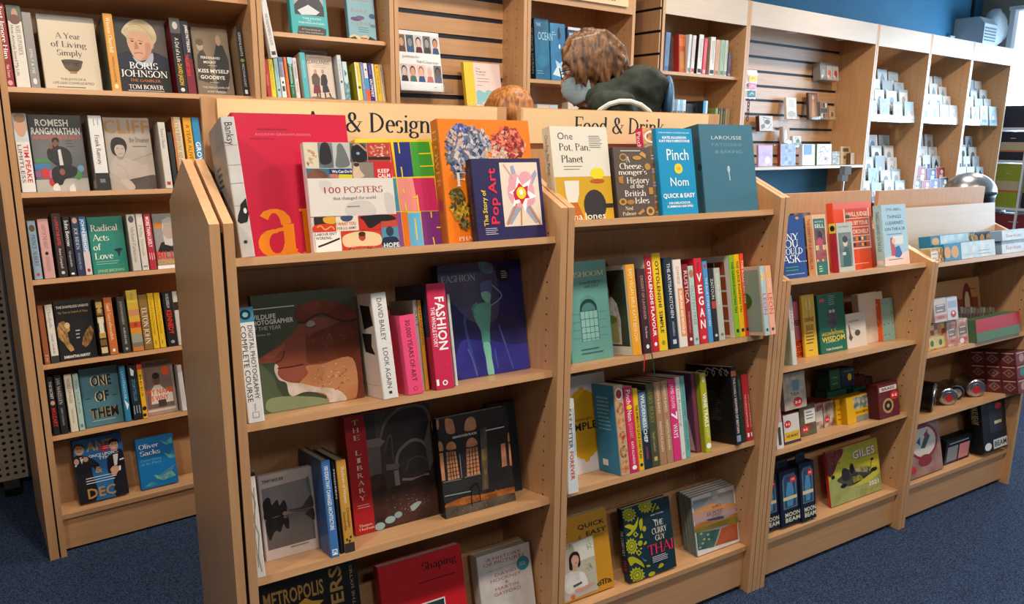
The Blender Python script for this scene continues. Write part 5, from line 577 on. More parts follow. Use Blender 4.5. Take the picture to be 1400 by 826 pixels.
B('2b', 'F', 1.461, 0.037, 0.198, 0.201, 0.239, 0.028, '17303a/14262e', 1, 14, 0, 'dark teal cookbook patterned with yellow-green flowers', [('p', [0.25, 0.89, 0.284, 0.859, 0.233, 0.857, 0.245, 0.822, 0.194, 0.836, 0.181, 0.805, 0.142, 0.832, 0.108, 0.811, 0.089, 0.845, 0.042, 0.839, 0.047, 0.872, 0, 0.883, 0.024, 0.907, 0, 0.932, 0.027, 0.943, 0.005, 0.975, 0.055, 0.97, 0.056, 1, 0.101, 0.984, 0.125, 1, 0.155, 0.98, 0.198, 0.994, 0.206, 0.959, 0.257, 0.957, 0.24, 0.927, 0.288, 0.908], 'a8a81e'), ('e', 0.135, 0.908, 0.096, 0.062, '63681a'), ('e', 0.135, 0.908, 0.077, 0.05, 'b4b022'), ('e', 0.135, 0.908, 0.053, 0.034, '6c701c'), ('e', 0.135, 0.908, 0.031, 0.02, 'c0ba30'), ('p', [0.604, 0.936, 0.641, 0.906, 0.587, 0.903, 0.599, 0.869, 0.545, 0.883, 0.531, 0.851, 0.49, 0.878, 0.453, 0.858, 0.433, 0.892, 0.383, 0.886, 0.388, 0.919, 0.335, 0.93, 0.365, 0.954, 0.322, 0.979, 0.368, 0.99, 0.344, 1, 0.397, 1, 0.398, 1, 0.446, 1, 0.472, 1, 0.504, 1, 0.55, 1, 0.557, 1, 0.612, 1, 0.594, 0.973, 0.645, 0.955], 'a8a81e'), ('e', 0.482, 0.954, 0.102, 0.046, '63681a'), ('e', 0.482, 0.954, 0.083, 0.046, 'b4b022'), ('e', 0.482, 0.954, 0.056, 0.035, '6c701c'), ('e', 0.482, 0.954, 0.033, 0.021, 'c0ba30'), ('p', [0.211, 0.461, 0.239, 0.427, 0.196, 0.423, 0.205, 0.382, 0.162, 0.397, 0.15, 0.36, 0.117, 0.391, 0.087, 0.366, 0.072, 0.406, 0.031, 0.398, 0.036, 0.437, 0, 0.449, 0.018, 0.478, 0, 0.506, 0.022, 0.52, 0.003, 0.558, 0.046, 0.553, 0.048, 0.593, 0.086, 0.569, 0.108, 0.602, 0.133, 0.566, 0.17, 0.583, 0.175, 0.543, 0.219, 0.541, 0.203, 0.505, 0.245, 0.484], 'a8a81e'), ('e', 0.113, 0.481, 0.082, 0.073, '63681a'), ('e', 0.113, 0.481, 0.066, 0.059, 'b4b022'), ('e', 0.113, 0.481, 0.045, 0.04, '6c701c'), ('e', 0.113, 0.481, 0.027, 0.023, 'c0ba30'), ('p', [0.279, 0.05, 0.315, 0.014, 0.261, 0.014, 0.273, 0, 0.22, 0, 0.206, 0, 0.164, 0, 0.128, 0, 0.108, 0.01, 0.058, 0.007, 0.063, 0.043, 0.011, 0.059, 0.04, 0.085, 0, 0.115, 0.043, 0.125, 0.02, 0.164, 0.073, 0.155, 0.074, 0.193, 0.122, 0.167, 0.148, 0.196, 0.18, 0.159, 0.225, 0.173, 0.233, 0.133, 0.288, 0.127, 0.269, 0.093, 0.32, 0.069], 'a8a81e'), ('e', 0.157, 0.078, 0.102, 0.071, '63681a'), ('e', 0.157, 0.078, 0.082, 0.058, 'b4b022'), ('e', 0.157, 0.078, 0.056, 0.039, '6c701c'), ('e', 0.157, 0.078, 0.033, 0.023, 'c0ba30'), ('e', 0.455, 0.023, 0.072, 0.03, 'a9a71e'), ('c', [0.014, 0.767, 0.108, 0.785, 0.213, 0.75, 0.309, 0.846, 0.271, 0.731, 0.206, 0.675, 0.094, 0.627, 0.031, 0.656, 0.14, 0.695], 'a9a71e'), ('c', [0.017, 0.342, 0.122, 0.337, 0.275, 0.237, 0.321, 0.142, 0.243, 0.193, 0.141, 0.249, 0.059, 0.225, 0.024, 0.274], 'a9a71e'), ('c', [0.326, 0.791, 0.384, 0.807, 0.381, 0.721, 0.335, 0.643, 0.309, 0.725], 'a9a71e'), ('p', [0.162, 0.632, 0.221, 0.663, 0.276, 0.607, 0.208, 0.579], 'a9a71e'), ('p', [0.191, 0.626, 0.219, 0.643, 0.247, 0.614, 0.21, 0.601], '17303a'), ('p', [0.179, 0.378, 0.242, 0.41, 0.299, 0.354, 0.233, 0.32], 'a9a71e'), ('p', [0.211, 0.372, 0.24, 0.388, 0.27, 0.36, 0.236, 0.343], '17303a'), ('p', [0.282, 0.555, 0.344, 0.619, 0.359, 0.541], 'a9a71e'), ('p', [0.677, 0.866, 0.735, 0.917, 0.766, 0.865], 'a9a71e'), ('l', [0.602, 0.851, 0.7, 0.952], 0.03, 'a9a71e'), ('e', 0.287, 0.486, 0.049, 0.037, 'a9a71e'), ('c', [0.351, 0.46, 0.41, 0.491, 0.42, 0.455, 0.371, 0.442], 'a9a71e'), ('e', 0.403, 0.66, 0.039, 0.038, 'a9a71e'), ('c', [0.597, 0.072, 0.636, 0.115, 0.689, 0.121, 0.721, 0.088, 0.669, 0.065], 'a9a71e'), ('c', [0.356, 0.16, 0.412, 0.161, 0.446, 0.135, 0.39, 0.134], 'a9a71e'), ('e', 0.291, 0.412, 0.024, 0.013, 'a9a71e'), ('e', 0, 0.711, 0, 0.026, 'a9a71e'), ('c', [0.281, 0.303, 0.318, 0.261, 0.385, 0.23, 0.329, 0.225], '5a7a78'), ('t', 'DAN TOOMBS', 0.7, 0.81, 0.27, 0.018, 'd8dcd8', 'n'), ('c', [0.586, 0.751, 0.639, 0.725, 0.7, 0.743, 0.649, 0.734], 'e8e8e4'), ('t', 'THE', 0.71, 0.685, 0.19, 0.075, 'e4e0d0', 's'), ('t', 'CURRY', 0.71, 0.585, 0.32, 0.08, 'e4e0d0', 's'), ('t', 'GUY', 0.71, 0.485, 0.21, 0.075, 'e4e0d0', 's'), ('t', 'THAI', 0.7, 0.345, 0.54, 0.14, 'e02a56', 's'), ('lines', 0.5, 0.17, 0.88, 0.24, 4, 'ccd')], [('t', 'THE CURRY GUY', 0.475, 0.5, 0.35, 0.45, 'ccc', 's'), ('t', 'THAI', 0.775, 0.5, 0.15, 0.5, 'e02a56', 's')])
GRP = 'stack of landscape magazines'
B('2b', 'F', 1.769, 0.05, 0.194, 0.209, 0.203, 0.012, 'dcdad8/6c7670', 0, 14, 0, 'painted-landscape magazine in front of its stack, white-framed', [('p', [0.029, 0.945, 0.975, 0.924, 0.957, 0.046, 0.032, 0.098], '8e8c90~a29c9a~5'), ('c', [0.044, 0.901, 0.382, 0.91, 0.242, 0.818, 0.048, 0.795], '7c8890'), ('c', [0.031, 0.739, 0.239, 0.784, 0.477, 0.797, 0.685, 0.726, 0.957, 0.686, 0.965, 0.617, 0.624, 0.669, 0.362, 0.698, 0.039, 0.711], 'c67e3e~dea05e~7'), ('c', [0.042, 0.707, 0.622, 0.651, 0.976, 0.619, 0.971, 0.519, 0.611, 0.548, 0.296, 0.557, 0.044, 0.574], 'b28e8e~c09c94~6'), ('c', [0.296, 0.552, 0.452, 0.556, 0.668, 0.53, 0.651, 0.478, 0.421, 0.502], '33506c'), ('c', [0.028, 0.524, 0.243, 0.54, 0.657, 0.484, 0.978, 0.51, 0.976, 0.457, 0.681, 0.46, 0.237, 0.47, 0.031, 0.473], 'c67832~a8642c~10'), ('c', [0.031, 0.473, 0.287, 0.461, 0.681, 0.46, 0.982, 0.455, 0.971, 0.319, 0.749, 0.355, 0.408, 0.375, 0.036, 0.402], '686428~8a7a34~9'), ('p', [0.038, 0.398, 0.565, 0.331, 0.389, 0.064, 0.03, 0.101], '2f5450~4a7264~16'), ('p', [0.599, 0.329, 0.802, 0.345, 0.976, 0.318, 0.957, 0.046, 0.407, 0.069], 'a04c30~b6603c~14'), ('sc', [0.58, 0.325, 0.496, 0.186, 0.396, 0.065], 0.02, 'b4aca6'), ('e', 0.139, 0.357, 0.029, 0.016, 'a8aa8c'), ('e', 0.286, 0.306, 0.029, 0.017, 'a8aa8c'), ('e', 0.192, 0.252, 0.03, 0.016, 'a8aa8c'), ('e', 0.15, 0.19, 0.029, 0.016, 'a8aa8c'), ('e', 0.295, 0.224, 0.03, 0.016, 'a8aa8c'), ('e', 0.083, 0.135, 0.029, 0.016, 'a8aa8c'), ('blob', 0.727, 0.176, 0.182, 0.099, 30, 0.03, ['8a3c26', 'c87048']), ('t', 'DARA', 0.55, 0.74, 0.2, 0.04, '6a5a58', 's'), ('t', 'LE PETIT', 0.5, 0.64, 0.36, 0.05, '5a4a4c', 's'), ('lines', 0.42, 0.58, 0.68, 0.6, 2, '5a4a44'), ('r', 0.46, 0.87, 0.6, 1, 'b0b2b0')], n='magazine')
B('2b', 'F', 1.769, 0.064, 0.194, 0.209, 0.203, 0.012, 'dcdad8/6c7670', 0, 14, 0, 'painted-landscape magazine second in its stack behind the white-framed cover', n='magazine')
B('2b', 'F', 1.769, 0.077, 0.194, 0.209, 0.203, 0.012, 'dcdad8/6c7670', 0, 14, 0, 'painted-landscape magazine third copy back in the white magazine stack', n='magazine')
B('2b', 'F', 1.769, 0.091, 0.194, 0.209, 0.203, 0.012, 'dcdad8/6c7670', 0, 14, 0, 'painted-landscape magazine fourth copy back in the white magazine stack', n='magazine')
B('2b', 'F', 1.769, 0.104, 0.194, 0.209, 0.203, 0.012, 'dcdad8/6c7670', 0, 14, 0, 'painted-landscape magazine last copy at the back of the white magazine stack', n='magazine')
GRP = 'bookish gift books on the top shelf of the low unit'
B('3t', 'F', 2.072, 0.064, 1.133, 0.157, 0.218, 0.02, '21468e/1a3870', 0, 12, 0, 'royal blue book with big white and green words', [('t', 'ANY', 0.5, 0.66, 0.6, 0.1, 'fff', 's'), ('t', 'YOU', 0.45, 0.55, 0.66, 0.12, 'fff', 's'), ('t', 'SHOULD', 0.5, 0.43, 0.8, 0.1, 'fff', 's'), ('t', 'ASK...', 0.62, 0.31, 0.78, 0.12, 'fff', 's'), ('lines', 0.3, 0.13, 0.85, 0.18, 2, '52b848'), ('lines', 0.3, 0.06, 0.92, 0.065, 1, '9ab0d8'), ('e', 0.8, 0.95, 0.06, 0.025, 'e08a4a')])
B('3t', 'F', 2.264, 0.128, 1.12, 0.091, 0.228, 0.018, '4a443e~8a7c6c~20/3a342e', 0, 12, 0, 'book with a dark photograph of shelves, between the royal blue and teal books', [('r', 0.1, 0.75, 0.9, 0.92, '2c2c34'), ('r', 0.5, 0.5, 0.7, 0.75, '5a6a5a'), ('r', 0.3, 0.1, 0.6, 0.4, '7a2a2c'), ('r', 0.2, 0.42, 0.8, 0.46, 'c8b89c')])
B('3t', 'F', 2.282, 0.069, 1.132, 0.074, 0.215, 0.03, '2a6a62/e0b48c', 1, 12, 0, 'teal shop-front book with a cream spine', [('r', 0, 0.93, 1, 1, 'e4b890'), ('r', 0, 0, 0.08, 1, 'e4b890'), ('r', 0.9, 0, 1, 1, 'e4b890'), ('t', 'BOOKS', 0.5, 0.88, 0.6, 0.03, 'd8e0d8', 'n'), ('t', 'SELL', 0.5, 0.81, 0.7, 0.06, 'e8e4cc', 'b'), ('r', 0.1, 0.3, 0.9, 0.75, '5a3c3a~a0564a~30'), ('e', 0.5, 0.63, 0.16, 0.1, '1e1e22'), ('e', 0.45, 0.5, 0.24, 0.12, 'c0445c'), ('r', 0.1, 0.27, 0.9, 0.31, 'b83a4a'), ('grid', 0.12, 0.4, 0.9, 0.5, 6, 1, ['e0d8c4', 'c84a34', '3a7a7a', 'e0b040'], 0.01), ('grid', 0.12, 0.21, 0.9, 0.27, 6, 1, ['e8c470', 'c84a34', '3a7a7a'], 0.01), ('r', 0.2, 0.04, 0.6, 0.17, '2a7a5a'), ('lines', 0.25, 0.06, 0.5, 0.14, 3, 'cfe4d8')], [('t', 'THE DIARY OF A BOOKSELLER', 0.48, 0.5, 0.84, 0.4, 'c8582c', 'b')])
B('3t', 'F', 2.477, 0.123, 1.121, 0.229, 0.257, 0.03, 'e2502c/d84a24', 1, 12, 0, 'large orange-red book with a bookcase drawn on its cover', [('r', 0.26, 0.3, 0.93, 0.92, 'ddd4c0'), ('r', 0.29, 0.32, 0.9, 0.9, 'd24a34'), ('r', 0, 0.9, 1, 1, 'e06a5a'), ('t', 'I WILL JUDGE', 0.6, 0.82, 0.56, 0.06, 'ecdfc8', 'b'), ('t', 'YOU BY YOUR', 0.6, 0.69, 0.56, 0.06, 'ecdfc8', 'b'), ('t', 'BOOKSHELF', 0.6, 0.56, 0.56, 0.06, 'ecdfc8', 'b'), ('r', 0.29, 0.75, 0.9, 0.762, 'e0d6c2'), ('r', 0.29, 0.62, 0.9, 0.632, 'e0d6c2'), ('r', 0.29, 0.49, 0.9, 0.502, 'e0d6c2'), ('r', 0.29, 0.4, 0.9, 0.412, 'e0d6c2'), ('grid', 0.3, 0.42, 0.88, 0.485, 8, 1, ['2c3c44', 'e08a3c', '3a7a84', 'e8dcc4'], 0.008), ('grid', 0.3, 0.33, 0.88, 0.395, 8, 1, ['3a7a84', 'c84a34', '2c3c44', 'e8b84c'], 0.008), ('r', 0.3, 0.76, 0.4, 0.81, '3a5a60'), ('lines', 0.35, 0.06, 0.85, 0.08, 1, 'f4b8a0')])
B('3t', 'F', 2.409, 0.069, 1.132, 0.094, 0.179, 0.028, 'b9bdb4/a82a3a', 0, 12, 0, 'grey-framed book with a drawn reader, red spine', [('t', 'W.H. LONDON', 0.45, 0.92, 0.6, 0.03, '4a5a54', 'n'), ('r', 0.12, 0.1, 0.88, 0.8, '5a6462~7a8480~20'), ('p', [0.3, 0.1, 0.34, 0.4, 0.5, 0.52, 0.7, 0.46, 0.78, 0.3, 0.76, 0.1], '2f5a54'), ('e', 0.5, 0.6, 0.14, 0.09, 'd8c8b4'), ('e', 0.5, 0.66, 0.16, 0.07, '33302e'), ('r', 0.3, 0.34, 0.5, 0.4, 'd8d0c0')], [('r', 0, 0, 0.2, 1, 'e0c440'), ('e', 0.1, 0.5, 0.06, 0.35, '222')])
B('3t', 'F', 2.668, 0.059, 1.135, 0.156, 0.233, 0.035, 'a8c8d8/9cc0c4', 0, 12, 0, 'pale blue book with a reader in an armchair, right end of the shelf', [('t', 'STIG ABELL', 0.5, 0.92, 0.6, 0.04, '22344a', 'n'), ('t', 'THINGS', 0.5, 0.8, 0.58, 0.055, '22344a', 'n'), ('t', 'I LEARNED', 0.5, 0.7, 0.72, 0.055, '22344a', 'n'), ('t', 'ON THE 6.28', 0.5, 0.6, 0.8, 0.05, '22344a', 'n'), ('lines', 0.15, 0.51, 0.8, 0.515, 1, '4a8ab0'), ('p', [0, 0, 1, 0, 1, 0.22, 0, 0.14], 'eccfc0'), ('r', 0.3, 0.34, 0.8, 0.48, 'dfe0dc'), ('p', [0.3, 0.16, 0.28, 0.44, 0.36, 0.48, 0.44, 0.3, 0.6, 0.24, 0.6, 0.16], 'c23a3a'), ('e', 0.4, 0.4, 0.07, 0.05, 'e0c0a4'), ('p', [0.42, 0.14, 0.46, 0.3, 0.62, 0.32, 0.72, 0.18, 0.6, 0.12], '2f5f9c'), ('lines', 0.15, 0.08, 0.8, 0.1, 1, '5a6a70')], [('t', 'THINGS I LEARNED ON THE 6.28', 0.425, 0.5, 0.65, 0.4, '2c4450', 'n'), ('r', 0.9, 0.2, 0.96, 0.8, 'e8c8b4')])
GRP = 'bookish gift books on the second shelf of the low unit'
B('3s2', 'S', 2.146, 0.025, 0.832, 0.023, 0.245, 0.15, 'd8d4cc/a8c4ac', 0, 12, 0, 'thin white spine with a pale green back at the left end', [], [('t', 'READING', 0.35, 0.5, 0.3, 0.5, 'b03a3a', 'n')])
B('3s2', 'F', 2.244, 0.128, 0.81, 0.101, 0.209, 0.01, 'd8788a/c86a7c', 0, 12, 0, 'pink and orange book left of the narrow yellow book', [('r', 0, 0, 1, 0.32, 'ee5a2c'), ('t', 'SWEET', 0.6, 0.62, 0.7, 0.09, '2c1c24', 'b'), ('t', 'POETS', 0.62, 0.25, 0.7, 0.08, '3a1c10', 'b'), ('t', 'JUST', 0.62, 0.15, 0.6, 0.07, '3a1c10', 'b'), ('t', 'MORE', 0.62, 0.06, 0.65, 0.07, '3a1c10', 'b')])
B('3s2', 'F', 2.32, 0.108, 0.814, 0.071, 0.23, 0.012, 'e4b830/d8a828', 1, 12, 0, 'narrow yellow book with drawn orange lettering', [('e', 0.5, 0.85, 0.22, 0.1, 'eccb60'), ('l', [0.5, 0.6, 0.5, 0.95], 0.06, 'c8862c'), ('t', 'ORANGE', 0.5, 0.6, 0.72, 0.07, '9a3a1c', 'b'), ('t', 'JULES', 0.5, 0.47, 0.6, 0.08, '9a3a1c', 'b'), ('lines', 0.15, 0.22, 0.85, 0.38, 4, '6a5010'), ('lines', 0.3, 0.08, 0.7, 0.1, 1, '6a5010')])
B('3s2', 'F', 2.401, 0.103, 0.815, 0.155, 0.222, 0.02, '1e6a52/185842', 0, 12, 0, 'emerald green book with a drawn owl and yellow lettering', [('r', 0.08, 0.88, 0.26, 0.93, 'd84a4a'), ('lines', 0.42, 0.82, 0.7, 0.96, 5, '8ab8a4'), ('e', 0.52, 0.56, 0.2, 0.16, '3a3c44~565a60~40'), ('e', 0.52, 0.7, 0.14, 0.07, '4a4c52'), ('e', 0.46, 0.7, 0.05, 0.03, 'c8ccc8'), ('e', 0.58, 0.7, 0.05, 0.03, 'c8ccc8'), ('l', [0.45, 0.4, 0.45, 0.36], 0.03, 'c8a040'), ('l', [0.58, 0.4, 0.58, 0.36], 0.03, 'c8a040'), ('t', 'UNCONVENTIONAL', 0.5, 0.325, 0.84, 0.05, 'e8c83c', 'b'), ('t', 'WISDOM', 0.5, 0.235, 0.86, 0.085, 'f0d448', 'b'), ('lines', 0.2, 0.17, 0.8, 0.18, 1, '9cc4b4'), ('t', 'TOM STANDAGE', 0.5, 0.06, 0.62, 0.035, 'e4e8e0', 'b')])
B('3s2', 'F', 2.68, 0.128, 0.81, 0.156, 0.199, 0.03, 'dccbb8/cdb9a4', 1, 12, 0, 'plain cream book at the back behind the orange-spined book')
B('3s2', 'F', 2.558, 0.103, 0.815, 0.121, 0.133, 0.012, 'ddd5ca/c8c0b4', 0, 12, 0, 'small white card-sized book with a sketched guitar', [('t', 'GUITARS', 0.4, 0.78, 0.5, 0.05, '444', 'n'), ('p', [0.1, 0.3, 0.2, 0.2, 0.3, 0.3, 0.22, 0.42, 0.16, 0.7, 0.12, 0.68, 0.14, 0.44], '6a5240'), ('e', 0.55, 0.42, 0.14, 0.09, '5a544e'), ('l', [0.2, 0.6, 0.5, 0.5], 0.01, '888')])
B('3s2', 'F', 2.79, 0.108, 0.814, 0.081, 0.17, 0.042, '8fb8ac/e2622c', 0, 12, 0, 'teal patterned book with an orange spine', [('grid', 0.1, 0.08, 0.95, 0.95, 5, 7, ['2c4a48', '8fb8ac', '4a3a34', 'c8b090', '8fb8ac', '8fb8ac'], 0.05)], [('t', 'The Joys of Reading', 0.45, 0.5, 0.7, 0.35, 'fbd8c0', 'n')])
GRP = 'annual'
B('3b', 'F', 2.493, 0.055, 0.188, 0.327, 0.217, 0.014, 'b8b030~c8c048~8/b8282c', 1, 14, 0, 'square yellow cartoon annual leaning on the bottom gift shelf', [('c', [0.257, 1, 0.647, 1, 1, 0.997, 1, 0.863, 0.797, 0.873, 0.598, 0.899, 0.439, 0.892, 0.289, 0.942], '9a9a3a~b0ac40~20'), ('c', [0.288, 0.749, 0.622, 0.706, 1, 0.671, 1, 0.421, 0.934, 0.476, 0.652, 0.578, 0.295, 0.627], 'c8bc2c~d4c83c~6'), ('c', [0.035, 0.482, 0.201, 0.476, 0.379, 0.254, 0.749, 0.232, 1, 0.311, 1, 0, 0, 0], '8f9450~a8aa68~12'), ('c', [0, 0.988, 0.16, 0.995, 0.321, 0.979, 0.296, 0.862, 0.203, 0.768, 0.116, 0.601, 0.029, 0.55, 0, 0.664], '7a2a20~591b16~26'), ('blob', 0.144, 0.849, 0.132, 0.151, 50, 0.04, ['8a342a', '5c1c18', 'a04a38']), ('c', [0.154, 0.444, 0.264, 0.513, 0.295, 0.627, 0.408, 0.565, 0.499, 0.57, 0.786, 0.511, 0.788, 0.421, 0.932, 0.44, 0.801, 0.364, 0.545, 0.283, 0.38, 0.268, 0.247, 0.35], '4c4a42~2c2c28~20'), ('p', [0.5, 0.579, 0.787, 0.519, 0.742, 0.415, 0.522, 0.486], 'a8a070~6a6448~40'), ('p', [0.431, 0.419, 0.597, 0.414, 0.651, 0.311, 0.465, 0.304], 'b0a040~6a6030~40'), ('e', 0.453, 0.569, 0.043, 0.098, '15161a'), ('c', [0.261, 0.583, 0.324, 0.62, 0.387, 0.553, 0.392, 0.393, 0.273, 0.405], '2a2a2c'), ('e', 0.267, 0.309, 0.059, 0.038, '15161a'), ('e', 0.089, 0.525, 0.034, 0.037, '1a1a1c'), ('e', 0.878, 0.426, 0.063, 0.039, '15161a'), ('e', 0.861, 0.626, 0.033, 0.024, '222'), ('sc', [0.805, 0.417, 0.843, 0.603], 0.01, '333'), ('blob', 0.53, 0.105, 0.415, 0.09, 50, 0.018, ['5a5a34', '3a3a2c', '8a8a4c']), ('t', 'GILES', 0.72, 0.79, 0.44, 0.14, '7a2a24', 'b'), ('t', 'GILES', 0.71, 0.8, 0.44, 0.14, 'f0e8e8', 'b'), ('t', '2021', 0.84, 0.19, 0.2, 0.075, 'f4f0dc', 'b')])
GRP = 'biographies on the top shelf of the tall end bookcase'
B('A0', 'S', 0.205, 0.06, 1.747, 0.024, 0.289, 0.16, '8e1c24/7a1820', 1, 12, 0, 'deep red spine at the left edge of the top biography shelf', [], [('t', 'Just Ignore Him', 0.35, 0.5, 0.62, 0.5, 'fff', 's'), ('t', 'Alan Davies', 0.8, 0.5, 0.16, 0.35, 'f0c8c0', 's'), ('e', 0.94, 0.5, 0.03, 0.3, 'e8a0a0')])
B('A0', 'S', 0.234, 0.06, 1.747, 0.041, 0.284, 0.17, 'dcd6ca/c9c2b4', 1, 12, 0, 'white spine with a small portrait photo at its head', [], [('r', 0, 0, 0.19, 1, '4a5a52'), ('e', 0.1, 0.55, 0.06, 0.22, 'b88a70'), ('e', 0.17, 0.5, 0.06, 0.4, '6a3a30'), ('t', 'NOEL FITZPATRICK', 0.42, 0.65, 0.36, 0.3, '5a564c', 's'), ('t', 'How Animals Saved My Life', 0.545, 0.25, 0.61, 0.22, '5a564c', 'n')])
B('A0', 'S', 0.276, 0.06, 1.747, 0.029, 0.264, 0.17, '8e8a86/7c7874', 1, 12, 0, 'mid grey spine left of the cream bowl book', [], [('t', 'EMILY & ME', 0.64, 0.5, 0.32, 0.3, 'd8d4d0', 'n'), ('e', 0.9, 0.5, 0.04, 0.2, 'ddd')])
B('A0', 'F', 0.322, 0.089, 1.74, 0.18, 0.274, 0.03, 'd8c9b0/c4b49a', 1, 12, 0, 'cream book with a dark mended bowl on its cover', [('r', 0, 0.93, 1, 1, '9a948e'), ('t', 'A Year', 0.5, 0.74, 0.44, 0.075, '3c3a36', 's'), ('t', 'of Living', 0.5, 0.63, 0.62, 0.075, '3c3a36', 's'), ('t', 'Simply', 0.5, 0.52, 0.44, 0.075, '3c3a36', 's'), ('p', [0.33, 0.42, 0.71, 0.41, 0.66, 0.32, 0.58, 0.27, 0.46, 0.27, 0.38, 0.32], '2a221c~5a4634~30'), ('r', 0.46, 0.25, 0.58, 0.28, 'a87a48'), ('e', 0.52, 0.415, 0.19, 0.02, '4a3c30'), ('t', 'THE JOYS OF A', 0.5, 0.175, 0.44, 0.03, '5a564e', 'n'), ('t', 'LIFE LESS COMPLICATED', 0.5, 0.125, 0.72, 0.03, '5a564e', 'n'), ('lines', 0.2, 0.06, 0.85, 0.07, 1, '7a746a')])
B('A0', 'S', 0.528, 0.055, 1.748, 0.032, 0.284, 0.17, 'd8963c/6c7a68', 1, 12, 0, 'golden orange spine with a grey-green back', [], [('t', 'Winston Churchill', 0.275, 0.5, 0.45, 0.4, 'f8e8c4', 's'), ('t', 'PAINTING AS A PASTIME', 0.715, 0.5, 0.33, 0.24, '6a4210', 'n'), ('e', 0.93, 0.5, 0.03, 0.2, 'f4e0b0')])
B('A0', 'F', 0.562, 0.084, 1.741, 0.179, 0.285, 0.03, '2c2c2e~3c3a3c~4/1c1c1e', 1, 12, 0, 'black cover with a fair-haired man in a dark suit', [('c', [0.514, 1, 0.989, 0.992, 0.998, 0.509, 0.728, 0.541], '4f4747~5c5250~4'), ('c', [0.009, 0.507, 0.255, 0.563, 0.327, 0.481, 0.485, 0.43, 0.693, 0.569, 0.915, 0.528, 1, 0.481, 1, 0.32, 0.014, 0.339], '1d2335'), ('c', [0.305, 0.501, 0.426, 0.449, 0.529, 0.443, 0.699, 0.566, 0.702, 0.468, 0.615, 0.384, 0.419, 0.395], 'a9afba'), ('c', [0.692, 0.684, 0.737, 0.707, 0.755, 0.672, 0.724, 0.621, 0.696, 0.626], 'c99679'), ('c', [0.247, 0.755, 0.321, 0.847, 0.458, 0.878, 0.597, 0.839, 0.693, 0.741, 0.722, 0.671, 0.698, 0.609, 0.654, 0.535, 0.552, 0.469, 0.426, 0.453, 0.329, 0.501, 0.269, 0.593, 0.239, 0.676], 'd0a084'), ('c', [0.577, 0.678, 0.682, 0.683, 0.654, 0.538, 0.553, 0.473, 0.469, 0.464, 0.56, 0.534], 'c08c70'), ('c', [0.153, 0.813, 0.216, 0.889, 0.346, 0.964, 0.492, 0.994, 0.654, 0.974, 0.77, 0.902, 0.824, 0.798, 0.794, 0.714, 0.724, 0.685, 0.68, 0.738, 0.572, 0.809, 0.443, 0.845, 0.339, 0.823, 0.268, 0.727, 0.2, 0.771], 'd6c6a2~bca782~12'), ('sc', [0.298, 0.905, 0.464, 0.928, 0.62, 0.866, 0.732, 0.757], 0.012, 'a8926a'), ('sc', [0.208, 0.83, 0.337, 0.893, 0.479, 0.887], 0.01, 'b09a72'), ('sc', [0.293, 0.733, 0.368, 0.731], 0.012, '7a5a44'), ('sc', [0.448, 0.718, 0.549, 0.703], 0.012, '7a5a44'), ('e', 0.338, 0.702, 0.029, 0.009, '33302f'), ('e', 0.491, 0.677, 0.031, 0.009, '33302f'), ('c', [0.386, 0.69, 0.418, 0.692, 0.442, 0.615, 0.398, 0.596, 0.363, 0.608], 'b87e64'), ('sc', [0.351, 0.542, 0.439, 0.557, 0.524, 0.544], 0.014, '94544a'), ('r', 0, 0, 1, 0.3, '161617'), ('r', 0, 0.3, 1, 0.36, '1a1b20'), ('t', 'BORIS', 0.5, 0.385, 0.55, 0.085, 'f0eee8', 's'), ('t', 'JOHNSON', 0.5, 0.28, 0.9, 0.085, 'f0eee8', 's'), ('t', 'THE GAMBLER', 0.5, 0.19, 0.6, 0.035, 'c8743c', 's'), ('t', 'TOM BOWER', 0.5, 0.105, 0.68, 0.055, 'f0eee8', 's'), ('lines', 0.14, 0.05, 0.86, 0.055, 1, 'aaa')])
B('A0', 'S', 0.755, 0.055, 1.748, 0.037, 0.291, 0.17, '1c1c20/7c1c26', 1, 12, 0, 'black spine with a small portrait above yellow lettering', [], [('r', 0, 0, 0.2, 1, '5a5a5a'), ('e', 0.1, 0.5, 0.05, 0.25, 'c8c0b8'), ('t', 'A Del of a Life', 0.42, 0.5, 0.32, 0.4, 'e8e4dc', 'n'), ('t', 'DAVID JASON', 0.74, 0.5, 0.28, 0.4, 'e0b838', 'b'), ('e', 0.94, 0.5, 0.025, 0.2, 'ddd')])
B('A0', 'S', 0.793, 0.055, 1.748, 0.03, 0.282, 0.16, '2a2c3c/6a1c28', 1, 12, 0, 'navy and dark red spine right of the yellow-lettered black spine', [], [('r', 0.52, 0, 1, 1, '7a1e2c'), ('t', 'JAMES PATTERSON', 0.235, 0.7, 0.37, 0.34, 'f0ece8', 'b'), ('t', 'THE LAST DAYS', 0.6, 0.35, 0.3, 0.4, 'e03a3a', 'b')])
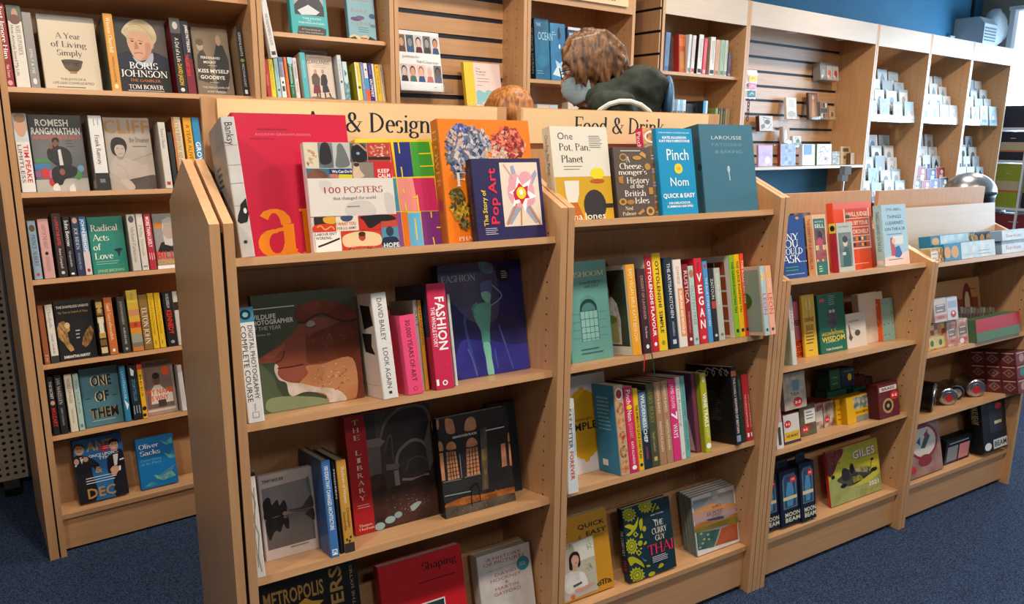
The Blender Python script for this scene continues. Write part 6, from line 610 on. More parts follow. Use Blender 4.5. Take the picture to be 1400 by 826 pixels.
B('A0', 'F', 0.838, 0.089, 1.74, 0.14, 0.276, 0.02, '7d6c58~8f7e68~5/6a5a48', 1, 12, 0, 'brown sepia cover showing a couple, white capitals below', [('p', [0.55, 0.1, 0.55, 0.6, 0.66, 0.78, 0.84, 0.76, 0.95, 0.55, 0.93, 0.3, 0.8, 0.1], '3a3a3c'), ('e', 0.72, 0.83, 0.07, 0.075, 'b89a80'), ('p', [0.05, 0.25, 0.1, 0.6, 0.25, 0.7, 0.4, 0.55, 0.45, 0.2], '4a443c'), ('e', 0.2, 0.74, 0.09, 0.07, 'b8a088'), ('e', 0.2, 0.79, 0.11, 0.05, '6a5a4a'), ('t', 'FERDINAND', 0.45, 0.575, 0.52, 0.035, 'f0ece0', 'b'), ('t', 'MOUNT', 0.42, 0.51, 0.34, 0.035, 'f0ece0', 'b'), ('r', 0.35, 0.46, 0.6, 0.465, 'ddd'), ('t', 'KISS MYSELF', 0.5, 0.385, 0.84, 0.05, 'f4f0e6', 'b'), ('t', 'GOODBYE', 0.45, 0.295, 0.66, 0.05, 'f4f0e6', 'b'), ('r', 0.35, 0.22, 0.6, 0.225, 'ddd'), ('t', 'THE MANY LIVES OF', 0.5, 0.15, 0.74, 0.028, 'e8e0d0', 'n'), ('t', 'AUNT MUNCA', 0.5, 0.09, 0.5, 0.028, 'e8e0d0', 'n')])
B('A0', 'S', 1.002, 0.055, 1.748, 0.027, 0.28, 0.17, '232326/a08462', 1, 12, 0, 'black spine with a tan back, right end of the top biography shelf', [], [('t', 'GREENLIGHTS', 0.25, 0.5, 0.34, 0.34, 'ddd', 'n'), ('e', 0.48, 0.5, 0.025, 0.3, '8a9a5a'), ('t', 'MCCONAUGHEY', 0.695, 0.5, 0.33, 0.34, 'ddd', 'n'), ('r', 0.9, 0.3, 0.96, 0.7, 'eee')])
GRP = 'biographies on the second shelf of the tall end bookcase'
B('A1', 'S', 0.21, 0.04, 1.394, 0.042, 0.276, 0.17, 'e6e2de/d0ccc8', 1, 12, 0, 'white spine topped with the photo of a smiling man', [], [('r', 0, 0, 0.36, 1, '8a9aa8'), ('p', [0.2, 0.05, 0.36, 0, 0.36, 1, 0.22, 0.95], 'c8d0d6'), ('e', 0.17, 0.5, 0.13, 0.42, 'd0a084'), ('e', 0.06, 0.5, 0.06, 0.42, '8a6a48'), ('t', 'TIM PEAKE', 0.64, 0.68, 0.48, 0.34, 'd02a2c', 'b'), ('t', 'LIMITLESS', 0.64, 0.25, 0.48, 0.26, '444', 'n')])
B('A1', 'F', 0.259, 0.089, 1.383, 0.166, 0.285, 0.025, '5c5e60~727476~4/3a3a3c', 1, 12, 0, 'dark cover with a seated man among coloured balls', [('r', 0, 0.78, 1, 1, '3a3c3e'), ('p', [0.001, 0.178, 0.998, 0.191, 1, 0, 0, 0], 'a8a49c~bcb8b0~20'), ('t', 'ROMESH', 0.44, 0.9, 0.62, 0.085, 'f2f2ee', 'b'), ('t', 'RANGANATHAN', 0.5, 0.795, 0.92, 0.085, 'f2f2ee', 'b'), ('t', 'AS GOOD AS IT GETS', 0.5, 0.715, 0.9, 0.045, 'd8582c', 'b'), ('lines', 0.66, 0.6, 0.82, 0.67, 3, '4a4a4a'), ('p', [0.044, 0.445, 0.3, 0.441, 0.297, 0.39, 0.039, 0.394], '4a8a4c'), ('p', [0.014, 0.385, 0.302, 0.382, 0.304, 0.313, 0.014, 0.309], '3f78ac'), ('p', [0.01, 0.283, 0.109, 0.284, 0.102, 0.215, 0.012, 0.214], '8a5a8a'), ('e', 0.195, 0.26, 0.072, 0.069, 'c8342c'), ('e', 0.882, 0.314, 0.064, 0.045, '6aa0c8'), ('e', 0.812, 0.234, 0.079, 0.063, '4a8a48'), ('e', 0.991, 0.307, 0.009, 0.042, 'b83038'), ('e', 0.302, 0.147, 0.058, 0.057, 'b83030'), ('c', [0.276, 0.287, 0.347, 0.288, 0.323, 0.209, 0.268, 0.208], 'c85a9a'), ('c', [0.289, 0.55, 0.416, 0.59, 0.581, 0.597, 0.714, 0.53, 0.734, 0.398, 0.669, 0.324, 0.542, 0.305, 0.45, 0.338, 0.341, 0.405, 0.283, 0.454], '1d1d21~2a2a2e~30'), ('p', [0.486, 0.554, 0.541, 0.563, 0.561, 0.357, 0.489, 0.359], 'd4d4d0'), ('c', [0.347, 0.319, 0.525, 0.357, 0.693, 0.356, 0.813, 0.309, 0.754, 0.22, 0.562, 0.182, 0.479, 0.11, 0.352, 0.126, 0.308, 0.218], '18181c'), ('e', 0.459, 0.644, 0.061, 0.058, '7f5540'), ('c', [0.395, 0.667, 0.422, 0.704, 0.503, 0.71, 0.535, 0.67, 0.517, 0.645, 0.465, 0.685, 0.411, 0.646], '16130f'), ('c', [0.402, 0.618, 0.452, 0.594, 0.51, 0.625, 0.497, 0.587, 0.449, 0.575, 0.406, 0.585], '1c1712'), ('e', 0.366, 0.596, 0.035, 0.033, '8a5a44'), ('e', 0.518, 0.273, 0.053, 0.042, '8a5a44'), ('c', [0.306, 0.093, 0.396, 0.13, 0.437, 0.041, 0.315, 0.039], 'e2ded6'), ('c', [0.622, 0.079, 0.7, 0.116, 0.727, 0.025, 0.621, 0.015], 'e2ded6')])
B('A1', 'S', 0.443, 0.04, 1.394, 0.044, 0.274, 0.17, 'e4e2de/8c8a88', 1, 12, 0, 'thick white spine with a black foot', [], [('r', 0.77, 0, 1, 1, '202022'), ('lines', 0.05, 0.4, 0.15, 0.7, 2, '999'), ('t', 'Frank Ramsey', 0.46, 0.5, 0.4, 0.34, '333', 's'), ('r', 0.85, 0.3, 0.9, 0.7, '777')], [('r', 0.6, 0.05, 0.9, 0.15, 'ddd')])
B('A1', 'F', 0.496, 0.084, 1.384, 0.16, 0.279, 0.025, 'a89c90~b8aca0~4/98897a', 1, 12, 0, 'sepia cover of a reclining man with tan capitals', [('t', 'CLIFF', 0.49, 0.88, 0.98, 0.18, 'b88c50', 'b'), ('t', 'the Dreamer', 0.74, 0.7, 0.44, 0.07, '3f3a34', 's'), ('lines', 0.58, 0.6, 0.95, 0.61, 1, '6a645c'), ('c', [0.051, 0.373, 0.18, 0.465, 0.347, 0.46, 0.566, 0.419, 0.81, 0.364, 1, 0.508, 1, 0.225, 0.62, 0.171, 0.395, 0.154, 0.048, 0.248], 'b2a498~c2b4a8~7'), ('sc', [0.538, 0.419, 0.767, 0.466, 1, 0.512], 0.008, '7a6e64'), ('c', [0.365, 0.137, 0.678, 0.188, 1, 0.207, 1, 0.032, 0.49, 0.012], '453d38~544a44~14'), ('c', [0.031, 0.248, 0.312, 0.158, 0.387, 0.087, 0.248, 0.087, 0.027, 0.159], 'b2a498'), ('c', [0.228, 0.158, 0.396, 0.158, 0.504, 0.086, 0.506, 0.03, 0.38, 0.023, 0.289, 0.084], 'c2b0a2'), ('sc', [0.169, 0.372, 0.331, 0.318, 0.398, 0.175], 0.006, '8a7c72'), ('c', [0.207, 0.458, 0.287, 0.425, 0.361, 0.456, 0.349, 0.478, 0.237, 0.479], '9c8e82'), ('c', [0.106, 0.614, 0.15, 0.702, 0.267, 0.735, 0.404, 0.705, 0.456, 0.62, 0.418, 0.54, 0.349, 0.478, 0.223, 0.479, 0.16, 0.494, 0.117, 0.533], '241f1c'), ('c', [0.181, 0.578, 0.241, 0.629, 0.372, 0.621, 0.403, 0.549, 0.35, 0.481, 0.264, 0.47, 0.2, 0.501], 'bfada0'), ('sc', [0.221, 0.583, 0.272, 0.586], 0.012, '3a322c'), ('sc', [0.328, 0.582, 0.372, 0.578], 0.012, '3a322c'), ('sc', [0.255, 0.511, 0.34, 0.514], 0.01, '6a5a50')])
B('A1', 'S', 0.678, 0.04, 1.394, 0.026, 0.254, 0.16, 'd4cec4/cac4ba', 1, 12, 0, 'off-white spine right of the sepia cover', [], [('t', 'Barack Obama', 0.25, 0.5, 0.3, 0.4, '777', 's'), ('r', 0.9, 0.25, 0.95, 0.75, 'b03a3a')])
B('A1', 'S', 0.708, 0.04, 1.394, 0.018, 0.216, 0.15, '1e1e22/222', 1, 12, 0, 'short black spine half hidden behind the wooden end panel')
B('A1', 'S', 0.73, 0.04, 1.394, 0.033, 0.275, 0.16, 'dcc9a4/8a5a30', 1, 12, 0, 'cream spine with brown lettering and a dark foot', [], [('r', 0, 0, 1, 0.25, 'c87a3c'), ('t', 'A TALE WITH LOVE AND DEATH', 0.4, 0.5, 0.7, 0.45, '7a4a20', 's'), ('r', 0.84, 0, 1, 1, '2c2622'), ('e', 0.86, 0.5, 0.04, 0.3, 'd8ccb8')])
B('A1', 'S', 0.771, 0.04, 1.394, 0.031, 0.274, 0.16, 'e8a41c/c8881c', 1, 12, 0, 'sunny yellow-orange spine of the second biography shelf', [], [('t', 'A YEAR ALIVE', 0.35, 0.5, 0.5, 0.45, '6a4208', 'n')])
B('A1', 'S', 0.804, 0.04, 1.394, 0.028, 0.275, 0.16, '2a8ac0/2274a4', 1, 12, 0, 'bright blue spine at the right end of the second biography shelf', [], [('t', 'GROWN', 0.55, 0.5, 0.4, 0.6, 'f4f8fa', 'b')])
GRP = 'biographies on the third shelf of the tall end bookcase'
B('A2', 'S', 0.214, 0.04, 1.084, 0.025, 0.211, 0.16, '8fa8bc/8098ac', 1, 12, 0, 'powder blue spine at the left end of the third biography shelf', [], [('e', 0.13, 0.5, 0.06, 0.35, '5a4a3c'), ('t', 'PRINCE ALBERT', 0.51, 0.5, 0.54, 0.5, '3a5068', 's'), ('e', 0.92, 0.5, 0.03, 0.2, 'c83a3a')])
B('A2', 'S', 0.245, 0.04, 1.084, 0.034, 0.215, 0.16, 'd3a09c/c09090', 1, 12, 0, 'dusty pink spine with small dark lettering', [], [('t', 'LADY OF THE NIGHT', 0.3, 0.5, 0.4, 0.36, '8a5a5a', 'n'), ('e', 0.58, 0.5, 0.03, 0.16, '222'), ('t', 'KENSINGTON', 0.76, 0.5, 0.24, 0.3, 'a87070', 'n')])
B('A2', 'S', 0.289, 0.04, 1.084, 0.031, 0.233, 0.17, '33201e/2a1a18', 1, 12, 0, 'dark maroon-brown spine with red lettering', [], [('t', 'A LOVE AT THE GATES', 0.275, 0.5, 0.45, 0.3, 'd83a2c', 'b'), ('t', 'Anne Campbell', 0.705, 0.5, 0.31, 0.26, 'e4dcd4', 'n'), ('e', 0.93, 0.5, 0.025, 0.18, 'ccc')])
B('A2', 'S', 0.323, 0.04, 1.084, 0.024, 0.219, 0.17, '1a1a1e/17171a', 1, 12, 0, 'black spine with a broad white name', [], [('t', 'John Bercow', 0.28, 0.5, 0.44, 0.5, 'f0f0ee', 's'), ('t', 'Unspeakable', 0.71, 0.5, 0.26, 0.3, 'ccc', 'n'), ('r', 0.94, 0.3, 0.97, 0.7, 'fff')])
B('A2', 'S', 0.35, 0.04, 1.084, 0.025, 0.219, 0.17, '2a3450/222c44', 1, 12, 0, 'deep navy spine with a small portrait at its head', [], [('e', 0.07, 0.5, 0.05, 0.32, 'c8a088'), ('t', 'JOE BIDEN', 0.38, 0.5, 0.36, 0.42, 'c8d4e8', 's'), ('t', 'PROMISE ME, DAD', 0.76, 0.5, 0.28, 0.3, 'a8b4c8', 'n')])
B('A2', 'S', 0.377, 0.04, 1.084, 0.021, 0.217, 0.16, '8aa4c4/5a7aa8', 1, 12, 0, 'blue and white spine left of the green lettered cover', [], [('r', 0, 0, 0.25, 1, '2f6aa0'), ('t', 'JOHN BISHOP', 0.32, 0.5, 0.56, 0.5, 'f0f4f8', 'b'), ('r', 0.6, 0, 1, 1, 'd8c8c4'), ('e', 0.92, 0.5, 0.03, 0.25, 'a02a4a')])
B('A2', 'F', 0.406, 0.079, 1.075, 0.121, 0.218, 0.03, '248a78/1c7264', 1, 12, 0, 'emerald-teal cover with white serif words and a small bird', [('t', 'Radical', 0.46, 0.81, 0.76, 0.11, 'f0f0e4', 's'), ('t', 'Acts', 0.33, 0.64, 0.46, 0.11, 'f0f0e4', 's'), ('t', 'of', 0.2, 0.48, 0.22, 0.11, 'f0f0e4', 's'), ('t', 'Love', 0.36, 0.32, 0.52, 0.11, 'f0f0e4', 's'), ('lines', 0.12, 0.18, 0.85, 0.22, 2, 'a8ccbc'), ('t', 'JANIE BROWN', 0.5, 0.06, 0.74, 0.05, 'bcd488', 'n'), ('p', [0.64, 0.42, 0.76, 0.36, 0.78, 0.28, 0.84, 0.38, 0.92, 0.42, 0.82, 0.44], '1a2c4c'), ('p', [0.5, 0.5, 0.6, 0.46, 0.6, 0.52], '3a6ab0')])
B('A2', 'S', 0.536, 0.04, 1.084, 0.03, 0.217, 0.16, 'ccc6bc/98948e', 1, 12, 0, 'off-white spine with a tiny grey portrait near its head', [], [('e', 0.09, 0.5, 0.06, 0.32, '4a4a4a'), ('t', 'Michael Parkinson', 0.535, 0.5, 0.63, 0.4, '8a8478', 's')])
B('A2', 'S', 0.569, 0.04, 1.084, 0.024, 0.217, 0.16, 'd9d2c6/c8c0b4', 1, 12, 0, 'cream spine beside a red spine, third biography shelf', [], [('t', 'Philip Norman', 0.475, 0.5, 0.55, 0.45, '9a9488', 's'), ('r', 0.92, 0.2, 0.95, 0.8, '888')])
B('A2', 'S', 0.596, 0.04, 1.084, 0.025, 0.215, 0.16, 'b42a3c/9c2434', 1, 12, 0, 'crimson spine beside the bearded man cover', [], [('t', 'MORE THAN LIKELY', 0.325, 0.5, 0.55, 0.5, 'f8e8e8', 'b'), ('lines', 0.7, 0.2, 0.85, 0.8, 3, 'f0c8cc')])
B('A2', 'F', 0.63, 0.069, 1.078, 0.121, 0.217, 0.025, '8c8a88~a09e9a~5/777', 1, 12, 0, 'grey cover of a bearded man with red capital letters', [('r', 0.05, 0.74, 0.4, 0.84, 'd8862c'), ('p', [0.05, 0.3, 0.2, 0.48, 0.5, 0.5, 0.8, 0.42, 0.95, 0.3], '1c1c1e'), ('e', 0.5, 0.66, 0.22, 0.2, 'b8a498'), ('p', [0.28, 0.62, 0.3, 0.44, 0.5, 0.4, 0.72, 0.46, 0.72, 0.62, 0.6, 0.54, 0.4, 0.54], 'cfcac4'), ('p', [0.26, 0.66, 0.3, 0.88, 0.5, 0.94, 0.72, 0.88, 0.74, 0.66, 0.66, 0.8, 0.34, 0.8], 'c8c4be'), ('r', 0, 0, 1, 0.06, 'eee'), ('t', 'BILLY', 0.4, 0.25, 0.76, 0.13, 'e0301c', 'b'), ('t', 'CONNOLLY', 0.48, 0.125, 0.94, 0.08, 'e8a81c', 'b')])
GRP = 'biographies on the fourth shelf of the tall end bookcase'
B('A3', 'S', 0.212, 0.04, 0.768, 0.018, 0.216, 0.15, '9c5a34/84482a', 1, 12, 0, 'brown-orange spine at the left end of the fourth biography shelf', [], [('t', 'E H', 0.9, 0.5, 0.1, 0.5, 'e8d0b0', 'n')])
B('A3', 'S', 0.235, 0.04, 0.768, 0.024, 0.216, 0.15, 'ddd6cc/ccc4ba', 1, 12, 0, 'white spine left of the tiger cover', [], [('t', 'Elizabeth', 0.24, 0.5, 0.32, 0.4, '888', 's'), ('t', 'Sarah Stodola', 0.675, 0.5, 0.35, 0.3, '777', 's'), ('r', 0.88, 0, 1, 1, '3a3430')])
B('A3', 'F', 0.265, 0.079, 0.759, 0.125, 0.227, 0.025, '171a1c/101214', 1, 12, 0, 'black cover with two pouncing tigers', [('t', 'THE SHAPELESS UNEASE', 0.5, 0.89, 0.86, 0.04, 'e8e4d8', 'b'), ('t', 'My Year in Search of Sleep', 0.5, 0.8, 0.8, 0.035, 'd0a050', 's'), ('p', [0.03, 0.55, 0.1, 0.64, 0.22, 0.66, 0.34, 0.6, 0.36, 0.5, 0.28, 0.46, 0.3, 0.3, 0.38, 0.22, 0.4, 0.16, 0.3, 0.14, 0.22, 0.22, 0.16, 0.3, 0.1, 0.34, 0.04, 0.4], 'c4975a~8a6434~40'), ('l', [0.08, 0.6, 0.16, 0.5], 0.012, '2a1c10'), ('l', [0.14, 0.55, 0.22, 0.44], 0.012, '2a1c10'), ('l', [0.2, 0.5, 0.28, 0.38], 0.012, '2a1c10'), ('l', [0.12, 0.45, 0.2, 0.32], 0.012, '2a1c10'), ('e', 0.3, 0.58, 0.07, 0.05, 'd8b888'), ('p', [0.62, 0.24, 0.68, 0.36, 0.78, 0.46, 0.92, 0.54, 0.98, 0.44, 0.9, 0.3, 0.8, 0.22, 0.7, 0.18], 'b8864a~7a5428~40'), ('l', [0.7, 0.4, 0.74, 0.3], 0.014, '2a1c10'), ('l', [0.78, 0.46, 0.82, 0.32], 0.014, '2a1c10'), ('l', [0.86, 0.5, 0.9, 0.36], 0.014, '2a1c10'), ('lines', 0.5, 0.36, 0.62, 0.48, 3, 'bbb'), ('t', 'SAMANTHA HARVEY', 0.46, 0.06, 0.7, 0.045, 'eee', 'b')])
B('A3', 'S', 0.398, 0.04, 0.768, 0.026, 0.217, 0.15, '241f18/1c1812', 1, 12, 0, 'black spine with gold ornament bands', [], [('grid', 0.03, 0.08, 0.97, 0.92, 7, 1, ['c09a54', '2a2018', 'd8c08c', '7a5a2c'], 0.015), ('r', 0.35, 0.2, 0.6, 0.8, 'e0d4bc'), ('e', 0.2, 0.5, 0.05, 0.3, 'c09a54')])
B('A3', 'S', 0.428, 0.04, 0.768, 0.029, 0.22, 0.15, 'c46a2c/a8582a', 1, 12, 0, 'rust orange spine right of the gold-banded black spine', [], [('t', 'Said Sayrafiezadeh', 0.425, 0.5, 0.65, 0.36, 'f4d8b8', 's'), ('r', 0.9, 0.35, 0.95, 0.65, 'eee')])
B('A3', 'S', 0.473, 0.04, 0.768, 0.028, 0.218, 0.15, '3a3834/302e2a', 1, 12, 0, 'charcoal spine right of the rust orange spine', [], [('t', 'JONATHAN AGNEW', 0.29, 0.5, 0.42, 0.3, 'b8b0a4', 'n'), ('t', 'A LIFE LESS LIVED', 0.7, 0.5, 0.3, 0.24, 'ddd', 'n'), ('e', 0.93, 0.5, 0.025, 0.16, 'aaa')])
B('A3', 'S', 0.509, 0.04, 0.768, 0.038, 0.239, 0.16, 'd8b84c/c8a43c', 1, 12, 0, 'tall spine painted like stacked yellow and red books', [], [('r', 0, 0, 0.2, 1, 'dcc04c'), ('r', 0.2, 0, 0.32, 1, 'd0a838'), ('r', 0.32, 0, 0.42, 1, 'c88a5a'), ('r', 0.42, 0, 0.52, 1, 'd8a43c'), ('r', 0.52, 0, 0.62, 1, 'c84a28'), ('r', 0.62, 0, 0.72, 1, 'd88a30'), ('r', 0.72, 0, 0.86, 1, '9a988a'), ('r', 0.86, 0, 0.93, 1, '7a7468'), ('r', 0.93, 0, 1, 1, 'c87a30'), ('t', 'Library', 0.105, 0.5, 0.11, 0.2, '8a6a20', 'n'), ('t', 'MEMOIR', 0.57, 0.5, 0.06, 0.3, '7a2a1c', 'n')])
B('A3', 'S', 0.55, 0.04, 0.768, 0.031, 0.217, 0.16, '8a6a34/7a5c2c', 1, 12, 0, 'dull gold spine with cream capitals', [], [('t', 'ELTON JOHN', 0.57, 0.5, 0.66, 0.56, 'f4ecd8', 's')])
B('A3', 'S', 0.583, 0.04, 0.768, 0.022, 0.22, 0.14, 'e4b41c/d0a418', 0, 12, 0, 'first of two slim yellow spines, nearer the dull gold spine', [], [('t', 'Diary of a Young Naturalist', 0.425, 0.5, 0.65, 0.4, '8a6a08', 'n'), ('t', 'ea', 0.895, 0.5, 0.07, 0.3, '333', 'n')])
B('A3', 'S', 0.607, 0.04, 0.768, 0.022, 0.219, 0.14, 'e6b81e/d0a418', 0, 12, 0, 'second of two slim yellow spines, nearer the black red-lettered spine', [], [('t', 'Diary of a Young Naturalist', 0.425, 0.5, 0.65, 0.4, '8a6a08', 'n'), ('t', 'ea', 0.895, 0.5, 0.07, 0.3, '333', 'n')])
B('A3', 'S', 0.637, 0.04, 0.768, 0.036, 0.219, 0.16, '1e1a1c/17141a', 1, 12, 0, 'black spine with a red name in capitals', [], [('t', 'RACHEL ESKERSLAW', 0.17, 0.5, 0.26, 0.3, 'ddd', 'n'), ('t', 'KENNEDY', 0.56, 0.5, 0.44, 0.5, 'e0301c', 'b'), ('e', 0.92, 0.5, 0.03, 0.2, '999')])
B('A3', 'S', 0.675, 0.04, 0.768, 0.018, 0.217, 0.15, 'cfc6b8/c0b6a6', 1, 12, 0, 'cream spine at the right end of the fourth biography shelf', [], [('r', 0.2, 0, 0.35, 1, '2a2624')])
GRP = 'biographies on the fifth shelf of the tall end bookcase'
B('A4', 'S', 0.212, 0.04, 0.489, 0.021, 0.221, 0.15, '1c1c1e/17171a', 1, 12, 0, 'black spine with a red name at the left end of the fifth shelf', [], [('t', 'THE SECRET', 0.23, 0.5, 0.3, 0.4, 'ddd', 'b'), ('e', 0.45, 0.5, 0.04, 0.35, 'c8a088'), ('t', 'MOZART', 0.7, 0.5, 0.32, 0.55, 'd82a1c', 'b')])
B('A4', 'S', 0.236, 0.04, 0.489, 0.025, 0.223, 0.15, '202124/1a1a1c', 1, 12, 0, 'black spine with grey serif lettering, second on the fifth shelf', [], [('t', 'IAN McKELLEN', 0.28, 0.5, 0.44, 0.46, 'c8c4bc', 's'), ('t', 'GARRY OCONNOR', 0.71, 0.5, 0.3, 0.26, 'aaa', 'n')])
B('A4', 'S', 0.269, 0.04, 0.489, 0.025, 0.22, 0.15, 'd9cfb8/c8bea8', 1, 12, 0, 'ivory spine right of the two black spines', [], [('t', 'NOBLE SAVAGES', 0.29, 0.5, 0.42, 0.4, '6a6456', 'n'), ('t', 'SARAH WATLING', 0.725, 0.5, 0.25, 0.25, '8a8474', 'n')])
B('A4', 'S', 0.297, 0.04, 0.489, 0.019, 0.218, 0.14, 'a8c4ba/98b4aa', 0, 12, 0, 'pale mint spine left of the teal lettered cover', [], [('t', 'The Salt Path', 0.4, 0.5, 0.6, 0.4, '6a8a84', 'n'), ('e', 0.92, 0.5, 0.03, 0.25, '777')])
B('A4', 'F', 0.321, 0.074, 0.482, 0.134, 0.228, 0.03, '4c7a88/3c6672', 1, 12, 0, 'slate teal cover with three big black and cream words', [('t', 'ONE', 0.52, 0.77, 0.52, 0.17, 'd8c49c', 'b'), ('t', 'ONE', 0.55, 0.77, 0.52, 0.17, '171a1c', 'b'), ('t', 'OF', 0.5, 0.5, 0.34, 0.17, 'd8c49c', 'b'), ('t', 'OF', 0.53, 0.5, 0.34, 0.17, '171a1c', 'b'), ('t', 'THEM', 0.51, 0.22, 0.7, 0.17, 'a8803c', 'b'), ('t', 'THEM', 0.54, 0.22, 0.7, 0.17, '171a1c', 'b'), ('r', 0.1, 0.48, 0.24, 0.49, '222'), ('r', 0.78, 0.48, 0.92, 0.49, '222'), ('lines', 0.2, 0.08, 0.9, 0.09, 1, '9ab8c0')])
B('A4', 'S', 0.457, 0.04, 0.489, 0.021, 0.221, 0.15, '2c7ca4/3a6a84', 0, 12, 0, 'blue spine right of the slate teal cover', [], [('t', 'LIGHTHOUSE', 0.35, 0.5, 0.5, 0.4, 'bcdcec', 'n'), ('p', [0.6, 0.2, 0.8, 0.5, 0.7, 0.9], 'e0ecf0')])
B('A4', 'S', 0.486, 0.04, 0.489, 0.032, 0.217, 0.15, '1c242c/171c22', 1, 12, 0, 'black spine with pale blue lettering', [], [('p', [0.04, 0.3, 0.1, 0.7, 0.2, 0.6, 0.18, 0.3], 'e8ecec'), ('t', 'STORYTELLER', 0.46, 0.5, 0.4, 0.36, '5a98b8', 'n'), ('lines', 0.74, 0.2, 0.9, 0.8, 3, 'aab')])
B('A4', 'S', 0.52, 0.04, 0.489, 0.018, 0.218, 0.14, 'e8b01c/c84a2c', 0, 12, 0, 'yellow spine with black bee dots', [], [('r', 0, 0, 0.1, 1, 'c8402c'), ('t', 'BEES', 0.4, 0.5, 0.4, 0.4, '6a4a08', 'n'), ('e', 0.82, 0.5, 0.04, 0.4, '1c1a14'), ('e', 0.94, 0.4, 0.03, 0.35, '1c1a14')])
B('A4', 'F', 0.543, 0.079, 0.48, 0.116, 0.223, 0.025, 'a8948a~988478~6/8a766c', 1, 12, 0, 'pinkish-grey cover of a child in white with orange words', [('t', 'LEMN SISSAY', 0.5, 0.93, 0.86, 0.06, '3a302c', 'n'), ('r', 0.05, 0.12, 0.92, 0.86, '6a5850~847068~6'), ('e', 0.42, 0.64, 0.12, 0.1, '6a4a3c'), ('e', 0.42, 0.71, 0.12, 0.06, '2a201c'), ('p', [0.18, 0.2, 0.22, 0.46, 0.34, 0.54, 0.52, 0.54, 0.66, 0.44, 0.9, 0.36, 0.9, 0.2], 'd8d0c4'), ('e', 0.74, 0.78, 0.12, 0.09, 'd8542c'), ('t', 'MY NAME', 0.5, 0.42, 0.84, 0.09, 'e0581c', 'b'), ('t', 'IS WHY', 0.46, 0.3, 0.6, 0.09, 'e0581c', 'b'), ('r', 0.4, 0.14, 0.66, 0.26, '4a3c36'), ('r', 0.03, 0.06, 0.95, 0.1, 'cfc4b8')])
B('A4', 'S', 0.668, 0.04, 0.489, 0.018, 0.189, 0.14, 'd4d2ce/c8c6c2', 0, 12, 0, 'white spine at the right end of the fifth biography shelf', [], [('lines', 0.1, 0.3, 0.9, 0.6, 2, '888')])
GRP = 'biographies on the bottom shelf of the tall end bookcase'
B('Ab', 'F', 0.271, 0.07, 0.177, 0.175, 0.251, 0.035, '2474b4~1c5c98~4/17304a', 1, 14, 0, 'blue cover with two men in dinner jackets and gold lettering', [('t', 'ANT', 0.54, 0.86, 0.54, 0.14, 'b88c4c', 'b'), ('t', 'ONCE UPON A', 0.6, 0.705, 0.6, 0.045, 'e4ecf0', 'b'), ('t', 'TYNE', 0.62, 0.65, 0.26, 0.045, 'e4ecf0', 'b'), ('c', [0.009, 0.736, 0.208, 0.738, 0.357, 0.668, 0.485, 0.549, 0.411, 0.49, 0.333, 0.536, 0.336, 0.383, 0.382, 0.18, 0.3, 0, 0, 0.002, 0.016, 0.437], '12131a~1a1c26~12'), ('p', [0.114, 0.72, 0.205, 0.726, 0.148, 0.613], 'e8e4e0'), ('p', [0.083, 0.733, 0.131, 0.702, 0.196, 0.732, 0.197, 0.7, 0.129, 0.695, 0.08, 0.697], '12131a'), ('e', 0.131, 0.843, 0.094, 0.088, 'c99a80'), ('c', [0.022, 0.858, 0.044, 0.925, 0.125, 0.937, 0.21, 0.913, 0.225, 0.853, 0.186, 0.89, 0.089, 0.903], '2f241d'), ('sc', [0.086, 0.81, 0.164, 0.807], 0.012, '6a4038'), ('e', 0.103, 0.862, 0.012, 0.008, '33241e'), ('e', 0.166, 0.86, 0.012, 0.008, '33241e'), ('e', 0.05, 0.664, 0.05, 0.049, 'cc9e86'), ('e', 0.233, 0.677, 0.051, 0.04, 'cc9e86'), ('p', [0.005, 0.612, 0.046, 0.621, 0.037, 0.591, 0.012, 0.595], 'eee'), ('c', [0.666, 0.639, 0.802, 0.681, 0.942, 0.733, 1, 0.588, 1, 0.008, 0.727, 0.009, 0.733, 0.349, 0.64, 0.398], '12131a~1a1c26~12'), ('p', [0.779, 0.671, 0.897, 0.7, 0.838, 0.49, 0.779, 0.487], 'efece8'), ('p', [0.771, 0.688, 0.828, 0.68, 0.891, 0.691, 0.89, 0.663, 0.832, 0.666, 0.777, 0.661], '12131a'), ('e', 0.824, 0.803, 0.089, 0.089, 'cf9f84'), ('c', [0.72, 0.85, 0.745, 0.903, 0.843, 0.914, 0.924, 0.879, 0.924, 0.806, 0.898, 0.853, 0.792, 0.864, 0.739, 0.831], '241912'), ('sc', [0.779, 0.769, 0.861, 0.767], 0.014, 'f4e8e4'), ('e', 0.793, 0.824, 0.013, 0.008, '2a1c16'), ('e', 0.866, 0.822, 0.013, 0.008, '2a1c16'), ('e', 0.783, 0.427, 0.094, 0.058, 'cf9f84'), ('e', 0.758, 0.37, 0.064, 0.032, 'cf9f84'), ('p', [0.869, 0.468, 0.909, 0.467, 0.897, 0.397, 0.865, 0.391], 'eee'), ('p', [0.896, 0.571, 0.983, 0.585, 0.992, 0.56, 0.906, 0.55], 'e8e8ea'), ('e', 0.63, 0.796, 0.096, 0.063, 'b02838'), ('lines', 0.6, 0.79, 0.72, 0.82, 2, 'e8c0c4'), ('t', '&', 0.46, 0.48, 0.15, 0.1, 'b8944c', 'b'), ('lines', 0.18, 0.29, 0.82, 0.37, 3, 'd8e0e4'), ('t', 'DEC', 0.46, 0.13, 0.56, 0.15, 'b88c4c', 'b')])
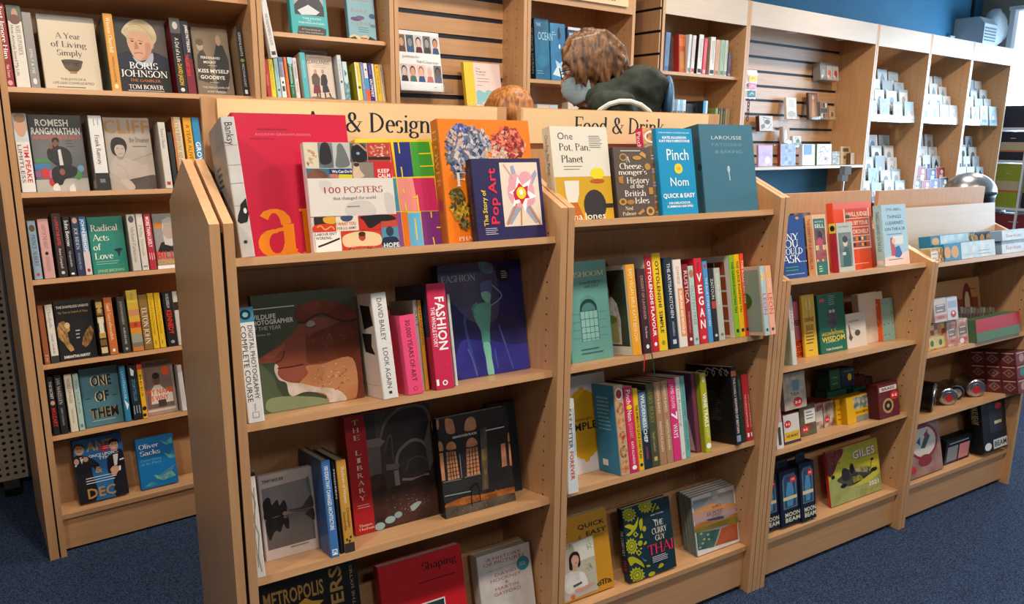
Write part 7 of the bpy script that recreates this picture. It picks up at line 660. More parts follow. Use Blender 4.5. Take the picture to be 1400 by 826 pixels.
B('Ab', 'F', 0.491, 0.07, 0.174, 0.144, 0.209, 0.02, '1478b8~0f64a0~4/0e5488', 0, 14, 0, 'bright blue cover with pale fern fronds and white name', [('t', 'Oliver', 0.34, 0.83, 0.52, 0.09, 'f4f0ea', 's'), ('t', 'Sacks', 0.36, 0.7, 0.52, 0.09, 'f4f0ea', 's'), ('t', 'Everything', 0.36, 0.56, 0.54, 0.05, '5cb0d8', 's'), ('t', 'in Its Place', 0.36, 0.49, 0.54, 0.05, '5cb0d8', 's'), ('l', [0.5, 0.2, 0.95, 0.35], 0.012, '7ab8a0'), ('l', [0.55, 0.18, 0.91, 0.3], 0.012, '7ab8a0'), ('l', [0.6, 0.16, 0.87, 0.25], 0.012, '7ab8a0'), ('l', [0.65, 0.14, 0.83, 0.2], 0.012, '7ab8a0'), ('p', [0.62, 0.9, 0.8, 0.84, 0.96, 0.92, 0.98, 0.8, 0.8, 0.78], '5aa8a4~2a84ac~40'), ('p', [0.7, 0.64, 0.85, 0.58, 0.98, 0.66, 0.98, 0.5, 0.84, 0.5], '6ab0a0~2a84ac~40'), ('p', [0.35, 0.25, 0.6, 0.2, 0.85, 0.26, 0.95, 0.14, 0.6, 0.1, 0.45, 0.16], '8abc9c~3a90a8~40'), ('p', [0.1, 0.05, 0.3, 0.12, 0.45, 0.06, 0.3, 0.02], '6ab0a0~2a84ac~40')])
GRP = 'travel books on the upper shelf of the second wall bookcase'
B('Bt', 'F', 1.224, 0.074, 2, 0.161, 0.215, 0.03, '46b0b4/2f9298', 1, 8, 0, 'turquoise framed book with a mountain photo on the upper travel shelf', [('r', 0.12, 0.42, 0.92, 0.97, '8a8c8e~c8ccce~6'), ('p', [0.12, 0.42, 0.12, 0.6, 0.4, 0.8, 0.5, 0.7, 0.7, 0.9, 0.92, 0.6, 0.92, 0.42], '3a3c40'), ('p', [0.2, 0.5, 0.5, 0.62, 0.8, 0.5, 0.7, 0.44, 0.3, 0.42], 'd8dcde'), ('t', 'THE MOTH', 0.56, 0.36, 0.5, 0.035, 'e8f4f4', 'n'), ('t', 'AND', 0.5, 0.32, 0.12, 0.02, 'e8f4f4', 'n'), ('t', 'THE MOUNTAIN', 0.54, 0.275, 0.7, 0.035, 'e8f4f4', 'n'), ('p', [0.14, 0.05, 0.18, 0.2, 0.3, 0.21, 0.8, 0.21, 0.94, 0.18, 0.92, 0.06, 0.8, 0.04], '4a4646'), ('t', 'A True Story of', 0.52, 0.15, 0.5, 0.025, 'd8c8b4', 'n'), ('t', 'Love, War and Everest', 0.52, 0.095, 0.66, 0.025, 'd8c8b4', 'n')])
B('Bt', 'F', 1.479, 0.074, 2, 0.13, 0.22, 0.025, '8cb8c4/6c9cac', 1, 8, 0, 'pale blue book with purple clouds on the upper travel shelf', [('t', 'DARK', 0.45, 0.6, 0.6, 0.06, 'b08a8c', 'n'), ('t', 'SKIES', 0.5, 0.82, 0.6, 0.06, 'b08a8c', 'n'), ('t', 'CLEAR', 0.5, 0.36, 0.76, 0.06, 'b08a8c', 'n'), ('e', 0.3, 0.44, 0.2, 0.04, '5a4a78'), ('e', 0.45, 0.47, 0.16, 0.04, '6a5a88'), ('e', 0.9, 0.52, 0.12, 0.05, '4a5a90'), ('e', 0.9, 0.33, 0.1, 0.03, '6a82a8'), ('lines', 0.35, 0.2, 0.75, 0.28, 3, '5c8494'), ('p', [0, 0, 0, 0.1, 0.2, 0.14, 0.4, 0.1, 0.6, 0.14, 0.8, 0.08, 1, 0.04, 1, 0], 'd8c898'), ('p', [0.6, 0, 0.75, 0.12, 1, 0.06, 1, 0], '2c3c4c'), ('r', 0.4, 0.06, 0.66, 0.09, 'b84a3a'), ('p', [0, 0.06, 0.2, 0.1, 0.3, 0.05, 0.1, 0.02], '2c3440')])
GRP = 'travel books on the lower shelf of the second wall bookcase'
B('B0', 'S', 1.094, 0.04, 1.751, 0.019, 0.153, 0.14, 'c8323a/b02a32', 0, 12, 0, 'scarlet spine at the left end of the lower travel shelf', [], [('t', 'Chatwin', 0.55, 0.5, 0.3, 0.3, 'f0b8b4', 'n')])
B('B0', 'S', 1.113, 0.04, 1.751, 0.02, 0.154, 0.14, 'e8d01c/d8c018', 0, 12, 0, 'lemon yellow spine right of the scarlet spine', [], [('t', 'KINGS OF THE YUKON', 0.475, 0.5, 0.65, 0.36, '8a7a10', 'n')])
B('B0', 'S', 1.136, 0.04, 1.751, 0.018, 0.165, 0.14, 'a4ccc8/94bcb8', 0, 12, 0, 'pale mint-blue spine under the leaning white book', [], [('t', 'The Wild Places', 0.475, 0.5, 0.55, 0.3, '5a8a8a', 'n'), ('e', 0.82, 0.5, 0.03, 0.25, '3a5a5a')])
B('B0', 'S', 1.156, 0.04, 1.751, 0.019, 0.165, 0.14, '8aa4c4/7a94b4', 0, 12, 0, 'pastel multicoloured spine with a white foot', [], [('r', 0, 0, 0.12, 1, '5a8ab8'), ('r', 0.12, 0.5, 0.5, 1, 'c8a8b8'), ('r', 0.5, 0, 1, 1, 'e0e0de'), ('r', 0.6, 0.3, 0.66, 0.7, '333'), ('r', 0.72, 0.2, 0.85, 0.8, '444'), ('t', 'RUNE', 0.35, 0.5, 0.3, 0.4, '6a84ac', 'n')])
B('B0', 'S', 1.179, 0.04, 1.751, 0.013, 0.167, 0.14, 'e06a1e/c85e1a', 0, 12, 0, 'orange spine on the lower travel shelf')
B('B0', 'S', 1.195, 0.04, 1.751, 0.02, 0.167, 0.15, '1f6a44/185a38', 0, 12, 0, 'dark green spine with a sky-blue head', [], [('r', 0, 0, 0.14, 1, '9cc8dc'), ('p', [0.14, 0, 0.2, 0.5, 0.14, 1], '9cc8dc'), ('t', 'Footnotes', 0.425, 0.5, 0.45, 0.5, 'e4f0e8', 'n'), ('r', 0.7, 0, 0.72, 1, '8ac0a0'), ('t', 'Peter Fiennes', 0.84, 0.5, 0.16, 0.28, 'c0dcc8', 'n')])
B('B0', 'S', 1.216, 0.04, 1.751, 0.018, 0.166, 0.14, 'dccfcc/ccbfbc', 0, 12, 0, 'whitish-pink spine with grey lettering', [], [('t', 'SKYFARING', 0.3, 0.5, 0.44, 0.46, '5a5a60', 'n'), ('t', 'VANHOENACKER', 0.715, 0.5, 0.27, 0.3, '8a8a8e', 'n')])
B('B0', 'S', 1.25, 0.04, 1.751, 0.025, 0.191, 0.17, '4cb0b8/c4a888', 1, 12, 0, 'turquoise spine left of the two kilted men', [], [('t', 'THE MOTH AND THE MOUNTAIN', 0.35, 0.5, 0.4, 0.3, 'b8e4e8', 'n')])
B('B0', 'F', 1.289, 0.123, 1.733, 0.124, 0.233, 0.02, 'b0acaa/8a8684', 1, 12, 0, 'light grey book behind the two kilted men cover', [('lines', 0.2, 0.93, 0.9, 0.95, 1, '666')])
B('B0', 'F', 1.29, 0.074, 1.744, 0.118, 0.194, 0.03, 'dccabc/c8b4a6', 1, 12, 0, 'pale pink cover with two men in kilts standing on rocks', [('lines', 0.1, 0.95, 0.8, 0.955, 1, 'b89a8a'), ('t', 'CLANLANDS', 0.44, 0.85, 0.86, 0.075, '2c3440', 'n'), ('lines', 0.25, 0.74, 0.8, 0.78, 2, 'b0907c'), ('p', [0.14, 0.16, 0.2, 0.36, 0.42, 0.34, 0.44, 0.18, 0.3, 0.16], '7a2c34'), ('p', [0.14, 0.36, 0.14, 0.52, 0.24, 0.6, 0.36, 0.6, 0.46, 0.5, 0.42, 0.34, 0.22, 0.34], '5a4c44'), ('e', 0.31, 0.64, 0.055, 0.05, 'c09078'), ('p', [0.5, 0.18, 0.52, 0.34, 0.72, 0.34, 0.78, 0.2], '2c3440'), ('p', [0.46, 0.34, 0.5, 0.54, 0.58, 0.6, 0.7, 0.58, 0.74, 0.44, 0.7, 0.34], '2a2a30'), ('e', 0.59, 0.65, 0.055, 0.05, 'c09078'), ('r', 0.26, 0.02, 0.32, 0.17, '2a2624'), ('r', 0.36, 0.04, 0.41, 0.17, '2a2624'), ('r', 0.56, 0.06, 0.61, 0.18, '2a2624'), ('p', [0.72, 0.18, 0.78, 0.18, 0.86, 0.04, 0.8, 0.04], '2a2624'), ('p', [0, 0, 0.06, 0.08, 0.3, 0.1, 0.5, 0.06, 0.8, 0.1, 1, 0.05, 1, 0], '9a7a54~6a5238~30')])
B('B0', 'S', 1.417, 0.04, 1.751, 0.019, 0.192, 0.16, 'ccd2d6/bcc2c6', 1, 12, 0, 'white-grey spine right of the kilted men cover', [], [('t', 'BOX BOX BOXING', 0.3, 0.5, 0.4, 0.3, '6a7a88', 'n'), ('e', 0.6, 0.5, 0.03, 0.2, '234')])
B('B0', 'S', 1.438, 0.04, 1.751, 0.022, 0.165, 0.14, 'c4d8da/94b0b4', 0, 12, 0, 'white spine patterned with teal waves', [], [('p', [0.5, 0, 0.6, 0.5, 0.5, 1, 1, 1, 1, 0], '2c6a74~8ab4b8~60'), ('p', [0.2, 0.2, 0.3, 0.8, 0.4, 0.3], '4c8a94')])
B('B0', 'S', 1.496, 0.04, 1.751, 0.024, 0.166, 0.14, 'ead24c/a89c1e', 0, 12, 0, 'yellow and white spine with an olive back', [], [('r', 0, 0, 1, 0.25, 'e8e4dc'), ('t', 'NOTES FROM', 0.3, 0.5, 0.4, 0.3, 'b8a020', 'n'), ('e', 0.66, 0.5, 0.04, 0.3, '555')])
B('B0', 'S', 1.521, 0.04, 1.751, 0.016, 0.167, 0.14, '7a8cb0/6a7ca0', 0, 12, 0, 'slate blue spine, narrow, right of the yellow and white spine', [], [('t', 'WANDERLUST', 0.4, 0.5, 0.6, 0.4, 'c8d0e0', 'n')])
B('B0', 'S', 1.538, 0.04, 1.751, 0.018, 0.165, 0.14, 'e4e6e6/ccd0d0', 0, 12, 0, 'white, sky blue and orange banded spine', [], [('r', 0.4, 0, 0.7, 1, '3a9ad8'), ('r', 0.7, 0, 1, 1, 'f0581c'), ('r', 0.15, 0.3, 0.2, 0.7, '444'), ('t', 'ICE', 0.305, 0.5, 0.11, 0.4, 'ccc', 'n')])
B('B0', 'S', 1.558, 0.04, 1.751, 0.019, 0.166, 0.14, '2c2078/241a64', 0, 12, 0, 'deep indigo spine with white capitals', [], [('t', 'OUTPOST', 0.66, 0.5, 0.48, 0.6, 'fff', 'b'), ('t', 'A JOURNEY', 0.175, 0.5, 0.25, 0.3, 'a8a0e0', 'n')])
B('B0', 'S', 1.578, 0.04, 1.751, 0.011, 0.164, 0.14, 'e0dcd2/d0ccc2', 0, 12, 0, 'narrow white spine right of the indigo spine')
B('B0', 'S', 1.591, 0.04, 1.751, 0.022, 0.163, 0.14, 'e4bc1c/d0aa18', 0, 12, 0, 'mustard yellow spine near the right end of the lower travel shelf', [], [('t', 'A TIME OF GIFTS', 0.5, 0.5, 0.6, 0.36, '8a6c08', 'n'), ('r', 0.05, 0.3, 0.1, 0.7, 'c86a1c')])
B('B0', 'S', 1.614, 0.04, 1.751, 0.018, 0.163, 0.14, 'dcc8a4/ccb894', 0, 12, 0, 'cream spine at the right end of the lower travel shelf', [], [('t', 'EOTHEN', 0.3, 0.5, 0.4, 0.3, '8a7450', 'n')])
B('B0', 'S', 1.102, -0.004, 1.9, 0.027, 0.24, 0.03, 'dedcd8/ccc8c4', 0, 4, -7.5, 'white paperback leaning on top of the travel spines', [], [('t', 'THE UNREMEMBERED PLACES', 0.55, 0.5, 0.5, 0.4, '555', 'n'), ('r', 0.9, 0.2, 0.96, 0.8, '444')])
GRP = 'ocean books in the pets and nature bookcase'
B('C0', 'F', 2.505, 0.07, 1.894, 0.096, 0.303, 0.04, '1e567c~2c7aa0~6/12202c', 1, 5, 0, 'dark ocean-blue book at the left of the nature shelf', [('t', 'THE', 0.3, 0.9, 0.3, 0.05, 'bcd8e4', 'n'), ('t', 'OCEAN', 0.75, 0.72, 1, 0.13, 'a8d0e0', 'n'), ('e', 0.5, 0.3, 0.3, 0.1, '2a7a9c'), ('lines', 0.1, 0.1, 0.6, 0.14, 2, '7ab0c8')], [('t', 'SCIENCE OCEAN', 0.525, 0.5, 0.75, 0.45, '8ab0bc', 'n')])
B('C0', 'F', 2.61, 0.07, 1.894, 0.102, 0.289, 0.035, '3a88b8~2a6a9c~5/2a6a98', 1, 5, 0, 'mid blue book with a seabird, second on the nature shelf', [('p', [0.5, 0.9, 0.62, 0.95, 0.7, 0.8, 0.6, 0.7, 0.5, 0.76], '24323c'), ('p', [0.3, 0.36, 0.6, 0.3, 0.9, 0.4, 0.7, 0.2, 0.4, 0.2], 'a8d0e0'), ('e', 0.6, 0.6, 0.06, 0.04, 'e8f0f4'), ('p', [0.1, 0.1, 0.5, 0.3, 0.9, 0.05], 'c8e0ea'), ('lines', 0.1, 0.8, 0.4, 0.84, 2, 'a8d4e8')])
B('C0', 'F', 2.731, 0.07, 1.894, 0.091, 0.279, 0.035, 'd8dce0/1c3a5c', 1, 5, 0, 'white and navy book just behind the masked customer', [('r', 0, 0.4, 1, 0.95, '26486c'), ('t', 'WHALE', 0.5, 0.85, 0.8, 0.1, 'e4ecf2', 'b')])
GRP = 'thin books on the upper shelf by the card racks'
B('D0', 'S', 3.447, 0.06, 1.986, 0.037, 0.218, 0.17, '6a86ac/8898b8', 0, 0, 2, 'slanting blue-white spine at the left end of the upper thin-book shelf', [], [('lines', 0.1, 0.35, 0.7, 0.65, 2, '4a6a9c'), ('r', 0.86, 0.1, 0.96, 0.9, '4a6a9c')])
B('D0', 'S', 3.649, 0.06, 1.986, 0.021, 0.222, 0.17, 'dfe6e8/ccd4d6', 0, 0, 2, 'white spine left of the flowered white one of the upper thin-book shelf', [], [('lines', 0.1, 0.35, 0.7, 0.65, 2, '7a98a4'), ('r', 0.86, 0.1, 0.96, 0.9, '7a98a4')])
B('D0', 'S', 3.683, 0.06, 1.986, 0.028, 0.22, 0.17, 'e0d8d6/d0c8c6', 0, 0, 2, 'white spine speckled with red flowers of the upper thin-book shelf', [], [('lines', 0.1, 0.35, 0.7, 0.65, 2, 'c04a4a'), ('r', 0.86, 0.1, 0.96, 0.9, 'c04a4a')])
B('D0', 'S', 3.739, 0.06, 1.986, 0.04, 0.23, 0.17, 'e2e2de/2a2a2c', 0, 0, 2, 'white spine with a black back, left of the coral spine of the upper thin-book shelf', [], [('lines', 0.1, 0.35, 0.7, 0.65, 2, '1c1c1e'), ('r', 0.86, 0.1, 0.96, 0.9, '1c1c1e')])
B('D0', 'S', 3.787, 0.06, 1.986, 0.03, 0.21, 0.17, 'e04a5a/c83c4c', 0, 0, 2, 'coral red spine in the middle of the upper thin-book shelf', [], [('lines', 0.1, 0.35, 0.7, 0.65, 2, 'f4b0b0'), ('r', 0.86, 0.1, 0.96, 0.9, 'f4b0b0')])
B('D0', 'S', 3.853, 0.06, 1.986, 0.045, 0.224, 0.17, 'e4e2da/a89a84', 0, 0, 0, 'broad white spine with a black foot of the upper thin-book shelf', [], [('lines', 0.1, 0.35, 0.7, 0.65, 2, '1c1c1e'), ('r', 0.86, 0.1, 0.96, 0.9, '1c1c1e')])
B('D0', 'S', 3.905, 0.06, 1.986, 0.034, 0.212, 0.17, 'd8a484/e0dcd4', 0, 0, 0, 'peach and white spine of the upper thin-book shelf', [], [('lines', 0.1, 0.35, 0.7, 0.65, 2, 'a86a4a'), ('r', 0.86, 0.1, 0.96, 0.9, 'a86a4a')])
B('D0', 'S', 3.954, 0.06, 1.986, 0.033, 0.214, 0.17, 'a8c4ac/d8e0d8', 0, 0, 0, 'pale green spine, left one of two greenish neighbours of the upper thin-book shelf', [], [('lines', 0.1, 0.35, 0.7, 0.65, 2, '5a8a6a'), ('r', 0.86, 0.1, 0.96, 0.9, '5a8a6a')])
B('D0', 'S', 3.994, 0.06, 1.986, 0.026, 0.215, 0.17, 'ccd8cc/c8c8c4', 0, 0, 0, 'white-green spine, right one of two greenish neighbours of the upper thin-book shelf', [], [('lines', 0.1, 0.35, 0.7, 0.65, 2, '7aa08a'), ('r', 0.86, 0.1, 0.96, 0.9, '7aa08a')])
B('D0', 'S', 4.03, 0.06, 1.986, 0.029, 0.143, 0.17, '6a6284/5a5274', 0, 0, 0, 'short purple spine at the right end of the upper thin-book shelf', [], [('lines', 0.1, 0.35, 0.7, 0.65, 2, 'aaa0c8'), ('r', 0.86, 0.1, 0.96, 0.9, 'aaa0c8')])
B('D0', 'F', 3.589, 0.07, 1.99, 0.058, 0.217, 0.045, 'c8642e~a84a24~8/b03028', 1, 5, 1, 'red-spined orange book on the upper thin-book shelf', [('r', 0.2, 0.1, 0.8, 0.55, 'b8843c'), ('r', 0.1, 0.7, 0.9, 0.9, 'd8703c')])
GRP = 'thin books on the lower shelf by the card racks'
B('D1', 'S', 3.443, 0.06, 1.611, 0.016, 0.22, 0.17, 'b894a4', 0, 0, 0, 'pinkish thin spine in the left cluster of the lower shelf by the cards', [], [('lines', 0.1, 0.35, 0.8, 0.6, 2, '666'), ('r', 0.3, 0.1, 0.36, 0.9, '555')])
B('D1', 'S', 3.461, 0.06, 1.611, 0.016, 0.22, 0.17, 'a8ccc8', 0, 0, 0, 'mint thin spine in the left cluster of the lower shelf by the cards', [], [('lines', 0.1, 0.35, 0.8, 0.6, 2, '666'), ('r', 0.3, 0.1, 0.36, 0.9, '555')])
B('D1', 'S', 3.478, 0.06, 1.611, 0.018, 0.22, 0.17, 'd8e4e4', 0, 0, 0, 'white thin spine in the left cluster of the lower shelf by the cards', [], [('lines', 0.1, 0.35, 0.8, 0.6, 2, '666'), ('r', 0.3, 0.1, 0.36, 0.9, '555')])
B('D1', 'S', 3.498, 0.06, 1.611, 0.018, 0.22, 0.17, '9aa4a8', 0, 0, 0, 'grey thin spine in the left cluster of the lower shelf by the cards', [], [('lines', 0.1, 0.35, 0.8, 0.6, 2, '666'), ('r', 0.3, 0.1, 0.36, 0.9, '555')])
B('D1', 'S', 3.518, 0.06, 1.611, 0.018, 0.22, 0.17, '4a4c4c', 0, 0, 0, 'charcoal thin spine in the left cluster of the lower shelf by the cards', [], [('lines', 0.1, 0.35, 0.8, 0.6, 2, '666'), ('r', 0.3, 0.1, 0.36, 0.9, '555')])
B('D1', 'S', 3.539, 0.06, 1.611, 0.019, 0.22, 0.17, 'b8c4bc', 0, 0, 0, 'sage thin spine in the left cluster of the lower shelf by the cards', [], [('lines', 0.1, 0.35, 0.8, 0.6, 2, '666'), ('r', 0.3, 0.1, 0.36, 0.9, '555')])
B('D1', 'S', 3.561, 0.06, 1.611, 0.02, 0.22, 0.17, '7a98a8', 0, 0, 0, 'slate thin spine in the left cluster of the lower shelf by the cards', [], [('lines', 0.1, 0.35, 0.8, 0.6, 2, '666'), ('r', 0.3, 0.1, 0.36, 0.9, '555')])
B('D1', 'S', 3.583, 0.06, 1.611, 0.023, 0.22, 0.17, 'c4e0f4', 0, 0, 0, 'ice-blue thin spine in the left cluster of the lower shelf by the cards', [], [('lines', 0.1, 0.35, 0.8, 0.6, 2, '666'), ('r', 0.3, 0.1, 0.36, 0.9, '555')])
B('D1', 'S', 3.608, 0.06, 1.611, 0.023, 0.22, 0.17, '8ac0e8', 0, 0, 0, 'sky-blue thin spine in the left cluster of the lower shelf by the cards', [], [('lines', 0.1, 0.35, 0.8, 0.6, 2, '666'), ('r', 0.3, 0.1, 0.36, 0.9, '555')])
B('D1', 'S', 3.633, 0.06, 1.611, 0.025, 0.22, 0.17, 'e0e8f0', 0, 0, 0, 'bright white thin spine in the left cluster of the lower shelf by the cards', [], [('lines', 0.1, 0.35, 0.8, 0.6, 2, '666'), ('r', 0.3, 0.1, 0.36, 0.9, '555')])
B('D1', 'F', 3.694, 0.075, 1.613, 0.109, 0.2, 0.03, '2a2a2c/1c1c1e', 1, 5, 0, 'dark book with hands under a black square, lower shelf by the cards', [('r', 0.15, 0.35, 0.8, 0.9, '131315'), ('e', 0.3, 0.25, 0.12, 0.1, 'a8826a'), ('e', 0.6, 0.22, 0.12, 0.09, 'a8826a')])
B('D1', 'S', 3.807, 0.05, 1.611, 0.039, 0.22, 0.17, '3a9ad0/2a2a30', 0, 0, 0, 'bright blue and white spine right of the dark hands book', [], [('r', 0, 0.6, 1, 1, 'd8e8f0')])
B('D1', 'F', 3.918, 0.1, 1.613, 0.034, 0.16, 0.02, '33302e~5a4c44~14/222', 1, 5, 0, 'small dark square book on the lower shelf by the cards')
B('D1', 'S', 3.938, 0.06, 1.611, 0.025, 0.18, 0.14, '8a9a54', 0, 0, 0, 'olive green small spine in the right cluster of the lower shelf by the cards', [], [('lines', 0.1, 0.3, 0.8, 0.6, 2, 'c8b878')])
B('D1', 'S', 3.967, 0.06, 1.611, 0.02, 0.18, 0.14, '2c2c28', 0, 0, 0, 'black small spine in the right cluster of the lower shelf by the cards', [], [('lines', 0.1, 0.3, 0.8, 0.6, 2, 'c8b878')])
B('D1', 'S', 3.99, 0.06, 1.611, 0.02, 0.18, 0.14, '6a6434', 0, 0, 0, 'dark khaki small spine in the right cluster of the lower shelf by the cards', [], [('lines', 0.1, 0.3, 0.8, 0.6, 2, 'c8b878')])
B('D1', 'S', 4.012, 0.06, 1.611, 0.021, 0.18, 0.14, '3a3426', 0, 0, 0, 'dark brown small spine in the right cluster of the lower shelf by the cards', [], [('lines', 0.1, 0.3, 0.8, 0.6, 2, 'c8b878')])
B('D1', 'S', 4.038, 0.06, 1.611, 0.021, 0.18, 0.14, 'b0946a', 0, 0, 0, 'sandy small spine in the right cluster of the lower shelf by the cards', [], [('lines', 0.1, 0.3, 0.8, 0.6, 2, 'c8b878')])
B('D1', 'S', 4.061, 0.06, 1.611, 0.021, 0.18, 0.14, 'a89484', 0, 0, 0, 'taupe small spine in the right cluster of the lower shelf by the cards', [], [('lines', 0.1, 0.3, 0.8, 0.6, 2, 'c8b878')])
GRP = 'small boxed gifts on the third shelf of the low unit'
X('gift_box', 'box', 2.108, 0.03, 0.524, 0.037, 0.156, 0.03, 'd8a0b0/e0507a', 12, 'slim pink and white tube box at the left end of the small box shelf', [('r', 0, 0, 1, 0.6, 'e0dcd8'), ('r', 0.3, 0.08, 0.7, 0.5, '444')])
X('gift_box', 'box', 2.174, 0.05, 0.519, 0.088, 0.109, 0.14, 'd8d4cc/6a3028', 12, 'white and yellow trinket box with a red sticker, front left', [('r', 0.05, 0.12, 0.95, 0.4, 'e0b020'), ('t', 'HE MAKE', 0.5, 0.26, 0.7, 0.09, '333', 'b'), ('r', 0, 0, 1, 0.1, '3a3a30'), ('e', 0.27, 0.68, 0.2, 0.13, 'd02a2c'), ('t', '3-2', 0.27, 0.68, 0.24, 0.07, 'fff', 'b')])
X('gift_box', 'box', 2.187, 0.074, 0.638, 0.123, 0.135, 0.05, 'c8b8a4~a89884~30/8a7a6c', 12, 'pale patterned box with a red sticker standing behind the front left box', [('r', 0.4, 0.5, 0.7, 0.8, '6a8a9c'), ('t', 'TEA', 0.5, 0.42, 0.4, 0.08, '555', 'b'), ('e', 0.6, 0.18, 0.2, 0.13, 'd02a2c'), ('t', '3-2', 0.6, 0.18, 0.24, 0.07, 'fff', 'b')])
X('gift_box', 'box', 2.299, 0.079, 0.513, 0.093, 0.118, 0.14, '7a3a30~4a6a4a~40/6a2a28', 12, 'speckled red and green box with a white label', [('r', 0.3, 0.4, 0.95, 0.85, 'e4e0d8'), ('lines', 0.4, 0.55, 0.85, 0.75, 3, '555'), ('e', 0.3, 0.22, 0.2, 0.13, 'd02a2c'), ('t', '3-2', 0.3, 0.22, 0.24, 0.07, 'fff', 'b')])
X('gift_box', 'box', 2.421, 0.108, 0.507, 0.051, 0.103, 0.05, 'c8c0b4~8a4a40~30/7a2a28', 12, 'narrow red-topped box next to the speckled box', [('r', 0.1, 0.3, 0.9, 0.7, 'ddd8cc')])
X('gift_box', 'box', 2.472, 0.108, 0.507, 0.073, 0.101, 0.12, 'cfc6b8~7a5a44~30/7a2a28', 12, 'white and brown box with a red round sticker before the yellow pair', [('t', 'TOY', 0.5, 0.75, 0.6, 0.12, '444', 'b'), ('e', 0.3, 0.3, 0.2, 0.13, 'd02a2c'), ('t', '3-2', 0.3, 0.3, 0.24, 0.07, 'fff', 'b')])
X('gift_box', 'box', 2.536, 0.098, 0.509, 0.038, 0.101, 0.05, 'e6b018/b88a10', 12, 'left one of the two bright yellow boxes', [('t', 'HANGMAN', 0.5, 0.6, 0.8, 0.12, 'a87a08', 'b'), ('lines', 0.2, 0.2, 0.8, 0.4, 2, '8a6408')])
X('gift_box', 'box', 2.563, 0.071, 0.515, 0.14, 0.106, 0.05, 'e6b018/b88a10', 12, 'right one of the two bright yellow boxes, with a picture on its front', [('r', 0.32, 0.3, 1, 0.95, 'c8c4b8~5a6a5a~40'), ('r', 0.32, 0.25, 1, 0.5, 'e6b018'), ('t', 'HANGMAN', 0.66, 0.36, 0.56, 0.1, '5a4208', 'b'), ('r', 0.4, 0, 1, 0.22, '8a8a80')])
X('gift_box', 'box', 2.564, 0.162, 0.628, 0.066, 0.081, 0.06, '24543a/1c4030', 12, 'dark green box on top at the back of the small box shelf', [('lines', 0.2, 0.3, 0.8, 0.6, 2, '5a8a6a')])
X('gift_box', 'box', 2.634, 0.162, 0.628, 0.088, 0.075, 0.06, '22304c/1c2840', 12, 'navy box with a yellow lamp picture beside the dark green box', [('e', 0.6, 0.5, 0.14, 0.2, 'e8b830'), ('r', 0.2, 0.8, 0.9, 0.9, '3a6a5a')])
X('gift_box', 'box', 2.579, 0.162, 0.496, 0.149, 0.131, 0.06, '2c5a40/24503a', 12, 'green and gold box under the two stacked dark boxes', [('r', 0, 0, 1, 0.5, 'c8a030')])
X('gift_box', 'box', 2.699, 0.128, 0.503, 0.104, 0.115, 0.03, '2f6a52/24503e', 12, 'teal green box with pale rings behind the yellow box', [('e', 0.7, 0.7, 0.16, 0.14, 'cfd8c8'), ('e', 0.7, 0.7, 0.1, 0.09, '2f6a52'), ('e', 0.7, 0.35, 0.16, 0.14, 'cfd8c8'), ('e', 0.7, 0.35, 0.1, 0.09, '2f6a52')])
X('gift_box', 'box', 2.735, 0.089, 0.511, 0.051, 0.064, 0.03, 'b02c2c/8a2020', 12, 'small red box with a round sticker left of the maroon box', [('e', 0.5, 0.5, 0.2, 0.13, 'd02a2c'), ('t', '3-2', 0.5, 0.5, 0.24, 0.07, 'fff', 'b')])
X('gift_box', 'box', 2.696, 0.025, 0.525, 0.134, 0.138, 0.05, '6a1e22/4c1418', 12, 'maroon box with a brass ring picture at the right end', [('r', 0.08, 0.78, 0.92, 0.92, 'd8ccc0'), ('t', 'BRASS', 0.5, 0.85, 0.6, 0.07, '6a1e22', 'b'), ('e', 0.45, 0.35, 0.26, 0.22, 'b8945a'), ('e', 0.45, 0.35, 0.18, 0.15, '2a1a18'), ('e', 0.45, 0.35, 0.07, 0.06, 'b8945a'), ('e', 0.78, 0.62, 0.2, 0.13, 'd02a2c'), ('t', '3-2', 0.78, 0.62, 0.24, 0.07, 'fff', 'b')])
X('gift_box', 'box', 2.743, 0.162, 0.496, 0.082, 0.155, 0.05, '4a2220/3a1a18', 12, 'dark brown box left of two in the rear row', [('r', 0.1, 0.2, 0.9, 0.3, '7a5a50')])
X('gift_box', 'box', 2.827, 0.162, 0.496, 0.047, 0.14, 0.05, '4a2420/3a1a18', 12, 'dark brown box right of two in the rear row', [('r', 0.1, 0.5, 0.9, 0.6, '7a5a50')])
GRP = 'torch boxes standing on the bottom shelf of the low unit'
X('torch_box', 'box', 2.089, 0.043, 0.197, 0.093, 0.208, 0.07, '161e34/10172a', 10, 'navy torch box partly behind the wooden upright, left of three', [('p', [0.15, 0.3, 0.15, 0.85, 0.25, 0.93, 0.75, 0.93, 0.85, 0.85, 0.85, 0.3], '5a7488'), ('p', [0.22, 0.32, 0.22, 0.83, 0.3, 0.88, 0.7, 0.88, 0.78, 0.83, 0.78, 0.32], '2f4a64'), ('p', [0.35, 0.34, 0.3, 0.6, 0.4, 0.78, 0.62, 0.78, 0.7, 0.6, 0.62, 0.34], '4a88b4'), ('r', 0.15, 0.46, 0.85, 0.52, 'd8c89c'), ('t', 'MOON', 0.58, 0.19, 0.74, 0.075, 'e0dcc0', 'b'), ('t', 'BEAM', 0.58, 0.095, 0.74, 0.075, 'e0dcc0', 'b'), ('e', 0.68, 0.82, 0.16, 0.06, 'd83030'), ('t', '1/2', 0.68, 0.82, 0.16, 0.03, 'fff', 'b')])
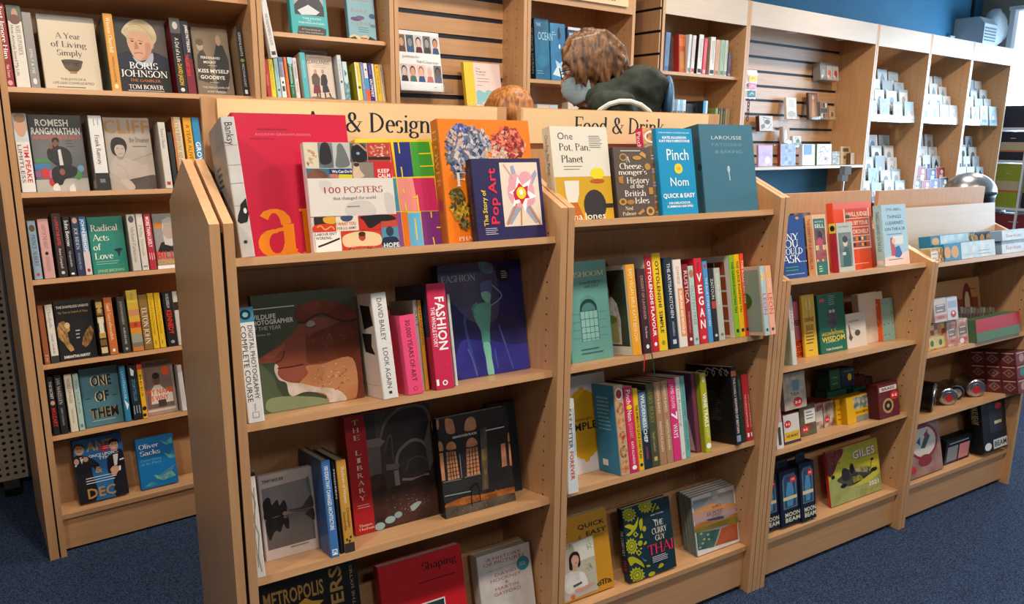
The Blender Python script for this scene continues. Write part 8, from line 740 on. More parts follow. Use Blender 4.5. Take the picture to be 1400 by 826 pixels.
X('torch_box', 'box', 2.181, 0.036, 0.197, 0.109, 0.208, 0.07, '161e34/10172a', 10, 'navy torch box in the middle of three, with a hanging tab', [('p', [0.15, 0.3, 0.15, 0.85, 0.25, 0.93, 0.75, 0.93, 0.85, 0.85, 0.85, 0.3], '5a7488'), ('p', [0.22, 0.32, 0.22, 0.83, 0.3, 0.88, 0.7, 0.88, 0.78, 0.83, 0.78, 0.32], '2f4a64'), ('p', [0.35, 0.34, 0.3, 0.6, 0.4, 0.78, 0.62, 0.78, 0.7, 0.6, 0.62, 0.34], '4a88b4'), ('r', 0.15, 0.46, 0.85, 0.52, 'd8c89c'), ('t', 'MOON', 0.58, 0.19, 0.74, 0.075, 'e0dcc0', 'b'), ('t', 'BEAM', 0.58, 0.095, 0.74, 0.075, 'e0dcc0', 'b'), ('e', 0.68, 0.82, 0.16, 0.06, 'd83030'), ('t', '1/2', 0.68, 0.82, 0.16, 0.03, 'fff', 'b')])
X('torch_box', 'box', 2.285, 0.029, 0.195, 0.086, 0.221, 0.06, '161e34/10172a', 10, 'navy torch box on the right of three, nearest the yellow annual', [('p', [0.15, 0.3, 0.15, 0.85, 0.25, 0.93, 0.75, 0.93, 0.85, 0.85, 0.85, 0.3], '5a7488'), ('p', [0.22, 0.32, 0.22, 0.83, 0.3, 0.88, 0.7, 0.88, 0.78, 0.83, 0.78, 0.32], '2f4a64'), ('p', [0.35, 0.34, 0.3, 0.6, 0.4, 0.78, 0.62, 0.78, 0.7, 0.6, 0.62, 0.34], '4a88b4'), ('r', 0.15, 0.46, 0.85, 0.52, 'd8c89c'), ('t', 'MOON', 0.58, 0.19, 0.74, 0.075, 'e0dcc0', 'b'), ('t', 'BEAM', 0.58, 0.095, 0.74, 0.075, 'e0dcc0', 'b'), ('e', 0.68, 0.82, 0.16, 0.06, 'd83030'), ('t', '1/2', 0.68, 0.82, 0.16, 0.03, 'fff', 'b')])
GRP = 'long incense boxes on the top shelf of the far low unit'
X('gift_box', 'box', 3.013, 0.093, 1.18, 0.322, 0.047, 0.05, '9cc4dc~c8d8e0~30/2a7aa0', 12, 'blue and pale long box with one gold disc, upper left of the pile', [('r', 0, 0, 0.22, 1, '1c6a94'), ('e', 0.11, 0.5, 0.08, 0.36, 'd09a4a'), ('lines', 0.3, 0.2, 0.6, 0.3, 1, '7a8aa0'), ('r', 0.86, 0, 1, 1, '3a342e~c8b890~60')])
X('gift_box', 'box', 3.34, 0.093, 1.119, 0.21, 0.104, 0.05, '15405c/103048', 12, 'dark blue box with a row of four gold discs', [('e', 0.14, 0.72, 0.09, 0.2, 'c09050'), ('e', 0.38, 0.72, 0.09, 0.2, 'c09050'), ('e', 0.62, 0.72, 0.09, 0.2, 'c09050'), ('e', 0.86, 0.72, 0.09, 0.2, 'c09050')])
X('gift_box', 'box', 3.023, 0.035, 1.132, 0.38, 0.069, 0.045, 'b4cede~d8e0e0~30/2a7aa0', 12, 'pale photo box with two gold discs lying in front of the pile', [('r', 0, 0, 0.32, 1, '1c7aa4'), ('e', 0.06, 0.5, 0.06, 0.36, 'd8923c'), ('e', 0.2, 0.5, 0.07, 0.38, 'd09a4a'), ('lines', 0.36, 0.15, 0.6, 0.25, 1, 'b05a90'), ('lines', 0.65, 0.2, 0.9, 0.4, 2, '8a9ab0')])
X('gift_box', 'box', 2.938, 0.04, 1.131, 0.095, 0.058, 0.04, 'd8c8a8~b8862c~50/c8b080', 12, 'white and gold patterned long box at the left end of the pile', [('r', 0, 0.2, 0.5, 0.8, 'ddd6c8'), ('lines', 0.1, 0.3, 0.45, 0.6, 2, '8a8a8a'), ('grid', 0.5, 0.05, 1, 0.95, 6, 4, ['b07a1c', 'e4d0a0', '8a5a14'], 0.01)])
X('gift_box', 'box', 3.454, 0.035, 1.132, 0.211, 0.056, 0.05, 'c0d0dc~d8dde0~30/8aa8c0', 12, 'lilac-lettered pale box, lower of two at the right end', [('t', 'Stardust', 0.45, 0.45, 0.6, 0.3, '9a5a8a', 'n'), ('lines', 0.1, 0.8, 0.9, 0.9, 1, '7a8aa0')])
X('gift_box', 'box', 3.439, 0.035, 1.189, 0.209, 0.045, 0.05, 'c0d0dc~d8dde0~30/8aa8c0', 12, 'lilac-lettered pale box, upper of two at the right end', [('t', 'Stardust', 0.45, 0.45, 0.6, 0.3, '9a5a8a', 'n'), ('lines', 0.1, 0.8, 0.9, 0.9, 1, '7a8aa0')])
GRP = 'boxed games and gifts on the second shelf of the far low unit'
X('header_card', 'card', 3.244, 0.172, 0.727, 0.425, 0.266, 0.006, 'b88a5c/a87a4c', 12, 'tan header card with a maroon emblem standing at the back', [('r', 0.45, 0.35, 0.95, 0.65, '8a3a28'), ('e', 0.74, 0.5, 0.1, 0.42, '7a2a20'), ('e', 0.74, 0.55, 0.05, 0.22, 'd8c0a0'), ('e', 0.55, 0.2, 0.06, 0.2, '5a3a28'), ('lines', 0.8, 0.7, 0.95, 0.8, 1, '4a2a20')])
X('gift_box', 'box', 3.036, 0.049, 0.873, 0.092, 0.098, 0.06, 'cfc4c0/b0a4a0', 12, 'pinkish grey mug box on top of the stack, left', [('r', 0, 0.1, 1, 0.3, 'c88a88'), ('r', 0.1, 0.4, 0.9, 0.75, '8a8484'), ('lines', 0.2, 0.5, 0.8, 0.7, 2, 'ddd'), ('e', 0.5, 0.2, 0.3, 0.06, 'b06a6a')])
X('gift_box', 'box', 3.129, 0.049, 0.873, 0.08, 0.095, 0.06, 'c8d0dc/a8b0bc', 12, 'white mug box with a red figure on top of the stack', [('r', 0.1, 0.55, 0.9, 0.85, '9ab0c8'), ('e', 0.55, 0.25, 0.25, 0.16, 'c03a3c'), ('e', 0.55, 0.3, 0.1, 0.06, 'eee')])
X('gift_box', 'box', 3.348, 0.123, 0.737, 0.052, 0.188, 0.05, '6a8a3c/5a7a30', 12, 'green and red box behind the white mug box', [('r', 0, 0.7, 1, 1, 'a03a3a')])
X('gift_box', 'box', 3.034, 0.062, 0.75, 0.137, 0.109, 0.06, 'd8b060~b85a2c~30/c89a4c', 12, 'yellow and orange patterned box at the bottom left of the stack', [('grid', 0.02, 0.55, 0.98, 0.98, 5, 2, ['d88a2c', 'b0442c', 'e8c878'], 0.01), ('r', 0.1, 0.05, 0.9, 0.48, 'c8c48a'), ('e', 0.25, 0.25, 0.09, 0.12, '5a6a3a'), ('e', 0.7, 0.25, 0.09, 0.12, '5a6a3a')])
X('gift_box', 'box', 3.17, 0.054, 0.752, 0.069, 0.103, 0.06, 'dcc8c0~b88a80~30/c0aca4', 12, 'whitish box with pink and grey cups, lower middle left', [('r', 0, 0.1, 1, 0.3, 'c88a88'), ('r', 0.1, 0.4, 0.9, 0.75, '8a8484'), ('lines', 0.2, 0.5, 0.8, 0.7, 2, 'ddd'), ('e', 0.5, 0.2, 0.3, 0.06, 'b06a6a')])
X('gift_box', 'box', 3.235, 0.047, 0.753, 0.08, 0.109, 0.06, 'dcc8c4~b88a84~30/c0aca4', 12, 'whitish box with pink cups and a round badge, lower middle right', [('r', 0, 0.1, 1, 0.3, 'c88a88'), ('r', 0.1, 0.4, 0.9, 0.75, '8a8484'), ('lines', 0.2, 0.5, 0.8, 0.7, 2, 'ddd'), ('e', 0.5, 0.2, 0.3, 0.06, 'b06a6a'), ('e', 0.35, 0.16, 0.2, 0.1, 'eee')])
X('gift_box', 'box', 3.448, 0.118, 0.738, 0.051, 0.084, 0.06, '6a2a44/5a2038', 12, 'plum box with slanting pale words', [('l', [0.1, 0.3, 0.9, 0.45], 0.08, 'c8a0b0'), ('l', [0.1, 0.6, 0.9, 0.75], 0.08, 'c8a0b0')])
GRP = 'card packs in a row'
X('card_pack', 'pack', 3.456, 0.147, 0.732, 0.021, 0.141, 0.06, 'd8ccb8', 12, 'thin cream card pack standing in the row behind the red box', [('r', 0.1, 0.2, 0.9, 0.8, '8a7a70')])
X('card_pack', 'pack', 3.481, 0.147, 0.732, 0.021, 0.136, 0.06, 'b8b0ac', 12, 'thin grey card pack standing in the row behind the red box', [('r', 0.1, 0.2, 0.9, 0.8, '8a7a70')])
X('card_pack', 'pack', 3.507, 0.147, 0.732, 0.021, 0.131, 0.06, 'c8a098', 12, 'thin rose card pack standing in the row behind the red box', [('r', 0.1, 0.2, 0.9, 0.8, '8a7a70')])
X('card_pack', 'pack', 3.533, 0.147, 0.732, 0.021, 0.133, 0.06, 'dcd8d0', 12, 'thin white card pack standing in the row behind the red box', [('r', 0.1, 0.2, 0.9, 0.8, '8a7a70')])
X('card_pack', 'pack', 3.558, 0.147, 0.732, 0.021, 0.128, 0.06, 'c8b8a0', 12, 'thin buff card pack standing in the row behind the red box', [('r', 0.1, 0.2, 0.9, 0.8, '8a7a70')])
X('card_pack', 'pack', 3.584, 0.147, 0.732, 0.022, 0.123, 0.06, 'b89a80', 12, 'thin tan card pack standing in the row behind the red box', [('r', 0.1, 0.2, 0.9, 0.8, '8a7a70')])
X('card_pack', 'pack', 3.611, 0.147, 0.732, 0.022, 0.125, 0.06, 'b4bca8', 12, 'thin pale green card pack standing in the row behind the red box', [('r', 0.1, 0.2, 0.9, 0.8, '8a7a70')])
X('card_pack', 'pack', 3.637, 0.147, 0.732, 0.022, 0.12, 0.06, 'dcd4c0', 12, 'thin ivory card pack standing in the row behind the red box', [('r', 0.1, 0.2, 0.9, 0.8, '8a7a70')])
X('card_pack', 'pack', 3.664, 0.147, 0.732, 0.022, 0.114, 0.06, 'a08a80', 12, 'thin dusky card pack standing in the row behind the red box', [('r', 0.1, 0.2, 0.9, 0.8, '8a7a70')])
X('card_pack', 'pack', 3.691, 0.147, 0.732, 0.022, 0.117, 0.06, 'c0b098', 12, 'thin beige card pack standing in the row behind the red box', [('r', 0.1, 0.2, 0.9, 0.8, '8a7a70')])
X('card_pack', 'pack', 3.718, 0.147, 0.732, 0.023, 0.111, 0.06, 'b4b4b4', 12, 'thin silver card pack standing in the row behind the red box', [('r', 0.1, 0.2, 0.9, 0.8, '8a7a70')])
X('card_pack', 'pack', 3.745, 0.147, 0.732, 0.023, 0.106, 0.06, 'b8a088', 12, 'thin fawn card pack standing in the row behind the red box', [('r', 0.1, 0.2, 0.9, 0.8, '8a7a70')])
X('card_pack', 'pack', 3.773, 0.147, 0.732, 0.023, 0.108, 0.06, 'a88a70', 12, 'thin light brown card pack standing in the row behind the red box', [('r', 0.1, 0.2, 0.9, 0.8, '8a7a70')])
X('card_pack', 'pack', 3.801, 0.147, 0.732, 0.023, 0.102, 0.06, 'd0ccc4', 12, 'thin chalky card pack standing in the row behind the red box', [('r', 0.1, 0.2, 0.9, 0.8, '8a7a70')])
GRP = 'boxed games and gifts on the second shelf of the far low unit'
X('gift_box', 'box', 3.317, 0.015, 0.76, 0.36, 0.099, 0.06, '5a7a58/4a6a4a', 12, 'long red and green gift box', [('r', 0, 0.42, 1, 1, 'b8242c')])
GRP = 'games on the bottom shelf of the far low unit'
X('game_box', 'box', 2.99, 0.042, 0.191, 0.254, 0.256, 0.025, '8a6058~a88074~14/5a3a34', 14, 'flat game box with a round pale picture on a maroon border', [('e', 0.5, 0.56, 0.42, 0.3, '8c2c30'), ('e', 0.5, 0.56, 0.36, 0.255, 'd8ccc0'), ('p', [0.4, 0.46, 0.62, 0.72, 0.7, 0.62, 0.52, 0.44], '3a5a50'), ('p', [0.3, 0.58, 0.42, 0.66, 0.4, 0.5], '3a5a8a'), ('p', [0.52, 0.66, 0.66, 0.76, 0.6, 0.6], 'a03038'), ('e', 0.5, 0.24, 0.2, 0.1, '8c2c30'), ('lines', 0.3, 0.8, 0.7, 0.9, 2, '6a3a34'), ('e', 0.12, 0.14, 0.1, 0.06, 'c82a30')])
X('game_box', 'box', 3.278, 0.061, 0.185, 0.204, 0.116, 0.05, '17171a/101012', 0, 'black box with a grey and a pink window', [('r', 0.08, 0.1, 0.48, 0.72, '8a8c94'), ('r', 0.54, 0.1, 0.94, 0.72, 'd88a8a'), ('r', 0.12, 0.82, 0.88, 0.88, '8a8c94')])
X('torch_box', 'box', 3.515, 0.013, 0.21, 0.204, 0.239, 0.06, '14161c/101218', 12, 'black torch box at the right end of the bottom shelf', [('r', 0.3, 0.35, 0.85, 0.9, '2c3440'), ('e', 0.7, 0.84, 0.14, 0.06, 'c83a38'), ('r', 0.5, 0.5, 0.8, 0.56, 'd8c89c'), ('r', 0.4, 0.02, 0.98, 0.2, 'c8c8c0'), ('t', 'BEAM', 0.7, 0.11, 0.5, 0.1, '14161c', 'b'), ('e', 0.18, 0.1, 0.14, 0.075, 'ddd')], [('t', 'MAXI BEAM', 0.275, 0.5, 0.35, 0.5, 'd8c89c', 'b')])
GRP = 'notebooks and cards on the long shelf of the gift bay'
B('G', 'F', 4.434, 0.07, 1.422, 0.16, 0.142, 0.015, 'b49ac4~c8b4d4~20/9a84aa', 0, 5, 0, 'lilac notebook with a white animal at the left end of the gift shelf', [('e', 0.65, 0.3, 0.2, 0.16, 'f0ecf4'), ('r', 0, 0.75, 1, 1, 'c8a8d0')], n='notebook')
B('G', 'F', 4.683, 0.07, 1.423, 0.182, 0.15, 0.025, '7a90bc~a8b8d8~40/8a2c30', 0, 5, 0, 'blue patterned notebook with a red spine', [('grid', 0.05, 0.05, 0.95, 0.95, 4, 5, ['8a9cc8', 'a4b4d8', '6a80b0'], 0.02)], n='notebook')
B('G', 'F', 4.948, 0.07, 1.423, 0.156, 0.148, 0.03, 'e8ecf0/c8d0d8', 0, 5, 0, 'white notebook with a square of blue', [('r', 0.1, 0.5, 0.75, 0.98, '5a88b8')], n='notebook')
B('G', 'F', 5.129, 0.07, 1.423, 0.193, 0.151, 0.025, 'dcd8d0/5a7a4a', 0, 5, 0, 'white notebook with scribbled black line drawings and a green spine', [('l', [0.1, 0.2, 0.3, 0.5, 0.2, 0.8, 0.5, 0.9, 0.7, 0.6, 0.9, 0.8], 0.02, '444'), ('l', [0.3, 0.1, 0.5, 0.4, 0.8, 0.3, 0.6, 0.1], 0.02, '444'), ('l', [0.1, 0.6, 0.4, 0.65, 0.5, 0.5], 0.02, '444'), ('e', 0.6, 0.28, 0.09, 0.06, '8a3a4a')], n='notebook')
B('G', 'F', 5.346, 0.08, 1.422, 0.106, 0.098, 0.015, 'c8c4bc~5a5a58~60/888', 0, 5, 0, 'small patterned notebook next to the scribbled one', n='notebook')
B('G', 'F', 5.498, 0.1, 1.422, 0.137, 0.135, 0.015, 'd8bc94/c8a880', 0, 5, 0, 'cream card set leaning near the right end of the gift shelf', [('r', 0.2, 0.7, 0.8, 0.9, '6a5a4a'), ('e', 0.4, 0.4, 0.15, 0.1, '8a6a4a')], n='notebook')
B('G', 'F', 5.567, 0.06, 1.423, 0.055, 0.086, 0.03, 'e8e4dc/6a4a30', 0, 5, 0, 'small white box card at the right end of the gift shelf', n='notebook')
# ------------------------------------------------------------------ books facing out in the slatted bay
GRP = None
def ledge(name, label, s0, s1, d0, d1, z, lip=.03, group='clear display ledges'):
    r = empty(name, wp(s0, d0, z), (0, 0, PHI)); tag(r, label, 'ledge', group); W = s1-s0; Dp = d1-d0
    MB().box(0, 0, -.003, W, Dp, 0, 'acrylic').build('tray', r); MB().box(0, -.003, -.003, W, -.0005, lip, 'acrylic').build('front_lip', r); MB().box(0, Dp, -.003, W, Dp+.003, .05, 'acrylic').build('back_plate', r)
    return r
ledge('display_ledge', 'clear ledge under the white portraits book', 1.715, 1.99, .05, .17, 1.805)
ledge('display_ledge', 'clear ledge under the yellow and pink book', 2.07, 2.32, .05, .17, 1.733)
FC = ['8a6a58', '4a5a5c', 'b89a8c', '5c5a5a', 'c88a68', '5a6468', '4c6a62', '4a6088', 'd0a090', '4e5058']
pf = [('r', 0, 0, 1, 1, 'e6e4e2')]
for i in range(5):
    for j in range(2):
        x, y = .02+.196*i, .62-.47*j+(.0 if j else .02)
        hair = ['6a4a34', '3c4a54', '2c2224', '3a3836', '3a2c24', '22262a', '4a2c20', '9a5a34', 'c8c0b4', '202226'][i+5*j]; sk = ['c89478', '8a8a88', 'd8b8a8', '9a9490', 'c88660', 'd0b4a4', 'c89a80', 'd8a890', 'dca898', '6a5248'][i+5*j]
        pf += [('r', x, y, x+.175, y+.29, ['7a6258', '4c5c64', 'c8c0bc', '6a6a6c', 'cfd0d2', 'b8b8b8', 'e0b8a8', 'd8b8b4', 'd8d4d0', '6a6a70'][i+5*j]), ('p', [x+.01, y, x+.03, y+.09, x+.0875, y+.11, x+.15, y+.09, x+.17, y], ['5a3a34', '2c5a88', '5a2028', '3c3c3e', '3a4a78', '222226', '3c6a5c', '2c4a7c', 'b86a6a', '5a6078'][i+5*j]), ('e', x+.0875, y+.18, .062, .085, hair), ('e', x+.0875, y+.165, .05, .07, sk)]
pf += [('t', 'portraits for', .3, .57, .4, .05, '9a9896'), ('t', 'NHS heroes', .68, .49, .5, .05, '9a9896'), ('r', .78, .06, .83, .07, '555')]
B('S', 'F', 1.722, .066, 1.806, .226, .272, .02, 'e6e4e2/c8c6c4', 1, 10, 0, 'white book of ten small painted portraits on the slatted wall', pf)
B('S', 'F', 2.085, .07, 1.734, .215, .225, .025, 'ecd0c8/d8b428', 1, 10, 0, 'pink book with a wide yellow cloth edge on the slatted wall', [('r', 0, 0, .26, 1, 'e8c430'), ('t', 'The', .38, .87, .12, .035, '5a5050'), ('t', 'Plughole', .46, .81, .28, .035, '5a5050'), ('t', 'Traveller', .45, .75, .26, .035, '5a5050'), ('lines', .33, .6, .75, .66, 2, 'a89490'), ('lines', .33, .5, .5, .51, 1, '8a7a78'), ('p', [.28, .1, .28, .38, .36, .42, .5, .36, .6, .42, .75, .4, .9, .3, .9, .1], '8fc0c4'), ('p', [.28, .05, .5, .18, .9, .1, .9, .02, .28, .02], 'd8c4b8')])
# small books lying on the lower nature shelf
GRP = 'small books on the lower nature shelf'
for i, (s, w, c, lb) in enumerate(((2.50, .15, 'd8dce0', 'pale book lying at the bottom of the little pile behind the ginger hair'), (2.505, .14, '4a7ca0', 'blue book lying in the middle of the little pile'), (2.51, .14, 'b8c8d0', 'pale blue book lying on top of the little pile'))):
    r = empty('book', wp(s, .06, 1.662+.036*i), (0, 0, PHI)); tag(r, lb, 'book', GRP); W, Dp, T = w, .2, .035
    m = MB(); m.box(0, 0, 0, W, Dp, .002, c).box(0, 0, T-.002, W, Dp, T, c).box(0, 0, .002, .002, Dp, T-.002, c); Art(m, W, T, lambda u, v, e: (u, -e, v)).run([('r', .6, .1, .98, .9, c)]); m.build('cover', r)
    MB().box(.0022, .002, .0021, W-.003, Dp-.002, T-.0021, 'pages').build('pages', r)
GRP = None
r = B('C', 'F', 2.73, .07, 1.662, .13, .125, .05, 'd4c8b4/b8a890', 1, 3, 0, 'small cream book standing on the lower nature shelf', [('r', .7, .6, .95, .9, 'd8a83c')])

# ------------------------------------------------------------------ candle boxes and tins of the far low unit
k = 0
for j in range(3):
    for i in range(3):
        w_, d_, h_ = .09, .0665, .0635
        r = empty('candle_box', (3.642, -.03+i*(d_+.001)*math.cos(R(TILT))+j*(h_+.0008)*math.sin(R(TILT)), .487-i*(d_+.001)*math.sin(R(TILT))+j*(h_+.0008)*math.cos(R(TILT))), (0, 0, 0)); r.rotation_euler = (R(-TILT), 0, 0)
        tag(r, 'maroon box with a pale diamond, '+('front', 'middle', 'rear')[i]+' column, '+('bottom', 'second', 'top')[j]+' layer of its pile', 'box', 'maroon candle boxes piled at the end of the third shelf')
        m = MB().box(0, 0, 0, w_, d_, h_-.001, '64292c')
        dia = [('r', .03, .03, .97, .97, '6e2e30'), ('p', [.5, .12, .9, .45, .5, .78, .1, .45], '96766e'), ('p', [.5, .24, .76, .45, .5, .66, .24, .45], '6e2e30'), ('p', [.5, .34, .62, .45, .5, .56, .38, .45], '96766e'), ('r', .1, .84, .9, .92, 'c8b4a8')]
        Art(m, d_, h_, lambda u, v, e: (-e, d_-u, v)).run(dia); Art(m, w_, h_, lambda u, v, e: (u, -e, v)).run([('r', .04, .04, .96, .96, '7a3638'), ('e', .55, .5, .24, .3, '3f8a84' if j == 1 else 'b89088'), ('r', .1, .84, .9, .92, 'c8b4a8')])
        m.build('carton', r); MB().box(.001, .001, h_-.0009, w_-.001, d_-.001, h_, '5a2426').build('lid', r)
def tin(name, label, x, y, z, rad, ln_, yaw, body, endc, sticker=None, cat='tin'):
    r = empty(name, (x, y, z+rad), (0, 0, R(yaw))); tag(r, label, cat, 'metal tins and torches lying on the third shelf')
    MB().tube([(0, 0, 0), (0, .006, 0), (0, .008, 0), (0, ln_-.01, 0), (0, ln_, 0)], [rad, rad, rad*.94, rad*.94, rad*.9], body, 24).build('body', r, True)
    c = MB().tube([(0, -.004, 0), (0, -.0005, 0)], [rad*.86, rad*.86], endc, 24); c.tube([(0, -.007, 0), (0, -.0041, 0)], [rad*.6, rad*.64], body, 20); c.build('end_cap', r)
    if sticker: MB().tube([(0, -.0085, -rad*.1), (0, -.0072, -rad*.1)], rad*.42, sticker, 16).build('sticker', r)
    return r
tin('torch', 'large dark-faced metal torch, leftmost on the third shelf of the far low unit', 3.15, .075, .462, .066, .1, 25, 'darkmetal', 'metal')
tin('tin', 'chrome tin with a red sticker beside the dark torch', 3.285, .085, .46, .04, .11, -35, 'metal', 'metal', 'b02a30')
tin('tin', 'plain chrome tin second from the dark torch', 3.40, .115, .455, .036, .1, -35, 'metal', 'darkmetal')
tin('tin', 'broad chrome tin with a red sticker nearest the maroon boxes', 3.505, .085, .46, .042, .12, -35, 'metal', 'metal', 'b02a30')
tin('tin', 'short chrome tin lying between the broad tin and the maroon boxes', 3.565, .15, .449, .024, .06, -60, 'metal', 'metal')

# ------------------------------------------------------------------ gift bay: goods on the slatted back
def peg_item(name, label, s0, s1, z0, z1, dcol, art=(), T=.02, cat='card', d=.2, lean=8, side_c=None, group='goods on the slatted gift wall'):
    r = empty(name, wp(s0, d, z0), (R(-lean), 0, PHI)); tag(r, label, cat, group); W, H = s1-s0, z1-z0
    m = MB().box(0, 0, 0, W, T, H, side_c or dcol); A = Art(m, W, H, lambda u, v, e: (u, -e, v)); A.run([('r', 0, 0, 1, 1, dcol), *art]); m.build('front', r)
    h = MB().box(0, -.02, -.004, W, .28-d, -.001, 'acrylic'); h.box(0, -.023, -.004, W, -.0205, .02, 'acrylic'); h.build('clip_shelf', r)
    return r
flo = [('e', .25, .3, .16, .14, '8a8680'), ('e', .6, .6, .2, .16, '6a6660'), ('l', [.1, .1, .4, .5, .3, .9, .8, .8], .03, '555'), ('l', [.6, .1, .9, .5], .03, '777')]
peg_item('gift_card', 'tall white card with a pale sketch on the slatted gift wall', 4.905, 5.03, 1.747, 1.9, 'e4e0d8', [('lines', .2, .6, .8, .85, 4, 'bbb'), ('p', [.15, .1, .85, .12, .9, .3, .5, .4, .1, .3], 'b8b4aa')])
peg_item('gift_card', 'brown framed card with an orange figure on the slatted gift wall', 5.185, 5.30, 1.752, 1.945, '5a3c2c', [('r', .12, .06, .88, .94, '8a5a34'), ('p', [.3, .1, .35, .6, .5, .8, .65, .6, .7, .1], 'c8843c'), ('e', .5, .82, .12, .08, 'd8a868')])
peg_item('gift_box', 'small patchwork box right of the brown framed card', 5.335, 5.43, 1.755, 1.885, '8a8478', [('grid', .05, .05, .95, .95, 3, 3, ['d8c8b0', '5a6a6c', 'b84a3a', '3a3a3c'], .03)], .05, 'box')
peg_item('gift_bag', 'clear bag of tan biscuits at the right of the slatted gift wall', 5.455, 5.53, 1.755, 1.85, 'c8a878', [('p', [.1, .05, .05, .5, .3, .95, .7, .95, .95, .5, .9, .05], 'b8905c~d8c09a~60'), ('e', .5, .4, .25, .2, '8a6a3c')], .04, 'bag')
peg_item('notebook', 'black-and-white flowered notebook with a red edge on the slatted gift wall', 4.60, 4.755, 1.66, 1.765, 'd4d0ca', flo, .03, 'notebook', side_c='5a2428')
peg_item('gift_card', 'brown-edged card with a pale figure, lower row of the slatted gift wall', 4.875, 4.97, 1.575, 1.695, 'c0a890', [('p', [.3, .1, .4, .7, .6, .9, .7, .3], 'e4dcd0'), ('r', 0, 0, .2, 1, '6a4a38')])
peg_item('gift_card', 'white and aqua card set, lower row of the slatted gift wall', 5.015, 5.12, 1.54, 1.63, 'd8dcd8', [('r', .3, .0, 1, .5, '9ac0c8'), *flo], .04)
for i, c in enumerate(('8a8a88', 'b0a898', 'c8beb0')):
    peg_item('gift_tin', ('grey', 'floral', 'red-flowered')[i]+' tin high at the right of the slatted gift wall', 5.285+.083*i, 5.362+.083*i, 2.04, 2.165, c, [('r', .0, .84, 1, 1, '77757a'), ('e', .5, .4, .26, .22, ('a8a6a0', 'd8604a', 'c83a34')[i]), ('e', .3, .2, .14, .1, 'e4ded4')], .06, 'tin')
r = empty('tag_holder', wp(4.235, .06, 1.86), (0, 0, PHI)); tag(r, 'clear holder of yellow, pink and teal gift tags beside the left upright', 'tag holder')
MB().box(0, 0, 0, .1, .004, .18, 'acrylic').build('holder', r)
for i, (c, z) in enumerate((('2f7480', .01), ('d888a8', .058), ('e8d44c', .106))):
    m = MB().box(.012, -.004, z, .088, -.0005, z+.042, c); Art(m, .076, .042, lambda u, v, e: (.012+u, -.004-e, z+v)).run([('l', [.2, .3, .5, .7, .8, .4], .05, 'f4f0e0' if i != 2 else '8a7a20')]); m.build('gift_tag', r)
r = MB()
for i in range(6):
    n = 10; c = (0, 0, .012+.023*i)
    pts = [(c[0]+.011*math.cos(q*2*math.pi/n)*(1 if i % 2 else .3), .011*math.cos(q*2*math.pi/n)*(.3 if i % 2 else 1), c[2]+.015*math.sin(q*2*math.pi/n)) for q in range(n+1)]
    r.tube(pts, .0028, '3c4450', 6, False)
o = r.build('hanging_chain'); o.location = wp(4.265, .06, 1.72); tag(o, 'dark link chain hanging beside the tag holder', 'chain')
for s, lb in ((4.83, 'left round cabinet light under the top of the gift bay'), (5.45, 'right round cabinet light under the top of the gift bay')):
    r = empty('puck_light', wp(s, .16, 2.344), (0, 0, PHI)); tag(r, lb, 'light', 'cabinet lights')
    MB().tube([(0, 0, 0), (0, 0, -.012), (0, 0, -.016)], [.05, .05, .044], 'white_metal', 20).build('housing', r, True); MB().tube([(0, 0, -.0165), (0, 0, -.019)], [.036, .034], 'e8e8e4', 20).build('lens', r)

# ------------------------------------------------------------------ greeting cards in the three card bays
rc = random.Random(3)
PAL = [['e8eaec', 'c8d4e0', 'b0c4d4', 'dcdcd8', 'a8bcc8'], ['e4e2de', 'd0d4d8', 'b8c8d0', 'e8e4dc', 'c4ccd0'], ['e6e6e6', 'd4dce0', 'c0ccd4', 'e2dcd4', 'bcc8ce']]
DARK = [['3a3a3c', 'b0b8c0', '6a7a84'], ['a82a30', '2a2a2e', '3a4a8a', 'd8b8a0'], ['6a7480', 'b06a78', '5a8a8c', '3c3c40']]
ORD = ['top', 'second', 'third', 'fourth', 'fifth', 'sixth', 'seventh', 'eighth', 'bottom']
TIERS = [(2.0, .19), (1.915, .14), (1.835, .09), (1.75, .035), (1.49, .21), (1.40, .165), (1.31, .12), (1.215, .075), (1.12, .03)]
BN = ['the nearest card bay', 'the middle card bay', 'the farthest card bay']
